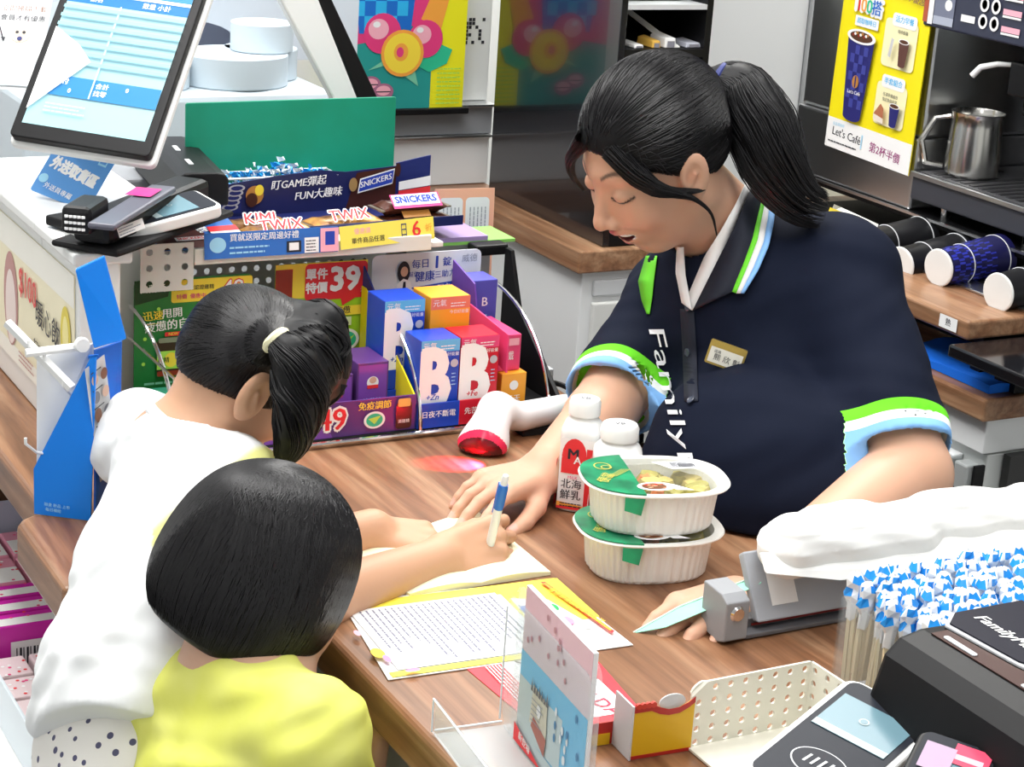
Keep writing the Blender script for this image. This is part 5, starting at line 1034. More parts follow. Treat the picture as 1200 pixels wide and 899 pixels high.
# thumb side of a right hand, palm down: left of the fingers seen from above
y_ = np.cross(b_, f_); RhR = np.stack([f_, y_, b_], 1)
HRW = hand_joints(onZ(.984, 634, 552), RhR, [(.22, .20, .10), (.24, .28, .15), (.30, .34, .2), (.34, .40, .2)], 0.84, .12, thumb=(.75, .55, -.30))
f_, b_ = hand_axes(at(812, 728, 1.835)-at(872, 700, 1.90), (.1, 0, 1)); y_ = -np.cross(b_, f_); RhL = np.stack([f_, y_, b_], 1)
HLW = hand_joints(at(880, 694, 1.91), RhL, [(.25, .35, .2), (.25, .35, .2), (.3, .4, .2), (.3, .4, .2)], 0.95, .05)
def woman_body(P):
    q = (P-HcWf)@WRf/sW
    d = face_sdf(q)*sW
    d = smin(d, cap(P, wl((-.018, 0, -.045)), nbW+np.array((0, 0, .0)), .050, .056), .028)
    d = smin(d, cap(P, nbW+np.array((0, 0, -.03)), (shLW+nbW)/2, .055, .05), .03)
    d = smin(d, chain(P, [(shLW+nbW)/2, shLW, elLW, wrLW], [.05, .052, .0455, .0270], .012), .03)
    d = smin(d, chain(P, [nbW+np.array((0, 0, -.03)), shRW, elRW, wrRW], [.055, .048, .0395, .0265], .012), .03)
    d = smin(d, chain(P, [nbW+np.array((0, 0, -.03)), chW, beW, hipW], [.06, .09, .095, .10], .03), .04)
    d = smin(d, hand_sdf(P, HRW, .84), .012); d = smin(d, hand_sdf(P, HLW), .012)
    return d
SK = (.66, .385, .265)
V, Fc = sdf_mesh(woman_body, np.min([HcW-.16, wrRW-(.16, .1, .06), wrLW-(.18, .12, .08), at(810, 730, 1.82)-.05], 0), np.max([HcW+.17, shLW+.1, hipW+.1, shRW+.1], 0), .0021)
q = ((V-HcW)@WR)/sW; T = face_tint(q, SK, (.58, .17, .17)); nail_tint(V, T, HRW, RhR); nail_tint(V, T, HLW, RhL)
woman = thing('person', 'woman with a long ponytail bending over the counter in a navy striped polo shirt', 'person', (hipW[0], hipW[1], 0))
def to_local(root, V): return np.asarray(V)-np.array(root.location)
class Root:
    """parts of a figure are built in world metres and moved under the thing's base"""
    def __init__(s, e): s.e = e
    def fix(s, o): o.parent = s.e; o.matrix_parent_inverse = s.e.matrix_world.inverted(); return o
WRt = Root(woman)
bpy.context.view_layer.update()
def bind(root, o):
    o.parent = root; o.data.transform(Matrix.Translation(-Vector(root.location))); return o
bind(woman, mesh_np('body', V, Fc, [SKIN], None, tint=T))

# hair
tieW = at(838, 92, 2.22)
tail_poly = [tieW, at(868, 108, 2.215), at(892, 150, 2.20), at(912, 198, 2.19), at(938, 236, 2.185)]
tail_r = [.014, .032, .036, .029, .006]
tp, tr = smooth_poly(tail_poly, tail_r, 10)
tieL = (tieW-HcW)@WR/sW
def woman_cap(P):
    q = (P-HcWf)@WRf/sW; s = q.copy(); s[:, 1] = np.abs(s[:, 1])
    d = ell(s, (-.018, 0, .044), (.101, .083, .090))
    d = smin(d, ell(s, (-.05, 0, .0), (.060, .066, .058)), .02)
    d = smin(d, cap(s, (-.06, 0, .06), tieL, .035, .013), .03)
    d = smax(d, .78*s[:, 0]-.62*s[:, 2]-.020-.62*np.clip(s[:, 1]-.030, 0, 1), .004)
    d = smax(d, .62*s[:, 0]-.78*s[:, 2]-.004, .006)
    return d*sW
def woman_hair(P):
    d = woman_cap(P); d = np.minimum(d, chain(P, tp, tr))
    return d
V, Fc = sdf_mesh(woman_hair, HcW-(.17, .15, .15), np.max([HcW+.17, np.array(tail_poly).max(0)+.05], 0), .0024)
whair = bind(woman, mesh_np('hair', V, Fc, [HAIR], None))
rng = np.random.default_rng(3)
def scalp(fn, Hc, R, sc, tie, K, rng, zmin=-.05, keep=None):
    """random points on the hair surface, away from the tie"""
    d = rng.normal(0, 1, (K*3, 3)); d /= np.linalg.norm(d, axis=1)[:, None]; L = np.array((-.018, 0, .040))+d*np.array((.10, .086, .09))
    P = (Hc+(L*sc)@R.T).astype(np.float32)
    ok = (np.abs(fn(P)) < .010) & (np.linalg.norm(P-tie, axis=1) > .035)
    P = P[ok][:K]; return P
st = scalp(woman_cap, HcW, WR, sW, tieW, 1900, rng); en = np.tile(tieW, (len(st), 1))+rng.normal(0, .0035, (len(st), 3))
bind(woman, strands('hair_strand', woman_cap, st, en, HAIR_S, None, r=.0007, n=16, lift=.0006))['kind'] = 'stuff'
def loose(name, root, polys, radii, K, seed, r=.0008):
    for i, pl in enumerate(polys): bind(root, lock_strands(name, pl, radii[i], K, HAIR_S, None, r=r, seed=seed+i))['kind'] = 'stuff'
loose('loose_strand', woman, [[wl((.060, .045, .06)), wl((.052, .070, .018)), wl((.028, .080, -.008)), wl((.008, .083, -.030)), wl((-.006, .084, -.062)), wl((-.004, .082, -.098))],
      [wl((.066, .030, .070)), wl((.060, .064, .032)), wl((.036, .076, .000)), wl((.006, .080, -.020)), wl((-.012, .080, -.030))],
      [wl((.072, -.010, .080)), wl((.088, -.040, .048)), wl((.088, -.054, .015)), wl((.080, -.058, -.015))]], [[.012, .010, .0045, .0020, .0010, .0005], [.014, .011, .0055, .0025, .0008], [.012, .006, .003, .001]], 90, 40)
bind(woman, lock_strands('tail_wisp', tail_poly+[at(962, 246, 2.19)], [.012, .034, .041, .037, .026, .020], 260, HAIR_S, None, r=.0006, seed=15))['kind'] = 'stuff'
bind(woman, lock_strands('tail_strand', tail_poly, [.017]+[x*1.03 for x in tail_r[1:-1]]+[.020], 700, HAIR_S, None, r=.0008, seed=5))['kind'] = 'stuff'
b = MB()
tv = unit(tail_poly[1]-tail_poly[0]); u_ = unit(np.cross(tv, (0, 0, 1))); v_ = np.cross(tv, u_)
b.tube([tieW+tv*.004+(u_*math.cos(a)+v_*math.sin(a))*.0165 for a in np.linspace(0, 2*math.pi, 25)[:-1]], .0055, mat('navy_elastic', (.02, .03, .16), .6), n=8, closed=True)
bind(woman, b.build('hair_tie'))

# shirt
def camray(px, py):
    v = np.stack([(np.asarray(px, float)-600)/F_PX, (np.asarray(py, float)-449.5)/F_PX, np.ones(np.shape(px))], -1); return v@RW.T
def trace(fn, px, py, d0, lift=.001, n=60):
    """drop points seen at the given pixels onto the surface fn = 0"""
    r = camray(px, py); L = np.linalg.norm(r, axis=-1); t = np.full(len(r), d0-.22)
    for _ in range(n):
        P = (CAM+r*t[:, None]).astype(np.float32); d = fn(P)-lift; t = t+np.clip(d, -.03, .05)/L*.8; t = np.minimum(t, d0+.15)
    return CAM+r*t[:, None]
def surf_grid(fn, rows, d0, lift, nu=24):
    """rows: pixel polylines of equal meaning; returns V, F of the ribbon between them laid on fn"""
    R_ = []
    for row in rows:
        row = np.array(row, float); sl = np.concatenate([[0], np.cumsum(np.linalg.norm(np.diff(row, axis=0), axis=1))]); t = np.linspace(0, sl[-1], nu)
        R_.append(np.stack([np.interp(t, sl, row[:, 0]), np.interp(t, sl, row[:, 1])], 1))
    R_ = np.array(R_); V = trace(fn, R_[..., 0].ravel(), R_[..., 1].ravel(), d0, lift); F = []
    for i in range(len(rows)-1):
        for k in range(nu-1): F.append((i*nu+k, i*nu+k+1, (i+1)*nu+k+1, (i+1)*nu+k))
    return V, np.array(F)
def ribbon(name, fn, rows, d0, lift, m, root, solid=.0012, nu=24, label=None):
    V, F = surf_grid(fn, rows, d0, lift, nu); o = bind(root, mesh_np(name, V, F, [m], None, label=label))
    s_ = o.modifiers.new('thick', 'SOLIDIFY'); s_.thickness = solid; s_.offset = 0; return o
hemL = at(1048, 534, 2.105); hemR = shRW+(elRW-shRW)*.86
TF = unit((-.92, -.38, -.25)); TU = nbW-beW; TA = axes(TF, TU)
def wob(P, s, a): return a*(np.sin(P[:, 0]*s+3*np.sin(P[:, 2]*s*.6))*np.sin(P[:, 1]*s*1.1+P[:, 2]*s*.7))
def shirt_full(P):
    d = ell(P, chW, (.115, .160, .150), TA)
    d = smin(d, ell(P, beW, (.125, .150, .165), TA), .06)
    d = smin(d, ell(P, hipW, (.125, .155, .14), TA), .06)
    d = smin(d, cap(P, nbW+np.array((.0, 0, -.035)), shLW, .070, .062), .05)
    d = smin(d, cap(P, nbW+np.array((.0, 0, -.035)), shRW, .070, .056), .05)
    t, c = sleeve_t(P); sl = np.maximum(c, -t)
    sl = np.maximum(sl, -np.maximum(c+.006, t-.025))
    d = smin(d, sl, .03)
    d = d+wob(P, 34, .0022)+wob(P+7, 75, .0008)+.0022*np.sin(70*P[:, 2]+40*P[:, 1])*np.clip((1.10-P[:, 2])*8, 0, 1)
    return d
aL = unit(hemL-shLW+np.array((.0, .0, -.02))); aR = unit(hemR-shRW)
def sleeve_t(P):
    tL = -((P-hemL.astype(np.float32))@aL.astype(np.float32)); tR = -((P-hemR.astype(np.float32))@aR.astype(np.float32))
    cL = cap(P, shLW, hemL+(hemL-shLW)*.25, .062, .0665); cR = cap(P, shRW, hemR+(hemR-shRW)*.25, .057, .058)
    return np.where(cL < cR, tL, tR), np.minimum(cL, cR)
def shirt_torso(P): return smin(ell(P, chW, (.115, .160, .150), TA), ell(P, beW, (.125, .150, .165), TA), .06)
def shirt(P):
    d = shirt_full(P)
    d = np.maximum(d, -cap(P, nbW+unit(HcW-nbW)*.028+TF*.005, nbW+unit(HcW-nbW)*.2, .050, .068))
    return np.maximum(d, -np.maximum(P[:, 0]-1.222, P[:, 2]-.9535))
def band_of(V):
    V = V.astype(np.float32); t, c = sleeve_t(V); return np.where((c < .012) & (shirt_torso(V) > -.012), np.clip(t*10, 0, 1), 1.0)
POLO = mat('navy_polo', (.006, .009, .022), .8, spec=.12); n, l, bb = nodes(POLO)
a = n.new('ShaderNodeAttribute'); a.attribute_name = 'band'; cr = n.new('ShaderNodeValToRGB'); cr.color_ramp.interpolation = 'CONSTANT'
e = cr.color_ramp.elements; e[0].color = (.25, .52, .95, 1); e[0].position = 0; e[1].position = .11; e[1].color = (.9, .95, .95, 1)
x = e.new(.22); x.color = (.16, .72, .03, 1); x = e.new(.36); x.color = (.006, .009, .022, 1)
l.new(a.outputs['Fac'], cr.inputs[0]); l.new(cr.outputs[0], bb.inputs['Base Color']); bump(POLO, (420, 420, 420), .12, .0006)
V, Fc = sdf_mesh(shirt, np.min([hemR-.09, hemL-.09, beW-.2, hipW-.17], 0), np.max([shLW+.1, shRW+.1, hipW+.19, nbW+.08], 0), .0032)
bind(woman, mesh_np('polo_shirt', V, Fc, [POLO], None, attrs={'band': band_of(V)}))
# collar and undershirt, laid on the shoulders
WH = mat('white_cotton', (.86, .86, .86), .8); GRN = mat('stripe_green', (.16, .72, .03), .7); BLU = mat('stripe_blue', (.25, .52, .95), .7); NAVY = mat('navy_collar', (.008, .011, .024), .75)
def wcol(P): return smin(shirt_full(P), cap(P, wl((-.018, 0, -.045)), nbW, .052, .060), .02)
r0 = [(874, 214), (862, 240), (846, 268), (826, 300), (804, 352)]
r1 = [(880, 222), (870, 246), (858, 272), (842, 304), (812, 364)]
r2 = [(893, 228), (888, 252), (882, 280), (872, 308), (858, 342)]
r3 = [(897, 230), (893, 254), (888, 282), (877, 311), (863, 344)]
r4 = [(902, 232), (900, 256), (895, 284), (883, 314), (868, 344)]
r5 = [(909, 236), (907, 260), (901, 288), (889, 316), (872, 344)]
ribbon('undershirt_collar', wcol, [r0, r1], 2.26, .004, WH, woman)
ribbon('collar', wcol, [r1, r2], 2.26, .008, NAVY, woman, .002)
ribbon('collar_stripe', wcol, [r2, r3], 2.26, .008, GRN, woman, .002, label='green collar stripe')
ribbon('collar_stripe', wcol, [r3, r4], 2.26, .008, WH, woman, .002, label='white collar stripe')
ribbon('collar_stripe', wcol, [r4, r5], 2.26, .008, BLU, woman, .002, label='light blue collar stripe')
ribbon('undershirt_collar', wcol, [[(793, 290), (792, 320), (799, 355)], [(801, 290), (803, 322), (811, 364)]], 2.34, .006, WH, woman)
ribbon('shoulder_panel', shirt_full, [[(757, 300), (748, 330), (752, 352), (758, 368)], [(770, 300), (766, 330), (764, 350), (761, 368)]], 2.4, .002, GRN, woman, .001, label='green panel on the far shoulder')
ribbon('placket', shirt_full, [[(797, 362), (800, 410), (802, 470)], [(813, 362), (816, 410), (818, 470)]], 2.3, .0015, NAVY, woman, .001)
# lettering down the chest
WHP = mat('white_print', (.85, .87, .9), .6)
def surf_text(name, t, root, fn, org, xd, yd, size, d0, m, bold=.02, lift=.0022):
    vs, fs = text_geo(t, 1.0, bold, 2); xs = [v[0] for v in vs]; x0 = min(xs); L = max(xs)-x0
    vs = np.array(vs); px = org[0]+(vs[:, 0]-x0)*xd[0]+vs[:, 1]*yd[0]; py = org[1]+(vs[:, 0]-x0)*xd[1]+vs[:, 1]*yd[1]
    W_ = trace(fn, px, py, d0, lift); me = bpy.data.meshes.new(name); me.from_pydata([tuple(v) for v in W_], [], fs); me.materials.append(m)
    return bind(root, link(name, me))
surf_text('lettering', 'FamilyMart', woman, shirt_full, (768, 386), (13, 57), (-4+30, 0), 1, 2.3, WHP, .03)
# buttons and name badge
def surf_thing(px, py, d0, fn, lift):
    c = trace(fn, np.array([px]), np.array([py]), d0, lift)[0]; e = 2e-3; c32 = np.array([c], np.float32)
    g = np.array([fn(c32+A(e, 0, 0))-fn(c32-A(e, 0, 0)), fn(c32+A(0, e, 0))-fn(c32-A(0, e, 0)), fn(c32+A(0, 0, e))-fn(c32-A(0, 0, e))])[:, 0]; return c, unit(g)
for px, py in ((805, 413), (806, 360), (809, 468)):
    c, nn = surf_thing(px, py, 2.3, shirt_full, .003); b = MB()
    Mx = frame(c, np.cross((0, 0, 1), -nn), np.cross(-nn, np.cross((0, 0, 1), -nn)))
    b.lathe([(.0, -.0010), (.0048, -.0008), (.0050, .0002), (.004, .0008), (.003, .0004), (0, .0003)], mat('dark_button', (.05, .06, .09), .25), n=18, axis='y'); o = b.build('button', M=Mx); bind(woman, o)
c, nn = surf_thing(851, 417, 2.27, shirt_full, .010)
zz = unit(np.array((.0, 0, 1))); Mx = frame(c, unit(at(872, 425, 2.2)-at(830, 410, 2.205)), zz)
b = MB(); b.slab(rrect(-.021, -.014, .021, .014, .002), -.0025, 0, mat('brass', (.62, .45, .12), .35, metal=.8)); o = bind(woman, b.build('name_badge', M=Mx, label='gold framed name badge')); badge = o
p = Print(-.0026); p.rect(-.0185, -.0115, .0185, .0065, mat('badge_white', (.85, .83, .74), .4)); p.text('店員', -.010, .002, .004, mat('print_dark', (.05, .05, .06), .6)); p.text('熊 欣 彰', .002, -.0045, .0085, mat('print_dark', (.05, .05, .06), .6))
o = p.build('badge_print', None, M=Mx); bind(woman, o)
# trousers and shoes behind the counter
def pants(P):
    d = ell(P, hipW+np.array((.0, 0, -.07)), (.125, .155, .12), TA)
    for s_ in (-1, 1):
        y = s_*.085; h = hipW+np.array((.02, y, -.1)); k = np.array((hipW[0]-.02, hipW[1]+y, .47)); a_ = np.array((hipW[0]+.03, hipW[1]+y, .07))
        d = smin(d, chain(P, [h, k, a_], [.095, .068, .05], .02), .03)
    return d
V, Fc = sdf_mesh(pants, hipW+np.array((-.2, -.25, -hipW[2]+.03)), hipW+np.array((.22, .25, .1)), .008)
bind(woman, mesh_np('trousers', V, Fc, [mat('black_trousers', (.012, .012, .014), .8)], None))
for s_ in (-1, 1):
    y = hipW[1]+s_*.085; V, Fc = sdf_mesh(lambda P: np.maximum(smin(ell(P, (hipW[0]-.04, y, .035), (.10, .045, .04)), ell(P, (hipW[0]+.03, y, .055), (.05, .04, .05)), .03), -P[:, 2]), (hipW[0]-.17, y-.07, -.03), (hipW[0]+.12, y+.07, .13), .006)
    bind(woman, mesh_np('shoe', V, Fc, [mat('black_shoe', (.02, .02, .02), .4)], None))

# ================================================================ the girl writing (white shirt)
p1 = math.radians(40); f1 = np.array((math.cos(p1), -.06, -math.sin(p1))); G1R = axes(f1, (math.sin(p1), -.02, math.cos(p1))); s1 = .665
ear1 = at(294, 462, 1.84); Hc1 = ear1-G1R@(np.array((-.006, -.074, -.006))*s1); H1f = Hc1.astype(np.float32); G1f = G1R.astype(np.float32)
gl = lambda p: Hc1+G1R@(np.array(p)*s1)
nb1 = at(212, 545, 1.885); sR1 = at(262, 585, 1.835); sL1 = at(170, 520, 1.99); eR1 = at(372, 706, 1.815); wR1 = at(515, 655, 1.925); eL1 = at(325, 655, 1.915); wL1 = at(436, 621, 1.975)
mb1 = at(218, 660, 1.86); hp1 = at(188, 830, 1.80)
fng = unit(at(578, 640, 1.955)-wR1); bk = unit(np.array((-.1, -.75, .65))); f_, b_ = hand_axes(fng, bk); R1h = np.stack([f_, np.cross(f_, b_)*-1, b_], 1)
# right hand: thumb side is up, back of the hand faces the camera
R1h[:, 1] = np.cross(b_, f_)
H1 = hand_joints(wR1, R1h, [(.45, .85, .45), (.62, 1.0, .6), (.74, 1.1, .7), (.85, 1.15, .7)], .76, .10, thumb=(.85, .35, -.42), tbend=.1)
fng = unit(at(498, 634, 1.985)-wL1); f_, b_ = hand_axes(fng, (-.1, -.25, 1)); R1l = np.stack([f_, np.cross(f_, b_), b_], 1)
H1l = hand_joints(wL1, R1l, [(.3, .5, .3), (.35, .6, .4), (.4, .7, .4), (.5, .8, .4)], .70, .03, thumb=(.80, .50, -.30))
def g1_body(P):
    q = (P-H1f)@G1f/s1
    d = face_sdf(q, False, 1.22, .008)*s1
    d = smin(d, cap(P, gl((-.035, 0, -.03)), nb1, .031, .041), .014)
    d = smin(d, chain(P, [nb1, sR1, eR1, wR1], [.045, .042, .030, .0215], .01), .03)
    d = smin(d, chain(P, [nb1, sL1, eL1, wL1], [.045, .040, .029, .0215], .01), .03)
    d = smin(d, chain(P, [nb1, mb1, hp1], [.05, .07, .08], .02), .03)
    d = smin(d, hand_sdf(P, H1, .60), .009); d = smin(d, hand_sdf(P, H1l, .70), .009)
    return d
SK1 = (.60, .345, .22)
V, Fc = sdf_mesh(g1_body, np.min([nb1-.12, hp1-.1, wR1-.1, Hc1-.14], 0), np.max([Hc1+.15, wR1+.12, wL1+.12, sL1+.08], 0), .0021)
T = face_tint((V-Hc1)@G1R/s1, SK1, (.72, .28, .25), teeth=False); nail_tint(V, T, H1, R1h, .74); nail_tint(V, T, H1l, R1l, .7)
girl1 = thing('person', 'girl in a white T-shirt writing on the counter, pigtail held by a cream tie', 'person', (hp1[0], hp1[1], 0)); bpy.context.view_layer.update()
bind(girl1, mesh_np('body', V, Fc, [SKIN], None, tint=T))
tie1 = at(322, 397, 1.805); tie1l = (tie1-Hc1)@G1R/s1
def g1_cap(P):
    q = (P-H1f)@G1f/s1; s = q.copy(); s[:, 1] = np.abs(s[:, 1])
    d = ell(s, (-.012, 0, .042), (.106, .088, .092)); d = smin(d, ell(s, (-.055, 0, .0), (.050, .064, .05)), .02)
    d = smin(d, cap(q, np.array(tie1l)*.75+np.array((0, 0, .01)), tie1l, .03, .011), .03)
    d = smax(d, .80*s[:, 0]-.60*s[:, 2]-.035, .004); d = smax(d, .35*s[:, 0]-.94*s[:, 2]-.018-.30*np.clip(s[:, 1]-.04, 0, 1), .006)
    d = smax(d, -ell(s, (-.002, .095, -.010), (.026, .030, .044)), .003)
    return d*s1
pt = [tie1, at(341, 418, 1.80), at(352, 455, 1.805), at(347, 500, 1.815), at(333, 538, 1.825)]; pr = [.009, .020, .025, .020, .009]
pt2 = [gl((.03, .06, .10)), at(374, 378, 1.88), at(384, 415, 1.88), at(380, 450, 1.88), at(362, 478, 1.88)]; pr2 = [.015, .022, .024, .020, .008]
fr1 = [gl((.04, -.05, .09)), at(362, 400, 1.835), at(376, 436, 1.845), at(370, 470, 1.86)]; frr = [.012, .018, .019, .007]
q1, q1r = smooth_poly(pt, pr, 10); q2, q2r = smooth_poly(pt2, pr2, 8); q3_, q3r = smooth_poly(fr1, frr, 8)
def g1_hair(P):
    d = g1_cap(P); d = np.minimum(d, chain(P, q1, q1r)); d = smin(d, chain(P, q2, q2r), .02); return smin(d, chain(P, q3_, q3r), .02)
V, Fc = sdf_mesh(g1_hair, np.min([Hc1-.14, np.min(pt, 0)-.04], 0), np.max([Hc1+.16, np.max(pt2, 0)+.05], 0), .0025)
bind(girl1, mesh_np('hair', V, Fc, [HAIR], None))
rng = np.random.default_rng(9);
st = scalp(g1_cap, Hc1, G1R, s1, tie1, 1900, rng); en = tie1+rng.normal(0, .003, (len(st), 3))
def g1_h2(P): return smin(g1_cap(P), chain(P, q3_, q3r), .02)
bind(girl1, strands('hair_strand', g1_cap, st, en, HAIR_S, None, r=.0007, n=16, lift=.0005))['kind'] = 'stuff'
bind(girl1, lock_strands('tail_strand', pt, [x*1.03 for x in pr], 420, HAIR_S, None, r=.0007, seed=2))['kind'] = 'stuff'
bind(girl1, lock_strands('front_hair_strand', pt2, [x*1.0 for x in pr2], 360, HAIR_S, None, r=.0007, seed=4))['kind'] = 'stuff'
bind(girl1, lock_strands('front_hair_strand', fr1, [x*1.0 for x in frr], 360, HAIR_S, None, r=.0007, seed=6))['kind'] = 'stuff'
b = MB(); tv = unit(pt[1]-pt[0]); u_ = unit(np.cross(tv, (0, 0, 1))); v_ = np.cross(tv, u_)
b.tube([tie1+tv*.002+(u_*math.cos(a)+v_*math.sin(a))*.0105 for a in np.linspace(0, 2*math.pi, 21)[:-1]], .0048, mat('cream_elastic', (.85, .82, .55), .7), n=8, closed=True)
bind(girl1, b.build('hair_tie'))
BA1 = axes(unit((.8, -.45, -.45)), nb1-mb1)
def g1_shirt_full(P):
    d = ell(P, (nb1+mb1)/2+np.array((0, 0, -.01)), (.074, .098, .100), BA1); d = smin(d, ell(P, mb1, (.078, .097, .105), BA1), .05)
    d = smin(d, ell(P, (mb1+hp1)/2+np.array((-.01, -.0, 0)), (.088, .105, .125), BA1), .05); d = smin(d, ell(P, hp1+np.array((-.01, 0, 0)), (.100, .118, .105), BA1), .05)
    d = smin(d, cap(P, nb1, sR1, .05, .050), .04); d = smin(d, cap(P, nb1, sL1, .05, .048), .04)
    d = smin(d, cap(P, sR1, sR1+(eR1-sR1)*.6, .050, .054), .02); d = smin(d, cap(P, sL1, sL1+(eL1-sL1)*.6, .050, .052), .02)
    return d+wob(P, 38, .0040)+wob(P+3, 90, .0016)+.0022*np.sin(95*(P[:, 0]*.7-P[:, 2]*.7+.12*np.sin(14*P[:, 1])))*np.clip(np.sin(9*P[:, 1]+7*P[:, 2]), 0, 1)
def g1_shirt(P):
    o = g1_shirt_full(P); d = o; f = np.float32
    d = np.maximum(d, -cap(P, nb1+unit(Hc1-nb1)*.035, nb1+unit(Hc1-nb1)*.2, .045, .07))
    for s_, e_ in ((sR1, eR1), (sL1, eL1)):
        c = s_+(e_-s_)*.52; a_ = unit(e_-s_); near = np.linalg.norm(P-c.astype(f), axis=1) < .085
        tt = (P-c.astype(f))@a_.astype(f); d = np.maximum(d, np.where(near, tt, -1)); d = np.maximum(d, np.where(near, -np.maximum(o+.006, -.02-tt), -1))
    hx = unit(hp1-mb1); hz = hp1+hx*.035
    return np.maximum(d, (P-hz.astype(f))@hx.astype(f)+wob(P, 25, .006))
V, Fc = sdf_mesh(g1_shirt, np.min([nb1-.15, hp1-.2, sR1-.1], 0), np.max([nb1+.14, eR1+.05, sL1+.1], 0), .0035)
T = np.tile((.86, .88, .89), (len(V), 1)); a_ = unit(eR1-sR1); k = np.clip(((V-sR1)@a_+.012)/.006, 0, 1)*(np.linalg.norm(V-(sR1+eR1)/2, axis=1) < .12); T = T*(1-k[:, None])+np.array((.80, .80, .30))*k[:, None]
a_ = unit(eL1-sL1); k = np.clip(((V-sL1)@a_+.012)/.006, 0, 1)*(np.linalg.norm(V-(sL1+eL1)/2, axis=1) < .10); T = T*(1-k[:, None])+np.array((.80, .80, .30))*k[:, None]
bind(girl1, mesh_np('t_shirt', V, Fc, [vcol_mat('cotton_tint', .85, spec=.2, bumps=((260, 260, 260), .1, .0006))], None, tint=T))
# collar rib: a rolled band round the neck
b = MB(); ax = unit(Hc1-nb1); u_ = unit(np.cross(ax, (0, 0, 1))); v_ = np.cross(ax, u_); c = nb1+ax*.030
b.tube([c+(u_*math.cos(a)+v_*math.sin(a))*.054 for a in np.linspace(0, 2*math.pi, 33)[:-1]], .0065, WH, n=8, closed=True); bind(girl1, b.build('neckband'))
DOT = mat('dotted_cotton', (.8, .8, .78), .85); n, l, bb = nodes(DOT)
tc = n.new('ShaderNodeTexCoord'); vo = n.new('ShaderNodeTexVoronoi'); vo.inputs['Scale'].default_value = 75; vo.inputs['Randomness'].default_value = .55
cr = n.new('ShaderNodeValToRGB'); cr.color_ramp.interpolation = 'CONSTANT'; cr.color_ramp.elements[0].color = (.09, .09, .16, 1); cr.color_ramp.elements[1].position = .24; cr.color_ramp.elements[1].color = (.82, .80, .76, 1)
l.new(tc.outputs['Object'], vo.inputs['Vector']); l.new(vo.outputs['Distance'], cr.inputs[0]); l.new(cr.outputs[0], bb.inputs['Base Color'])
def legs(hp, w_, r0_, r1_, fwd_=(.0, 0)):
    def fn(P):
        d = ell(P, hp+np.array((0, 0, -.05)), (r0_*1.35, r0_*1.5, .10))
        for s_ in (-1, 1):
            y = hp[1]+s_*w_; d = smin(d, chain(P, [np.array((hp[0]+.01, y, hp[2]-.10)), np.array((hp[0]+.02, y, hp[2]*.48)), np.array((hp[0]-.01, y, .08))], [r0_, r0_*.72, r1_], .02), .03)
        return d
    return fn
fn = legs(hp1, .06, .085, .045); V, Fc = sdf_mesh(fn, (hp1[0]-.17, hp1[1]-.2, .03), (hp1[0]+.2, hp1[1]+.2, hp1[2]+.08), .007)
bind(girl1, mesh_np('trousers', V, Fc, [DOT], None, label='white trousers with small dark dots'))
def shoes(root, hp, w_, col, L=.085):
    for s_ in (-1, 1):
        y = hp[1]+s_*w_; x = hp[0]
        V, Fc = sdf_mesh(lambda P: np.maximum(smin(ell(P, (x+.035, y, .028), (L, .036, .032)), ell(P, (x-.015, y, .045), (.042, .035, .045)), .025), -P[:, 2]), (x-.1, y-.06, -.03), (x+.16, y+.06, .11), .006)
        bind(root, mesh_np('shoe', V, Fc, [col], None))
shoes(girl1, hp1, .06, mat('white_shoe', (.75, .75, .78), .6))

# ================================================================ the small girl in yellow
p2 = math.radians(24); yw = math.radians(-2); f2 = np.array((math.cos(yw)*math.cos(p2), math.sin(yw)*math.cos(p2), -math.sin(p2))); G2R = axes(f2, (0, 0, 1)); s2 = .765
Hc2 = at(312, 672, 1.70); H2f = Hc2.astype(np.float32); G2f = G2R.astype(np.float32); g2 = lambda p: Hc2+G2R@(np.array(p)*s2)
nb2 = at(288, 800, 1.685); sR2 = at(362, 862, 1.60); sL2 = at(205, 815, 1.76); hp2 = nb2+np.array((-.03, .0, -.33)); mb2 = nb2+np.array((-.02, 0, -.16))
eR2 = at(392, 985, 1.66); wR2 = at(425, 925, 1.72); eL2 = sL2+np.array((.02, .06, -.19)); wL2 = eL2+np.array((.12, .0, .03))
f_, b_ = hand_axes(at(432, 872, 1.742)-wR2, (-1, -.4, .1)); R2h = np.stack([f_, np.cross(b_, f_), b_], 1)
H2 = hand_joints(wR2, R2h, [(.5, .9, .6), (.5, .95, .6), (.55, 1, .6), (.6, 1, .6)], .60, .05)
f_, b_ = hand_axes((1, 0, .1), (0, 0, 1)); R2l = np.stack([f_, np.cross(f_, b_), b_], 1); H2l = hand_joints(wL2, R2l, [(.3, .4, .3)]*4, .60, .05)
def g2_body(P):
    q = (P-H2f)@G2f/s2; d = face_sdf(q, False)*s2
    d = smin(d, ell(q, (.058, -.036, -.040), (.030, .030, .032))*s2, .012)
    d = smin(d, cap(P, g2((-.03, 0, -.05)), nb2, .033, .038), .02)
    d = smin(d, chain(P, [nb2, sR2, eR2, wR2], [.04, .036, .025, .018], .01), .03); d = smin(d, chain(P, [nb2, sL2, eL2, wL2], [.04, .036, .025, .018], .01), .03)
    d = smin(d, chain(P, [nb2, mb2, hp2], [.05, .07, .075], .02), .03); d = smin(d, hand_sdf(P, H2, .6), .008); return smin(d, hand_sdf(P, H2l, .6), .008)
V, Fc = sdf_mesh(g2_body, np.min([Hc2-.13, hp2-.1, sR2-.06, eR2-.05], 0), np.max([Hc2+.14, wR2+.09, sL2+.08, wL2+.1], 0), .0024)
T = face_tint((V-Hc2)@G2R/s2, (.60, .36, .25), (.72, .28, .25), teeth=False); nail_tint(V, T, H2, R2h, .6)
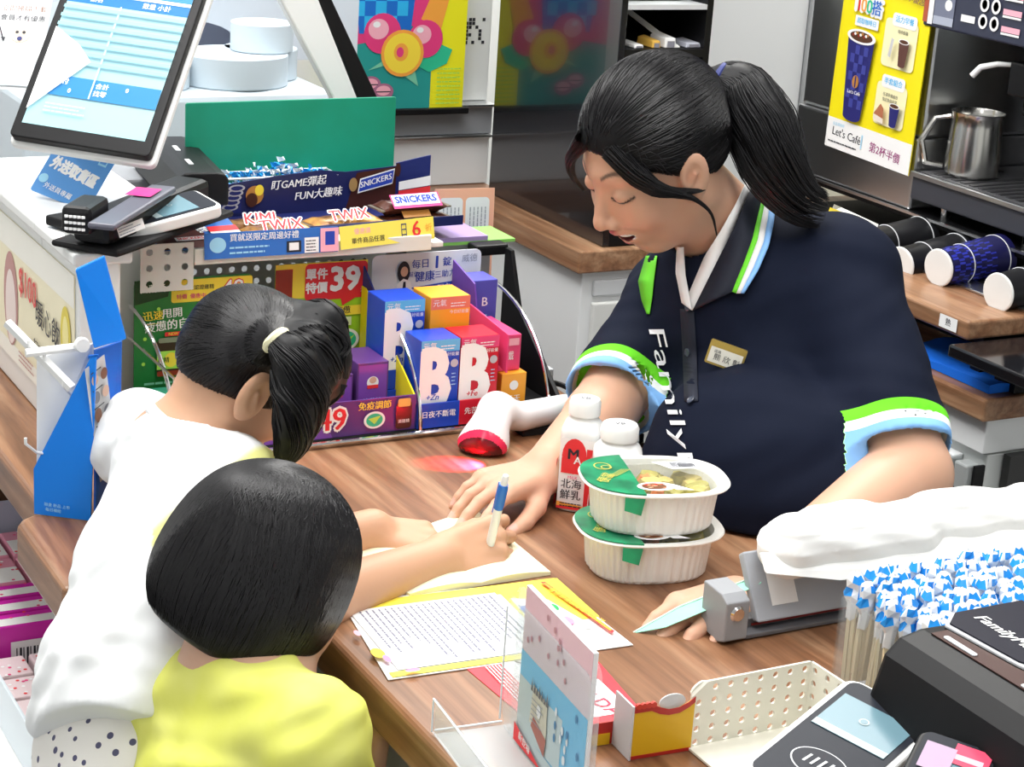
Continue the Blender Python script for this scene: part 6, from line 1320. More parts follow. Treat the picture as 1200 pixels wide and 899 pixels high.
girl2 = thing('person', 'small girl with a black bob in a yellow T-shirt, seen from behind', 'person', (hp2[0], hp2[1], 0)); bpy.context.view_layer.update()
bind(girl2, mesh_np('body', V, Fc, [SKIN], None, tint=T))
def g2_hair(P):
    q = (P-H2f)@G2f/s2; s = q.copy(); s[:, 1] = np.abs(s[:, 1])
    d = ell(s, (-.012, 0, .030), (.108, .098, .098)); d = smin(d, ell(s, (-.018, 0, -.035), (.106, .106, .085)), .05)
    z = q[:, 2]; bot = -(z+.100+.16*np.clip(q[:, 0], -.1, .1)); d = smax(d, bot, .010)
    d = np.maximum(d, -np.maximum(np.maximum(ell(s, (-.0, 0, -.05), (.090, .080, .12)), z+.03), -.2))
    d = smax(d, -ell(s, (.105, 0, -.045), (.068, .062, .088)), .006)
    return d*s2
V, Fc = sdf_mesh(g2_hair, Hc2-.145, Hc2+.145, .0024)
bind(girl2, mesh_np('hair', V, Fc, [HAIR], None))
rng = np.random.default_rng(11); K = 1700; an = rng.uniform(-2.6, 2.6, K)+math.pi; top = np.array((-.03, 0, .125))
rm = np.stack([-.018+.104*np.cos(an), .104*np.sin(an), -.093-.16*(.104*np.cos(an))+rng.normal(0, .004, K)], 1); md = np.stack([-.012+.118*np.cos(an), .108*np.sin(an), np.full(K, .05)], 1)
g2_out = lambda P: (lambda s: smin(ell(s, (-.012, 0, .030), (.108, .098, .098)), ell(s, (-.018, 0, -.035), (.106, .106, .085)), .05)*s2)(np.concatenate([((P-H2f)@G2f/s2)[:, :1], np.abs(((P-H2f)@G2f/s2)[:, 1:2]), ((P-H2f)@G2f/s2)[:, 2:]], 1))
tp_ = top+rng.normal(0, .012, (K, 3))*np.array((3, .4, .3))
bind(girl2, strands('hair_strand', g2_out, Hc2+(tp_*s2)@G2R.T, Hc2+(rm*s2)@G2R.T, HAIR_S, None, r=.0007, n=16, lift=.0004, mids=Hc2+(md*s2)@G2R.T))['kind'] = 'stuff'
BA2 = axes((.9, -.3, -.1), nb2-mb2)
def g2_shirt_full(P):
    d = ell(P, nb2+(mb2-nb2)*.55, (.080, .115, .10), BA2); d = smin(d, ell(P, mb2+np.array((0, 0, -.05)), (.095, .115, .13), BA2), .05)
    d = smin(d, cap(P, nb2, sR2, .045, .044), .04); d = smin(d, cap(P, nb2, sL2, .045, .044), .04)
    d = smin(d, cap(P, sR2, sR2+(eR2-sR2)*.7, .045, .050), .02); d = smin(d, cap(P, sL2, sL2+(eL2-sL2)*.7, .045, .050), .02)
    return d+wob(P, 42, .0042)+wob(P+5, 85, .0020)+.0025*np.sin(88*(P[:, 0]*.6+P[:, 2]*.7+.1*np.sin(16*P[:, 1])))*np.clip(np.sin(11*P[:, 1]+9*P[:, 2]), 0, 1)
def g2_shirt(P):
    o = g2_shirt_full(P); d = o; f = np.float32; d = np.maximum(d, -cap(P, nb2+unit(Hc2-nb2)*.03, nb2+unit(Hc2-nb2)*.2, .040, .06))
    for s_, e_ in ((sR2, eR2), (sL2, eL2)):
        c = s_+(e_-s_)*.62; a_ = unit(e_-s_); near = np.linalg.norm(P-c.astype(f), axis=1) < .075; tt = (P-c.astype(f))@a_.astype(f); d = np.maximum(d, np.where(near, tt, -1)); d = np.maximum(d, np.where(near, -np.maximum(o+.006, -.02-tt), -1))
    return np.maximum(d, hp2[2]-.02-P[:, 2])
V, Fc = sdf_mesh(g2_shirt, np.min([hp2-.15, sR2-.09, eR2-.03], 0), np.max([nb2+.1, sL2+.09], 0), .0035)
bind(girl2, mesh_np('t_shirt', V, Fc, [bump(mottle(mat('yellow_cotton', (.76, .78, .16), .85, spec=.2), (.74, .76, .14), (.78, .79, .22), (14, 14, 14)), (260, 260, 260), .1, .0006)], None))
b = MB(); ax = unit(Hc2-nb2); u_ = unit(np.cross(ax, (0, 0, 1))); v_ = np.cross(ax, u_); c = nb2+ax*.026
b.tube([c+(u_*math.cos(a)+v_*math.sin(a))*.048 for a in np.linspace(0, 2*math.pi, 33)[:-1]], .005, MATS['yellow_cotton'], n=8, closed=True); bind(girl2, b.build('neckband'))
fn = legs(hp2, .05, .072, .040); V, Fc = sdf_mesh(fn, (hp2[0]-.15, hp2[1]-.18, .03), (hp2[0]+.16, hp2[1]+.18, hp2[2]+.06), .007)
bind(girl2, mesh_np('trousers', V, Fc, [mat('grey_cotton', (.35, .36, .4), .85)], None)); shoes(girl2, hp2, .05, mat('pink_shoe', (.7, .35, .42), .6), .07)
# pen in the writing hand
pa, pb = at(571, 652, 1.955), at(591.5, 563, 1.905); ax = unit(pb-pa); LP = np.linalg.norm(pb-pa)
pen = thing('pen', 'white ballpoint pen with a blue cap held by the writing girl', 'pen', M=frame(pa, np.cross(ax, (0, 1, 0)), ax))
b = MB(); b.lathe([(.0008, -.012), (.0012, -.008), (.0032, 0), (.0042, .006), (.0045, .02), (.0045, LP-.034)], mat('pen_white', (.82, .86, .88), .3), n=16); b.build('barrel', pen)
b = MB(); b.lathe([(.0048, LP-.034), (.0052, LP-.030), (.0052, LP-.010), (.0046, LP-.005)], mat('pen_blue', (.01, .16, .62), .25), n=16); b.build('grip', pen, label='blue clip end')
b = MB(); b.lathe([(.0036, LP-.005), (.0036, LP+.003), (.0026, LP+.006)], mat('pen_white', (.8, .8, .8), .3), n=14); b.build('button', pen)
b = MB(); b.box(-.0011, .0011, -.0085, -.0048, LP-.045, LP-.008, MATS['pen_blue']); b.build('clip', pen)
# ================================================================ bentos
def bento(label, cx, cy, z, rz):
    t = thing('bento', label, 'lunch box', (cx, cy, z), rz, None); n = 176
    def sup(r_, e_=2.6): return [(r_[0]*math.copysign(abs(math.cos(a))**(2/e_), math.cos(a)), r_[1]*math.copysign(abs(math.sin(a))**(2/e_), math.sin(a))) for a in np.linspace(0, 2*math.pi, n+1)[:-1]]
    BW = mat('bento_white', (.84, .84, .80), .4); b = MB(); rings = []
    for q_, z_, fl in ((.0, .0, 0), (.84, 0, 0), (.87, .003, 1), (.93, .040, 1), (.935, .042, 0), (1.09, .0435, 0), (1.105, .045, 0), (1.09, .0465, 0), (.955, .046, 0), (.92, .040, 0), (.86, .006, 0), (0, .005, 0)):
        base = sup((.068*max(q_, 1e-4), .052*max(q_, 1e-4)))
        rings.append([(x*(1+.014*fl*(1 if (k//2) % 2 else -1)), y*(1+.014*fl*(1 if (k//2) % 2 else -1)), z_) for k, (x, y) in enumerate(base)])
    vs = [v for r_ in rings for v in r_]; fs = [(i*n+k, i*n+(k+1) % n, (i+1)*n+(k+1) % n, (i+1)*n+k) for i in range(len(rings)-1) for k in range(n)]
    b.add(vs, fs, BW, False); b.build('tub', t)
    # food
    R_ = random.Random(2); 
    for k in range(22):
        a, r_ = R_.random()*6.28, math.sqrt(R_.random()); x, y = .020+.030*r_*math.cos(a), .032*r_*math.sin(a); car = k in (3, 8)
        b = MB(); s_ = R_.uniform(.0085, .0125); m_ = mat('carrot', (.80, .22, .05), .4) if car else mat('stew_%d' % (k % 3), [(.42, .36, .07), (.55, .44, .12), (.34, .30, .05)][k % 3], .4)
        b.lathe([(0, -s_), (s_*.7, -s_*.7), (s_, 0), (s_*.75, s_*.6), (0, s_*.85)], m_, c=(x, y, .0320), n=9, rfun=lambda a_, z_: 1+.13*math.sin(a_*3+k)+.07*math.sin(a_*5+z_*300)); b.build('carrot_piece' if car else 'stew_piece', t, 'orange carrot piece' if car else None)
    b = MB(); b.lathe([(0, .006), (.052, .006), (.054, .022), (0, .025)], mat('stew_sauce', (.30, .25, .07), .35), n=40, sy=.78); b.build('sauce', t)
    b = MB(); top = sup((.0645, .0495)); b.add([(x, y, 0.0472) for x, y in top], [list(range(n))], FILM); b.build('lid_film', t, label='clear lid film')
    # printed sleeve end
    GS = mottle(mat('sleeve_green', (.01, .22, .10), .3), (.005, .13, .06), (.015, .34, .15), (30, 30, 30)); cl = [q_ for q_ in sup((.0735, .0560)) if q_[0] < -.022]; cl = sorted(cl, key=lambda q_: q_[1])
    b = MB(); b.slab(cl, 0.0475, 0.0481, GS, axis='z'); b.build('sleeve_top', t)
    yb = cl[0]; b = MB(); b.add([(cl[0][0], cl[0][1]-.0005, 0.0481), (cl[0][0]-.020, cl[0][1]+.004, 0.0481), (cl[0][0]-.020, cl[0][1]+.003, .030), (cl[0][0]-.004, cl[0][1]-.001, .026)], [(0, 1, 2, 3)], GS); o = b.build('sleeve_flap', t); s_ = o.modifiers.new('s', 'SOLIDIFY'); s_.thickness = .0006
    p = Print(-.0001); GOLD = mat('p_goldline', (.55, .52, .10), .4)
    def ringp(cx, cy, r0, r1, sx=1.0, a0=0, a1=360): 
        o_ = ellpts(cx, cy, r1*sx, r1, 24, a0, a1); i_ = ellpts(cx, cy, r0*sx, r0, 24, a0, a1); k_ = len(o_)
        return [[o_[i], o_[(i+1) % k_], i_[(i+1) % k_], i_[i]] for i in range(k_-(0 if a1-a0 == 360 else 1))]
    p.many(ringp(-.048, .022, .0085, .0100, .9), GOLD); p.many(ringp(-.045, .018, .004, .0052, 1.1), GOLD)
    p.many([[(-.060+.006*k, -.02+.004*k), (-.0590+.006*k, -.02+.004*k), (-.030+.003*k, .012), (-.031+.003*k, .012)] for k in range(4)], GOLD); p.text('便當', -.052, -.012, .014, GOLD, 60, .01)
    p.build('sleeve_print', t, M=Matrix(((1, 0, 0, 0), (0, 0, 1, 0), (0, -1, 0, 0.0482), (0, 0, 0, 1))))
    p = Print(-.0003); p.ell(-.008, -.036, .019, .0115, PWH); p.poly([(.002, -.026), (.010, -.046), (.028, -.0475), (.012, -.032)], PWH); p.ell(-.010, -.036, .0125, .0078, mat('p_stewbrown', (.18, .06, .02)))
    for k in range(16): R2 = random.Random(k); p.ell(-.010+.010*R2.uniform(-1, 1), -.036+.0058*R2.uniform(-1, 1), .0022, .0011, [mat('p_bean', (.60, .25, .10)), mat('p_bean2', (.70, .45, .28)), PRED][k % 3], 7); p.y += p.step*.9
    p.rect(.012, .010, .053, .034, PWH) if False else p.poly([(.004, .030), (.046, .030), (.052, .010), (.020, .009)], mat('label_paper', (.78, .80, .84), .4)); p.lines(.022, .013, .046, .028, 5, INK, .45, .3); p.many([[(.030+.0022*k, .014), (.031+.0022*k, .014), (.031+.0022*k, .022), (.030+.0022*k, .022)] for k in range(8)], INK)
    p.build('lid_print', t, M=Matrix(((1, 0, 0, 0), (0, 0, 1, 0), (0, -1, 0, 0.0482), (0, 0, 0, 1)))); return t
bento('white ribbed lunch tub with green sleeve, at the bottom of the stack, lid half hidden', 1.018, 1.520, .9505, math.radians(-14))
bento('white ribbed lunch tub with green sleeve and stew showing, on top of the stack', 1.022, 1.524, .9998, math.radians(-17))
# ================================================================ milk bottles
def bottle(label, cx, cy, rz, h=.118, s_=.044, lid=.017):
    t = thing('milk_bottle', label, 'bottle', (cx, cy, .9505), rz); BW = mat('bottle_white', (.86, .87, .86), .25); b = MB(); n = 32
    def sq(r_): return [(r_*math.copysign(abs(math.cos(a))**.55, math.cos(a)), r_*math.copysign(abs(math.sin(a))**.55, math.sin(a))) for a in np.linspace(0, 2*math.pi, n+1)[:-1]]
    def ci(r_): return [(r_*math.cos(a), r_*math.sin(a)) for a in np.linspace(0, 2*math.pi, n+1)[:-1]]
    R2 = [(sq(1e-4), 0), (sq(s_/2*.92), 0), (sq(s_/2), .003), (sq(s_/2), h*.70), (sq(s_/2*.98), h*.74), (ci(s_/2*.86), h*.80), (ci(s_/2*.66), h*.84), (ci(s_/2*.64), h*.86), (ci(1e-4), h*.86)]
    vs = [(x, y, z) for r_, z in R2 for x, y in r_]; fs = [(i*n+k, i*n+(k+1) % n, (i+1)*n+(k+1) % n, (i+1)*n+k) for i in range(len(R2)-1) for k in range(n)]; b.add(vs, fs, BW, True); b.build('bottle_body', t)
    b = MB(); b.lathe([(0, h*.862), (lid, h*.862), (lid*1.0, h*.97), (lid*.9, h), (0, h*1.0)], BW, n=40, rfun=lambda a, z: 1+.015*(math.cos(20*a) > 0)); b.build('cap', t)
    p = Print(-.0001); p.text('VB', 0, .0, .010, mat('p_greydark', (.14, .14, .16)), 0); p.build('cap_print', t, M=Matrix(((1, 0, 0, 0), (0, 0, 1, 0), (0, -1, 0, h+.0004), (0, 0, 0, 1))))
    for k, (ang, kind) in enumerate(((0, 'a'), (90, 'b'), (-90, 'b'))):
        p = Print(-s_/2*1.002-.0002); w2 = s_*.42
        if kind == 'a':
            p.rect(-w2, .004, w2, h*.68, PWH); p.rect(w2*.55, .004, w2*1.05, h*.60, PRED); p.poly(ellpts(-.003, h*.52, w2*.72, .020, 20), PRED); p.rect(-w2*.72-.003, h*.36, w2*.72-.003, h*.50, PRED); p.text('M', -.004, h*.535, .017, INK, 0, .035); p.text('A', .001, h*.485, .012, PWH, 0, .03)
            p.text('MILK', -.003, h*.325, .005, PINK); p.text('北海', -.004, h*.26, .0115, INK, bold=.01); p.text('鮮乳', -.004, h*.16, .0115, INK, bold=.02); p.poly([(-w2, .012), (w2, .008), (w2, .004), (-w2, .004)], ORN); p.rect(-w2, .004, w2, .007, PRED); p.lines(-w2*.8, .006, w2*.5, .012, 2, INK, .4)
        else:
            p.rect(-w2, .004, w2, h*.46, PRED); p.rect(-w2*.8, h*.50, w2*.1, h*.62, LPK); p.rect(-w2*.7, h*.515, 0, h*.605, PWH); p.ell(w2*.2, .020, w2*.6, .012, LPK); p.ell(w2*.2, .020, w2*.4, .007, PWH)
        p.build('label', t, M=Matrix.Rotation(math.radians(ang), 4, 'Z'))
    return t
bottle('white milk bottle with a red cow label, nearer to the scanner', 1.036, 1.688, math.radians(-42), h=.122)
bottle('white wide-capped milk bottle directly behind the lunch tubs', 1.045, 1.630, math.radians(-30), h=.112, s_=.052, lid=.020)
# ================================================================ barcode scanner with its red light
sn = thing('barcode_scanner', 'white handheld barcode scanner lying on the counter and shining red', 'scanner', (1.05, 1.90, .9505)); SWH = mat('scanner_white', (.80, .80, .81), .3); lo_ = LO(sn)
h0, h1, h2_, h3 = at(662, 478, 2.37), at(610, 488, 2.32), at(582, 480, 2.30), at(566, 520, 2.255)
S_A, S_B = h2_.astype(np.float32), (h3+np.array((0, 0, .012))).astype(np.float32)
def scn(P):
    d = chain(P, [h0, h1, h2_+np.array((0, 0, -.004))], [.0165, .0175, .019]); d = smin(d, cap(P, S_A, at(572, 505, 2.265), .021, .024), .012)
    d = smin(d, ell(P, at(566, 520, 2.258), (.022, .030, .020), axes(h3-h2_, (0, 0, 1))), .012); return np.maximum(d, -(P[:, 2]-.9535))
V, Fc = sdf_mesh(lambda P: scn(P), np.min([h0, h3], 0)-.06, np.max([h0, h3], 0)+.05, .0012)
dn = unit(h3-h2_); tt = (V-h2_)@dn; tip = tt.max()
ft = tt[Fc].mean(1); fm = np.where(ft > tip-.011, 2, np.where(ft > tip-.019, 1, 0))
bind(sn, mesh_np('shell', V, Fc, [SWH, mat('scanner_red', (.75, .03, .10), .2), mat('scanner_dark', (.06, .005, .01), .15)], None, fmat=fm))
b = MB(); q_ = [h0+np.array((.0, 0, 0)), at(672, 462, 2.42), at(660, 452, 2.45), at(640, 448, 2.48), at(618, 452, 2.52)]; tp_, _ = smooth_poly(q_, [1]*5, 14); b.tube([tuple(v-lo_) for v in tp_], .0035, BLACK, n=8); b.build('cable', sn)
b = MB(); q_ = [h0, at(668, 470, 2.40)]; b.tube([tuple(v-lo_) for v in q_], [.010, .006], BLACK, n=10); b.build('cable_boot', sn)
b = MB(); q_ = [at(612, 503, 2.32), at(634, 503, 2.34)]; b.box(-.02, .035, -.012, .012, 0, .008, BLACKM); b.v = [(v[0]+.055, v[1]+.015, v[2]) for v in b.v]; b.build('rest', sn)
rl = bpy.data.lights.new('scanner_beam', 'SPOT'); rl.energy = 9; rl.color = (1, .01, .05); rl.spot_size = math.radians(84); rl.spot_blend = .35; rl.shadow_soft_size = .004
ro = bpy.data.objects.new('scanner_beam', rl); COL.objects.link(ro); ro.location = at(566, 529, 2.215); ro.rotation_euler = (Vector(onZ(.95, 552, 545))-Vector(ro.location)).to_track_quat('-Z', 'Y').to_euler()
t = thing('cable_box', 'small grey cable adapter at the rack\'s right foot', 'adapter', (1.188, 2.045, .9505)); b = MB(); b.box(-.009, .010, -.012, .012, 0, .034, LGREY); b.build('body', t, bevel=.002); b = MB(); b.box(-.006, .007, -.0125, -.012, .012, .028, WPL); b.build('label', t)
t = thing('steel_clip', 'small round steel tag clip on the counter behind the milk bottles', 'clip', (1.195, 1.845, .9505)); b = MB(); b.lathe([(.0, 0), (.013, 0), (.014, .004), (.013, .012), (.010, .013), (.010, .009), (0, .008)], STEEL, n=24); b.build('ring', t); b = MB(); b.box(.008, .020, -.004, .004, 0, .010, DSTEEL); b.build('tab', t)
# ================================================================ papers
def sheetq(name, label, cat, c4, z, m, th=.0008):
    """c4: tl, tr, br, bl as (x, y)"""
    tl, tr_, br, bl = [np.array((*c, z)) for c in c4]; M1 = frame(bl, br-bl, tl-bl); Mi = M1.inverted(); loc = [Mi@Vector(q_) for q_ in (bl, br, tr_, tl)]
    t = thing(name, label, cat, M=M1); b = MB(); b.slab([(v.x, v.z) for v in loc], 0, th, m); o = b.build('sheet', t); return t, loc[1].x, (loc[2].z+loc[3].z)/2
nt = thing('notebook', 'open cream notebook the girl is writing in', 'notebook', (.80, 1.60, .9505)); PG = mat('page_cream', (.90, .88, .62), .7); lo_ = LO(nt)
A3, B3, C3, D3 = onZ(.9505, 395, 655), onZ(.9505, 560, 603), onZ(.9505, 645, 674), onZ(.9505, 480, 700)
for k, (a, b_) in enumerate(((0, .5), (.5, 1))):
    l0, r0 = A3+(B3-A3)*a, A3+(B3-A3)*b_; l1, r1 = D3+(C3-D3)*a, D3+(C3-D3)*b_; b = MB()
    n_ = 8; top_, bot = [], []
    for i in range(n_+1):
        u = i/n_; hh = .003+.005*math.sin(math.pi*(u*.9+.05))*(1-.3*u if k else .7+.3*u)
        for P0, P1 in ((l0, r0), (l1, r1)): q_ = P0+(P1-P0)*u; top_.append((q_[0]-lo_[0], q_[1]-lo_[1], hh)); bot.append((q_[0]-lo_[0], q_[1]-lo_[1], 0))
    vs = top_+bot; m_ = len(top_); fs = []
    for i in range(n_): a1, a2, a3, a4 = 2*i, 2*i+1, 2*i+3, 2*i+2; fs += [(a1, a2, a3, a4), (m_+a1, m_+a4, m_+a3, m_+a2), (a1, a4, m_+a4, m_+a1), (a2, m_+a2, m_+a3, a3)]
    fs += [(0, m_, m_+1, 1), (m_-2, m_-1, 2*m_-1, 2*m_-2)]; b.add(vs, fs, PG); b.build('page_block', nt)
t, w_, h_ = sheetq('leaflet', 'yellow-edged leaflet with columns of small print in front of the writing girl', 'leaflet', (onZ(.952, 400, 705)[:2], onZ(.952, 645, 679)[:2], onZ(.952, 742, 755)[:2], onZ(.952, 455, 796)[:2]), .9515, mat('leaflet_white', (.90, .91, .90), .5))
p = Print(); YS = mat('p_sunny', (.95, .82, .08)); p.poly([(0, h_*.86), (w_*.98, h_*.86), (w_*.98, h_*.99), (0, h_*.99)], YS); p.poly([(w_*.70, h_*.35), (w_*.99, h_*.40), (w_*.99, h_*.98), (w_*.70, h_*.98)], YS); p.poly([(w_*.70, h_*.30), (w_*.93, h_*.25), (w_*.86, h_*.70), (w_*.72, h_*.78)], MATS['leaflet_white']); p.rect(w_*.02, h_*.01, w_*.62, h_*.07, YS)
p.rect(w_*.06, h_*.08, w_*.68, h_*.88, MATS['leaflet_white']); p.lines(w_*.085, h_*.11, w_*.66, h_*.85, 22, mat('p_print', (.22, .22, .30)), .30, .45, True)
p.ell(w_*.735, h_*.60, w_*.02, h_*.055, B1); p.ell(w_*.80, h_*.66, w_*.03, h_*.06, mat('p_kelly', (.02, .42, .10))); p.ell(w_*.835, h_*.58, w_*.03, h_*.06, MATS['p_kelly']); p.ell(w_*.825, h_*.45, w_*.022, h_*.055, mat('p_orchid', (.85, .30, .60))); p.ell(w_*.845, h_*.38, w_*.022, h_*.055, MATS['p_orchid']); p.text('88', w_*.82, h_*.52, .012, PWH, -60, .04)
OB = [(w_*.895, h_*.92), (w_*.915, h_*.92), (w_*.975, h_*.16), (w_*.955, h_*.14)]; p.poly(OB, PRED); p.poly([(w_*.898, h_*.90), (w_*.912, h_*.90), (w_*.971, h_*.18), (w_*.957, h_*.17)], ORN); p.text('爸爸節滿額好禮大方送', w_*.934, h_*.55, .0085, YEL, -80, .02)
p.ell(w_*.03, h_*.28, .006, .010, YEL); p.ell(w_*.045, h_*.20, .003, .007, mat('p_orchid', (0, 0, 0))); p.ell(w_*.015, h_*.55, .003, .006, LPK); p.ell(w_*.10, h_*.02, .007, .003, MATS['p_orchid']); p.poly([(w_*.1, h_*.97), (w_*.16, h_*.99), (w_*.1, h_*.99)], PGRN); p.build('print', t)
t, w_, h_ = sheetq('flyer', 'red and white promo flyer lying behind the acrylic card holder', 'flyer', (onZ(.951, 545, 782)[:2], onZ(.951, 690, 762)[:2], onZ(.951, 760, 842)[:2], onZ(.951, 640, 862)[:2]), .9508, mat('flyer_red', (.80, .03, .05), .4), .0005)
p = Print(); p.rect(w_*.30, h_*.12, w_*.93, h_*.60, PWH, .003); p.rect(w_*.2, h_*.65, w_*.68, h_*.98, PWH, .003); p.text('MY DAY', w_*.72, h_*.30, .022, mat('p_redink2', (.70, .03, .08)), -75, .02); p.text('雙倍送', w_*.52, h_*.80, .020, INK, -70, .03); p.rect(w_*.78, h_*.66, w_*.92, h_*.80, PWH, .002); p.lines(w_*.02, h_*.3, w_*.18, h_*.96, 5, PWH, .4, .1, True); p.build('print', t)
# ================================================================ acrylic card holder with pink and blue card
ah = thing('card_holder', 'clear acrylic stand at the counter\'s near edge', 'stand', (.70, 1.20, .9505)); lo_ = LO(ah)
cx_ = .728; M1 = frame((.7225, 1.244, .953), (-.10, -1, 0), (0, 0, 1)); bpy.context.view_layer.update()
b = MB(); b.slab(rrect(-.030, 0, .132, .118, .012), -.0022, 0, ACR); b.build('front_sheet', ah, M=Matrix.Translation(-Vector(lo_))@M1)
b = MB(); b.slab(rrect(-.030, 0, .132, .126, .012), .0052, .0074, ACR); b.build('back_sheet', ah, M=Matrix.Translation(-Vector(lo_))@M1)
b = MB(); b.slab([(-.030, -.002), (.135, -.002), (.135, .0), (-.030, .0)], -.060, .0074, ACR); b.build('base', ah, M=Matrix.Translation(-Vector(lo_))@M1, bevel=.0008)
b = MB(); pts = [(-.030, -.060), (.135, -.060)]; b.slab([(-.030, 0), (.135, 0), (.135, .030), (-.030, .030)], -.062, -.060, ACR); b.build('lip', ah, M=Matrix.Translation(-Vector(lo_))@M1)
Mi1 = Matrix.Translation(-Vector(lo_))@M1
for q_ in ((( -.030, -.062, .030), (.135, -.062, .030)), ((-.030, -.0022, .106), (-.030, -.0022, .004)), ((-.030, -.062, .0), (-.030, -.062, .030)), ((-.030, -.060, .001), (-.030, 0, .001))):
    b = MB(); b.tube(q_, .0009, mat('acrylic_edge', (.85, .90, .93), .2), n=6); b.build('polished_edge', ah, M=Mi1)
t = thing('card', 'pink and light blue cartoon-style promo card held in the acrylic stand', 'card', M=M1); b = MB(); b.box(0, .128, .0004, .0044, .001, .137, mat('card_edge_white', (.86, .86, .88), .5)); b.build('sheet', t)
p = Print(.0004); PB = mat('p_blush', (.80, .52, .58), .5); SKY = mat('p_skyblue', (.20, .58, .85), .5); p.rect(0, .001, .128, .137, PB); p.rect(0, .001, .128, .082, SKY); p.rect(0, .014, .085, .060, mat('p_mist', (.60, .70, .72), .5)); p.poly([(0, .001), (.128, .001), (.128, .010), (0, .016)], mat('p_mist', (0, 0, 0)))
for k in range(12): R2 = random.Random(k+30); p.ell(R2.uniform(.01, .12), R2.uniform(.09, .13), .0022, .0028, mat('p_rose', (.55, .28, .32), .5), 8); p.y += p.step*.92
for k in range(16): R2 = random.Random(k+60); p.ell(R2.uniform(.07, .124), R2.uniform(.01, .078), .002, .004, [mat('p_deepblue', (.05, .25, .5)), PWH][k % 2], 8); p.y += p.step*.92
BE = mat('p_beige', (.72, .68, .55)); BD = mat('p_redbrown', (.50, .14, .10))
p.poly([(.026, .030), (.060, .024), (.058, .060), (.030, .064)], BE); p.poly([(.030, .028), (.058, .014), (.060, .030), (.034, .038)], BD); p.many([[(.026+.005*k, .058), (.030+.005*k, .058), (.028+.005*k, .070-.002*(k % 3))] for k in range(7)], mat('p_greydark', (.14, .14, .16))); p.ell(.044, .047, .004, .006, PWH); p.lines(.03, .032, .055, .055, 5, mat('p_grey', (.3, .33, .4)), .2, .5)
p.poly([(0, .001), (.06, .001), (.02, .012), (0, .017)], PRED); p.text('新登場', .022, .008, .008, PWH, -8, .02); p.build('print', t)
# ================================================================ yellow and red card box
yb = thing('gift_box', 'yellow carton with red scalloped rim and a grey tab, left of the perforated basket', 'box', (.82, 1.17, .9505)); YB = mat('giftbox_yellow', (.72, .42, .01), .45); RB = mat('giftbox_red', (.45, .02, .015), .4); M1 = frame((.795, 1.183, .9505), (.055, -.004, 0), (0, 0, 1)); Mi = Matrix.Translation(-Vector(LO(yb)))@M1
sc_ = [(0, 0), (.056, 0), (.056, .048), (.050, .044), (.042, .0405), (.032, .040), (.024, .043), (.016, .047), (0, .047)]
b = MB(); b.slab(sc_, 0, .0015, YB); b.build('front', yb, M=Mi); b = MB(); b.slab([(0, .042), (.016, .042), (.024, .038), (.032, .036), (.042, .0365), (.050, .040), (.056, .044), (.056, .049), (.050, .045), (.042, .0415), (.032, .041), (.024, .044), (.016, .048), (0, .048)], -.0006, 0, RB); b.build('rim', yb, M=Mi, label='red scalloped rim')
for k in range(4): b = MB(); b.slab(ellpts(.004+.0045*k, .0475, .0026, .0026, 10), -.0012, .0014, mat('giftbox_red2', (.6, .04, .02), .3)); b.build('bead', yb, M=Mi)
b = MB(); b.box(0, .056, -.0004, 0, 0, .003, RB); b.build('foot_strip', yb, M=Mi); b = MB(); b.slab(ellpts(.036, .046, .012, .007, 20), .002, .0032, LGREY); b.build('tab', yb, M=Mi, label='grey tab'); b = MB(); b.box(-.0015, .0, -.001, .03, 0, .048, LGREY); b.build('side', yb, M=Mi)
b = MB(); b.box(-.028, -.001, .030, .0315, .0, .020, RB); b.box(-.026, -.004, .0292, .030, .0, .010, YB); b.build('side_flap', yb, M=Mi)
# ================================================================ perforated basket
bk = thing('basket', 'cream perforated plastic basket beside the payment terminal', 'basket', (.90, 1.10, .9505)); BC = mat('basket_cream', (.78, .76, .66), .45); lo_ = LO(bk)
def pwall(x0, y0, x1, y1, h, nx, nz, name, r0=0.0, r1=0.0):
    L_ = math.hypot(x1-x0, y1-y0); b = MB(); sx, sz = L_/nx, h/nz; r = .0030
    for i in range(nx):
        for j in range(nz):
            if (i == 0 and j == nz-1 and r0): continue
            cx, cz = (i+.5)*sx, (j+.5)*sz; out = [(cx+sx/2, cz), (cx+sx/2, cz+sz/2), (cx, cz+sz/2), (cx-sx/2, cz+sz/2), (cx-sx/2, cz), (cx-sx/2, cz-sz/2), (cx, cz-sz/2), (cx+sx/2, cz-sz/2)]; inn = [(cx+r*math.cos(k*math.pi/4), cz+r*math.sin(k*math.pi/4)) for k in range(8)]
            b.add([(u, 0, w__) for u, w__ in out+inn], [(k, (k+1) % 8, 8+(k+1) % 8, 8+k) for k in range(8)], BC)
    if r0:
        cx, cz = .5*sx, (nz-.5)*sz; ar = [(cx+sx/2-sx*math.sin(math.radians(a)), cz-sz/2+sz*math.cos(math.radians(a))) for a in (0, 15, 30, 45, 60, 75, 90)]
        inn = [(cx+r*math.cos(k*math.pi/4), cz+r*math.sin(k*math.pi/4)) for k in range(8)]; poly = [(cx+sx/2, cz-sz/2)]+ar; b.add([(u, 0, w__) for u, w__ in poly], [list(range(len(poly)))], BC)
    M1 = frame((x0-lo_[0], y0-lo_[1], 0), (x1-x0, y1-y0, 0), (0, 0, 1)); o = b.build(name, bk, M=M1); s_ = o.modifiers.new('s', 'SOLIDIFY'); s_.thickness = .0022; return o
pwall(.848, 1.182, .968, 1.182, .060, 8, 5, 'wall', r0=1); pwall(.968, 1.182, .972, 1.085, .060, 6, 5, 'wall')
gblk(bk, .849, .967, 1.063, 1.181, .951, .953, BC, 'floor_panel')
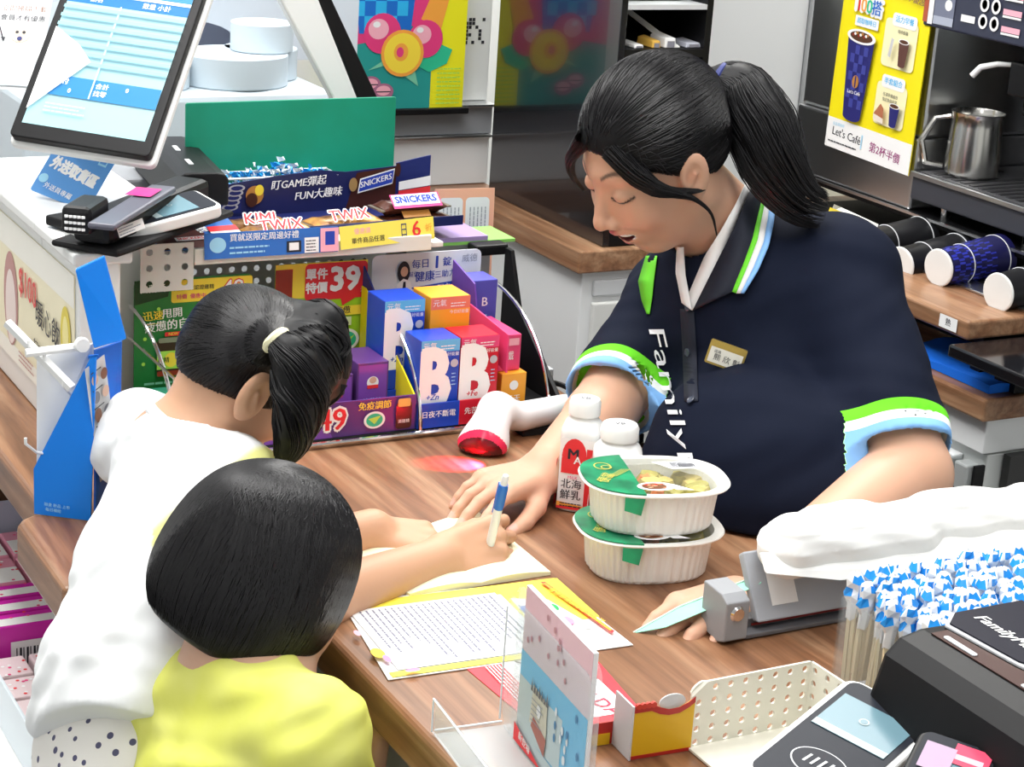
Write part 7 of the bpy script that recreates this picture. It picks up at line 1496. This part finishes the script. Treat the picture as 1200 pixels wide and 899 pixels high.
# ================================================================ near card terminal, stand and small keypad
ts = thing('terminal_stand', 'white stand tray under the near card terminal', 'stand', (.84, .99, .9505)); gblk(ts, .74, .90, .93, 1.045, .951, .972, WPL, 'base', .006, seg=3); gblk(ts, .80, .86, .96, 1.01, .9722, 1.012, WPL, 'neck', .004)
TC = at(990, 912, 1.395); terminal('card_terminal', 'white card terminal with a grey-blue screen in the near right corner', at(866, 896, 1.405), at(985, 962, 1.36)-at(866, 896, 1.405), at(1010, 808, 1.50)-at(866, 896, 1.405), .155, .083, .016, 0)
t = terminal('keypad_terminal', 'small dark terminal with a red label, cut off by the bottom edge of the photo', at(1040, 935, 1.345), at(1110, 960, 1.33)-at(1040, 935, 1.345), at(1098, 868, 1.40)-at(1040, 935, 1.345), .085, .060, .012, 0)
for ch in t.children:
    if ch.name.startswith('shell'): ch.data.materials[0] = BLACK
p = Print(-.0022); p.rect(.028, .055, .054, .078, mat('p_redlabel', (.80, .05, .12))); p.rect(.030, .060, .050, .066, LPK); p.rect(.008, .04, .030, .07, mat('p_mauve3', (.45, .32, .45))); p.build('label', t)
# ================================================================ black card reader with lettering
rd = thing('card_reader', 'large black card reader with a lettered plate in the near right corner', 'card reader', (.97, .80, .9505)); lo_ = LO(rd); b = MB()
prof = [(.905, .9510), (1.06, .9510), (1.06, 1.085), (1.045, 1.098), (1.03, 1.102), (.955, 1.104), (.935, 1.100), (.922, 1.088), (.895, .990)]
b.slab([(x-lo_[0], z-lo_[2]) for x, z in prof], .55-lo_[1], 1.045-lo_[1], mat('reader_black', (.006, .006, .007), .45, spec=.25), axis='y'); b.build('body', rd, bevel=.006, seg=3)
b = MB(); b.slab([(x-lo_[0], y-lo_[1]) for x, y in ((.990, 1.050), (1.062, 1.050), (1.062, .60), (1.0, .60), (.985, .93), (.978, .96), (.972, 1.035))], 1.1045-lo_[2], 1.1075-lo_[2], LGREY, axis='z'); b.build('plate_edge', rd, bevel=.001)
b = MB(); b.slab([(x-lo_[0], y-lo_[1]) for x, y in ((.992, 1.047), (1.060, 1.047), (1.060, .955), (.988, .945), (.980, .962), (.975, 1.033))], 1.1077-lo_[2], 1.1090-lo_[2], mat('plate_navy', (.012, .012, .022), .45, spec=.2), axis='z'); b.build('name_plate', rd)
b = MB(); b.slab([(x-lo_[0], y-lo_[1]) for x, y in ((.955, 1.03), (.971, 1.03), (.976, .96), (.983, .93), (.995, .60), (.962, .60))], 1.1045-lo_[2], 1.1053-lo_[2], mat('plate_brown', (.07, .035, .03), .4, spec=.3), axis='z'); b.build('sensor_strip', rd)
for y0, y1 in ((.985, 1.020), (.895, .935)): b = MB(); b.slab(rrect(.9575-lo_[0], y0-lo_[1], .9625-lo_[0], y1-lo_[1], .002), 1.1056-lo_[2], 1.1064-lo_[2], LGREY, axis='z'); b.build('light_bar', rd)
p = Print(); p.text('FamilyMart', 0, 0, .0165, PWH, 0, .03, .2); p.build('lettering', rd, M=Matrix.Translation((1.004-lo_[0], .997-lo_[1], 1.1093-lo_[2]))@Matrix(((0, 0, 1, 0), (-1, 0, 0, 0), (0, -1, 0, 0), (0, 0, 0, 1))))
# ================================================================ bin of wrapped chopsticks
cb = thing('chopstick_bin', 'clear square bin for wrapped chopsticks beside the black card reader', 'bin', (1.15, 1.17, .9505)); lo_ = LO(cb)
b = MB(); x0, x1, y0, y1 = 1.035, 1.235, 1.10, 1.235
for a in ((x0, x1, y0, y0+.002), (x0, x1, y1-.002, y1), (x0, x0+.002, y0+.002, y1-.002), (x1-.002, x1, y0+.002, y1-.002)): b.box(a[0]-lo_[0], a[1]-lo_[0], a[2]-lo_[1], a[3]-lo_[1], 0, .085, ACR)
b.build('walls', cb); b = MB(); b.box(x0-lo_[0], x1-lo_[0], y0-lo_[1], y1-lo_[1], 0, .002, ACR); b.build('floor_panel', cb)
CW = mat('chopstick_wood', (.78, .68, .45), .6); WRP = mat('wrap_clear', (.85, .88, .90), .25); WBL = mat('wrap_blue', (.02, .30, .80), .25); R_ = random.Random(12); first = None; k = 0
stks = []
for i in range(15):
    for j in range(9):
        x = x0+.008+(x1-x0-.016)*i/14+R_.uniform(-.003, .003); y = y0+.008+(y1-y0-.016)*j/8+R_.uniform(-.003, .003); hh = .1
        if first is None:
            t = thing('chopsticks', 'paper-and-film wrapped pair of chopsticks standing in the clear bin, blue band on top', 'chopsticks', (0, 0, 0), 0, 'wrapped chopsticks in the clear bin')
            b = MB(); b.box(-.0038, -.0004, -.0017, .0017, 0, .098, CW); b.box(.0004, .0038, -.0017, .0017, 0, .098, CW); b.build('sticks', t)
            vs = []; 
            b = MB(); R5 = random.Random(77); rings = []; n5 = 8
            for z5, r5 in ((.060, .0052), (.074, .0066), (.082, .0088), (.089, .0072), (.096, .0102), (.101, .0060), (.104, .0012)):
                rings.append([(r5*math.cos(2*math.pi*k5/n5)*R5.uniform(.6, 1.25), r5*.62*math.sin(2*math.pi*k5/n5)*R5.uniform(.6, 1.3), z5+R5.uniform(-.002, .002)) for k5 in range(n5)])
            vs5 = [v5 for r5 in rings for v5 in r5]; fq = [(i5*n5+k5, i5*n5+(k5+1) % n5, (i5+1)*n5+(k5+1) % n5, (i5+1)*n5+k5) for i5 in range(6) for k5 in range(n5)]
            b.add(vs5, [f5 for f5 in fq if f5[0]//n5 not in (2, 4) or f5[0] % 3 == 0], WRP); b.build('wrapper', t)
            b = MB(); b.add(vs5, [f5 for f5 in fq if f5[0]//n5 in (2, 4) and f5[0] % 3], WBL); b.build('blue_band', t); first = t
            bpy.context.view_layer.update(); stk = [first]
        else: stk.append(copy_tree(first))
        o = stk[-1]; o.location = (x, y, .9528+R_.uniform(-.0, .010)); o.rotation_euler = (R_.uniform(-.05, .05), R_.uniform(-.05, .05), R_.random()*3.1)
# ================================================================ receipt printer and wrapped bundle
rp = thing('slip_printer', 'grey metal slip printer frame with a round screw, left of the chopsticks', 'printer', (1.05, 1.35, .9505)); lo_ = LO(rp); GM = mat('printer_grey', (.30, .31, .33), .42); GD = mat('printer_dark', (.12, .12, .13), .4)
b = MB(); b.slab([(1.335-lo_[1], .004), (1.345-lo_[1], 0), (1.375-lo_[1], .004), (1.375-lo_[1], .050), (1.345-lo_[1], .048), (1.335-lo_[1], .042)], .988-lo_[0], 1.014-lo_[0], GM, axis='x'); b.build('end_bracket', rp, bevel=.0015)
b = MB(); b.lathe([(0, -.003), (.006, -.003), (.009, 0), (.009, .002), (0, .002)], CHROME, n=20, axis='y'); b.v = [(v[0]+1.001-lo_[0], v[1]+1.336-lo_[1], v[2]+.030) for v in b.v]; b.build('screw', rp)
gblk(rp, 1.0145, 1.30, 1.338, 1.40, .9515, .956, GD, 'base_rail', .001); gblk(rp, 1.0145, 1.30, 1.352, 1.40, .9562, .9645, GD, 'slot', label='dark paper slot'); gblk(rp, 1.03, 1.25, 1.350, 1.3515, .958, .960, mat('slot_red', (.25, .02, .02), .5), 'red_line')
b = MB(); b.slab([(1.341-lo_[1], .014), (1.351-lo_[1], .012), (1.384-lo_[1], .066), (1.376-lo_[1], .072)], 1.030-lo_[0], 1.32-lo_[0], mat('printer_cover', (.40, .42, .46), .35), axis='x'); b.build('cover', rp, bevel=.002)
p = Print(); M1 = frame(np.array((1.045, 1.3490, .9505+.0285)), (1, 0, 0), (0, .035, .058)); p.rect(.004, -.003, .034, .052, PWH); p.build('sticker', rp, M=Matrix.Translation(-Vector(lo_))@M1)
bpy.context.view_layer.update()
wb_ = thing('wrapped_bundle', 'bulging white cloth-like bundle of bags lying on the slip printer', 'bundle', (1.2, 1.44, 1.02))
BN = mat('bundle_white', (.88, .88, .86), .55)
G = [(at(925, 640, 1.83), at(1060, 632, 1.89), .030), (at(960, 612, 1.86), at(1010, 608, 1.89), .018), (at(1050, 625, 1.90), at(1200, 610, 1.97), .032), (at(1100, 602, 1.93), at(1190, 600, 1.99), .024), (at(1091, 600, 1.92), at(1105, 598, 1.93), .016), (at(1200, 610, 1.97), at(1290, 600, 2.0), .033)]
def bun(P):
    d = None
    for a, c, r_ in G: e = cap(P, a, c, r_, r_); d = e if d is None else smin(d, e, .014)
    fl = np.abs((P[:, 2]-1.035)); return d+wob(P, 90, .0016)-.0010*np.exp(-(fl/.0018)**2)+.0014*np.exp(-((P[:, 2]-1.048)/.0015)**2)
V, Fc = sdf_mesh(bun, np.min([g[0] for g in G]+[g[1] for g in G], 0)-.06, np.max([g[0] for g in G]+[g[1] for g in G], 0)+.06, .0028); bind(wb_, mesh_np('cloth', V, Fc, [BN], None))
b = MB(); q_ = [at(893, 650, 1.80), at(1210, 618, 1.935), at(1215, 655, 1.90), at(985, 680, 1.815), at(899, 672, 1.79)]; q2_ = [v+np.array((.0, .004, 0)) for v in q_]; vs = [tuple(v-np.array(wb_.location)) for v in q_+q2_]; b.add(vs, [(0, 1, 2, 3, 4), (9, 8, 7, 6, 5), (0, 5, 6, 1), (1, 6, 7, 2), (2, 7, 8, 3), (3, 8, 9, 4), (4, 9, 5, 0)], BN); b.build('hem', wb_, label='smooth white front hem')
# green-edged ticket held by the left hand
t = thing('ticket', 'thin mint-green ticket under the cashier\'s left fingers', 'ticket', (.98, 1.40, .956)); lo_ = LO(t); TQ = [at(742, 742, 1.822), at(795, 712, 1.840), at(890, 674, 1.845), at(892, 683, 1.835), at(835, 712, 1.825), at(780, 735, 1.815)]
b = MB(); vs = [tuple(v-lo_) for v in TQ]+[tuple(v-lo_+np.array((0, 0, -.0006))) for v in TQ]; b.add(vs, [(0, 1, 5), (1, 2, 3, 4), (1, 4, 5), (6, 11, 7), (7, 10, 9, 8), (7, 11, 10)]+[(i, (i+1) % 6, (i+1) % 6+6, i+6) for i in range(6)], mat('ticket_mint', (.35, .80, .60), .3)); b.build('sheet', t)
b = MB(); b.tube([tuple(v-lo_+np.array((0, 0, .0006))) for v in TQ[:3]], .0008, mat('ticket_pale', (.8, .9, .82), .4), n=5); b.build('edge', t)

# ================================================================ prints, handles and bands hang under the part they sit on
PAIR = {'check_print': 'cup_body', 'band': 'cup_body', 'rim': 'cup_body', 'badge_print': 'name_badge', 'cap_print': 'cap', 'label': 'bottle_body', 'screen_print': 'screen', 'contactless_mark': 'face_plate', 'panel_print': 'control_panel', 'door_handle': 'door', 'handle_rail': 'door', 'nozzle': 'spout_block', 'sleeve_print': 'sleeve_top', 'lid_print': 'lid_film', 'light_bar': 'body', 'crimp': 'wrapper', 'blue_band': 'wrapper', 'key_dots': 'keypad_end', 'lettering': 'polo_shirt', 'placket': 'polo_shirt', 'collar': 'polo_shirt', 'button': 'polo_shirt', 'cable_boot': 'cable'}
kids = {}
for o in bpy.data.objects:
    if o.parent: kids.setdefault(o.parent, []).append(o)
for root, ch in list(kids.items()):
    if root.parent: continue
    byn = {}
    for c in ch: byn.setdefault(c.name.split('.')[0], []).append(c)
    for c in ch:
        k = c.name.split('.')[0]; tgt = PAIR.get(k)
        if k == 'print':
            for cand in ('sheet', 'card', 'box', 'header', 'wrapper', 'front_lip', 'panel', 'pouch'):
                if cand in byn: tgt = cand; break
        if tgt and tgt in byn and byn[tgt][0] is not c: c.parent = byn[tgt][0]
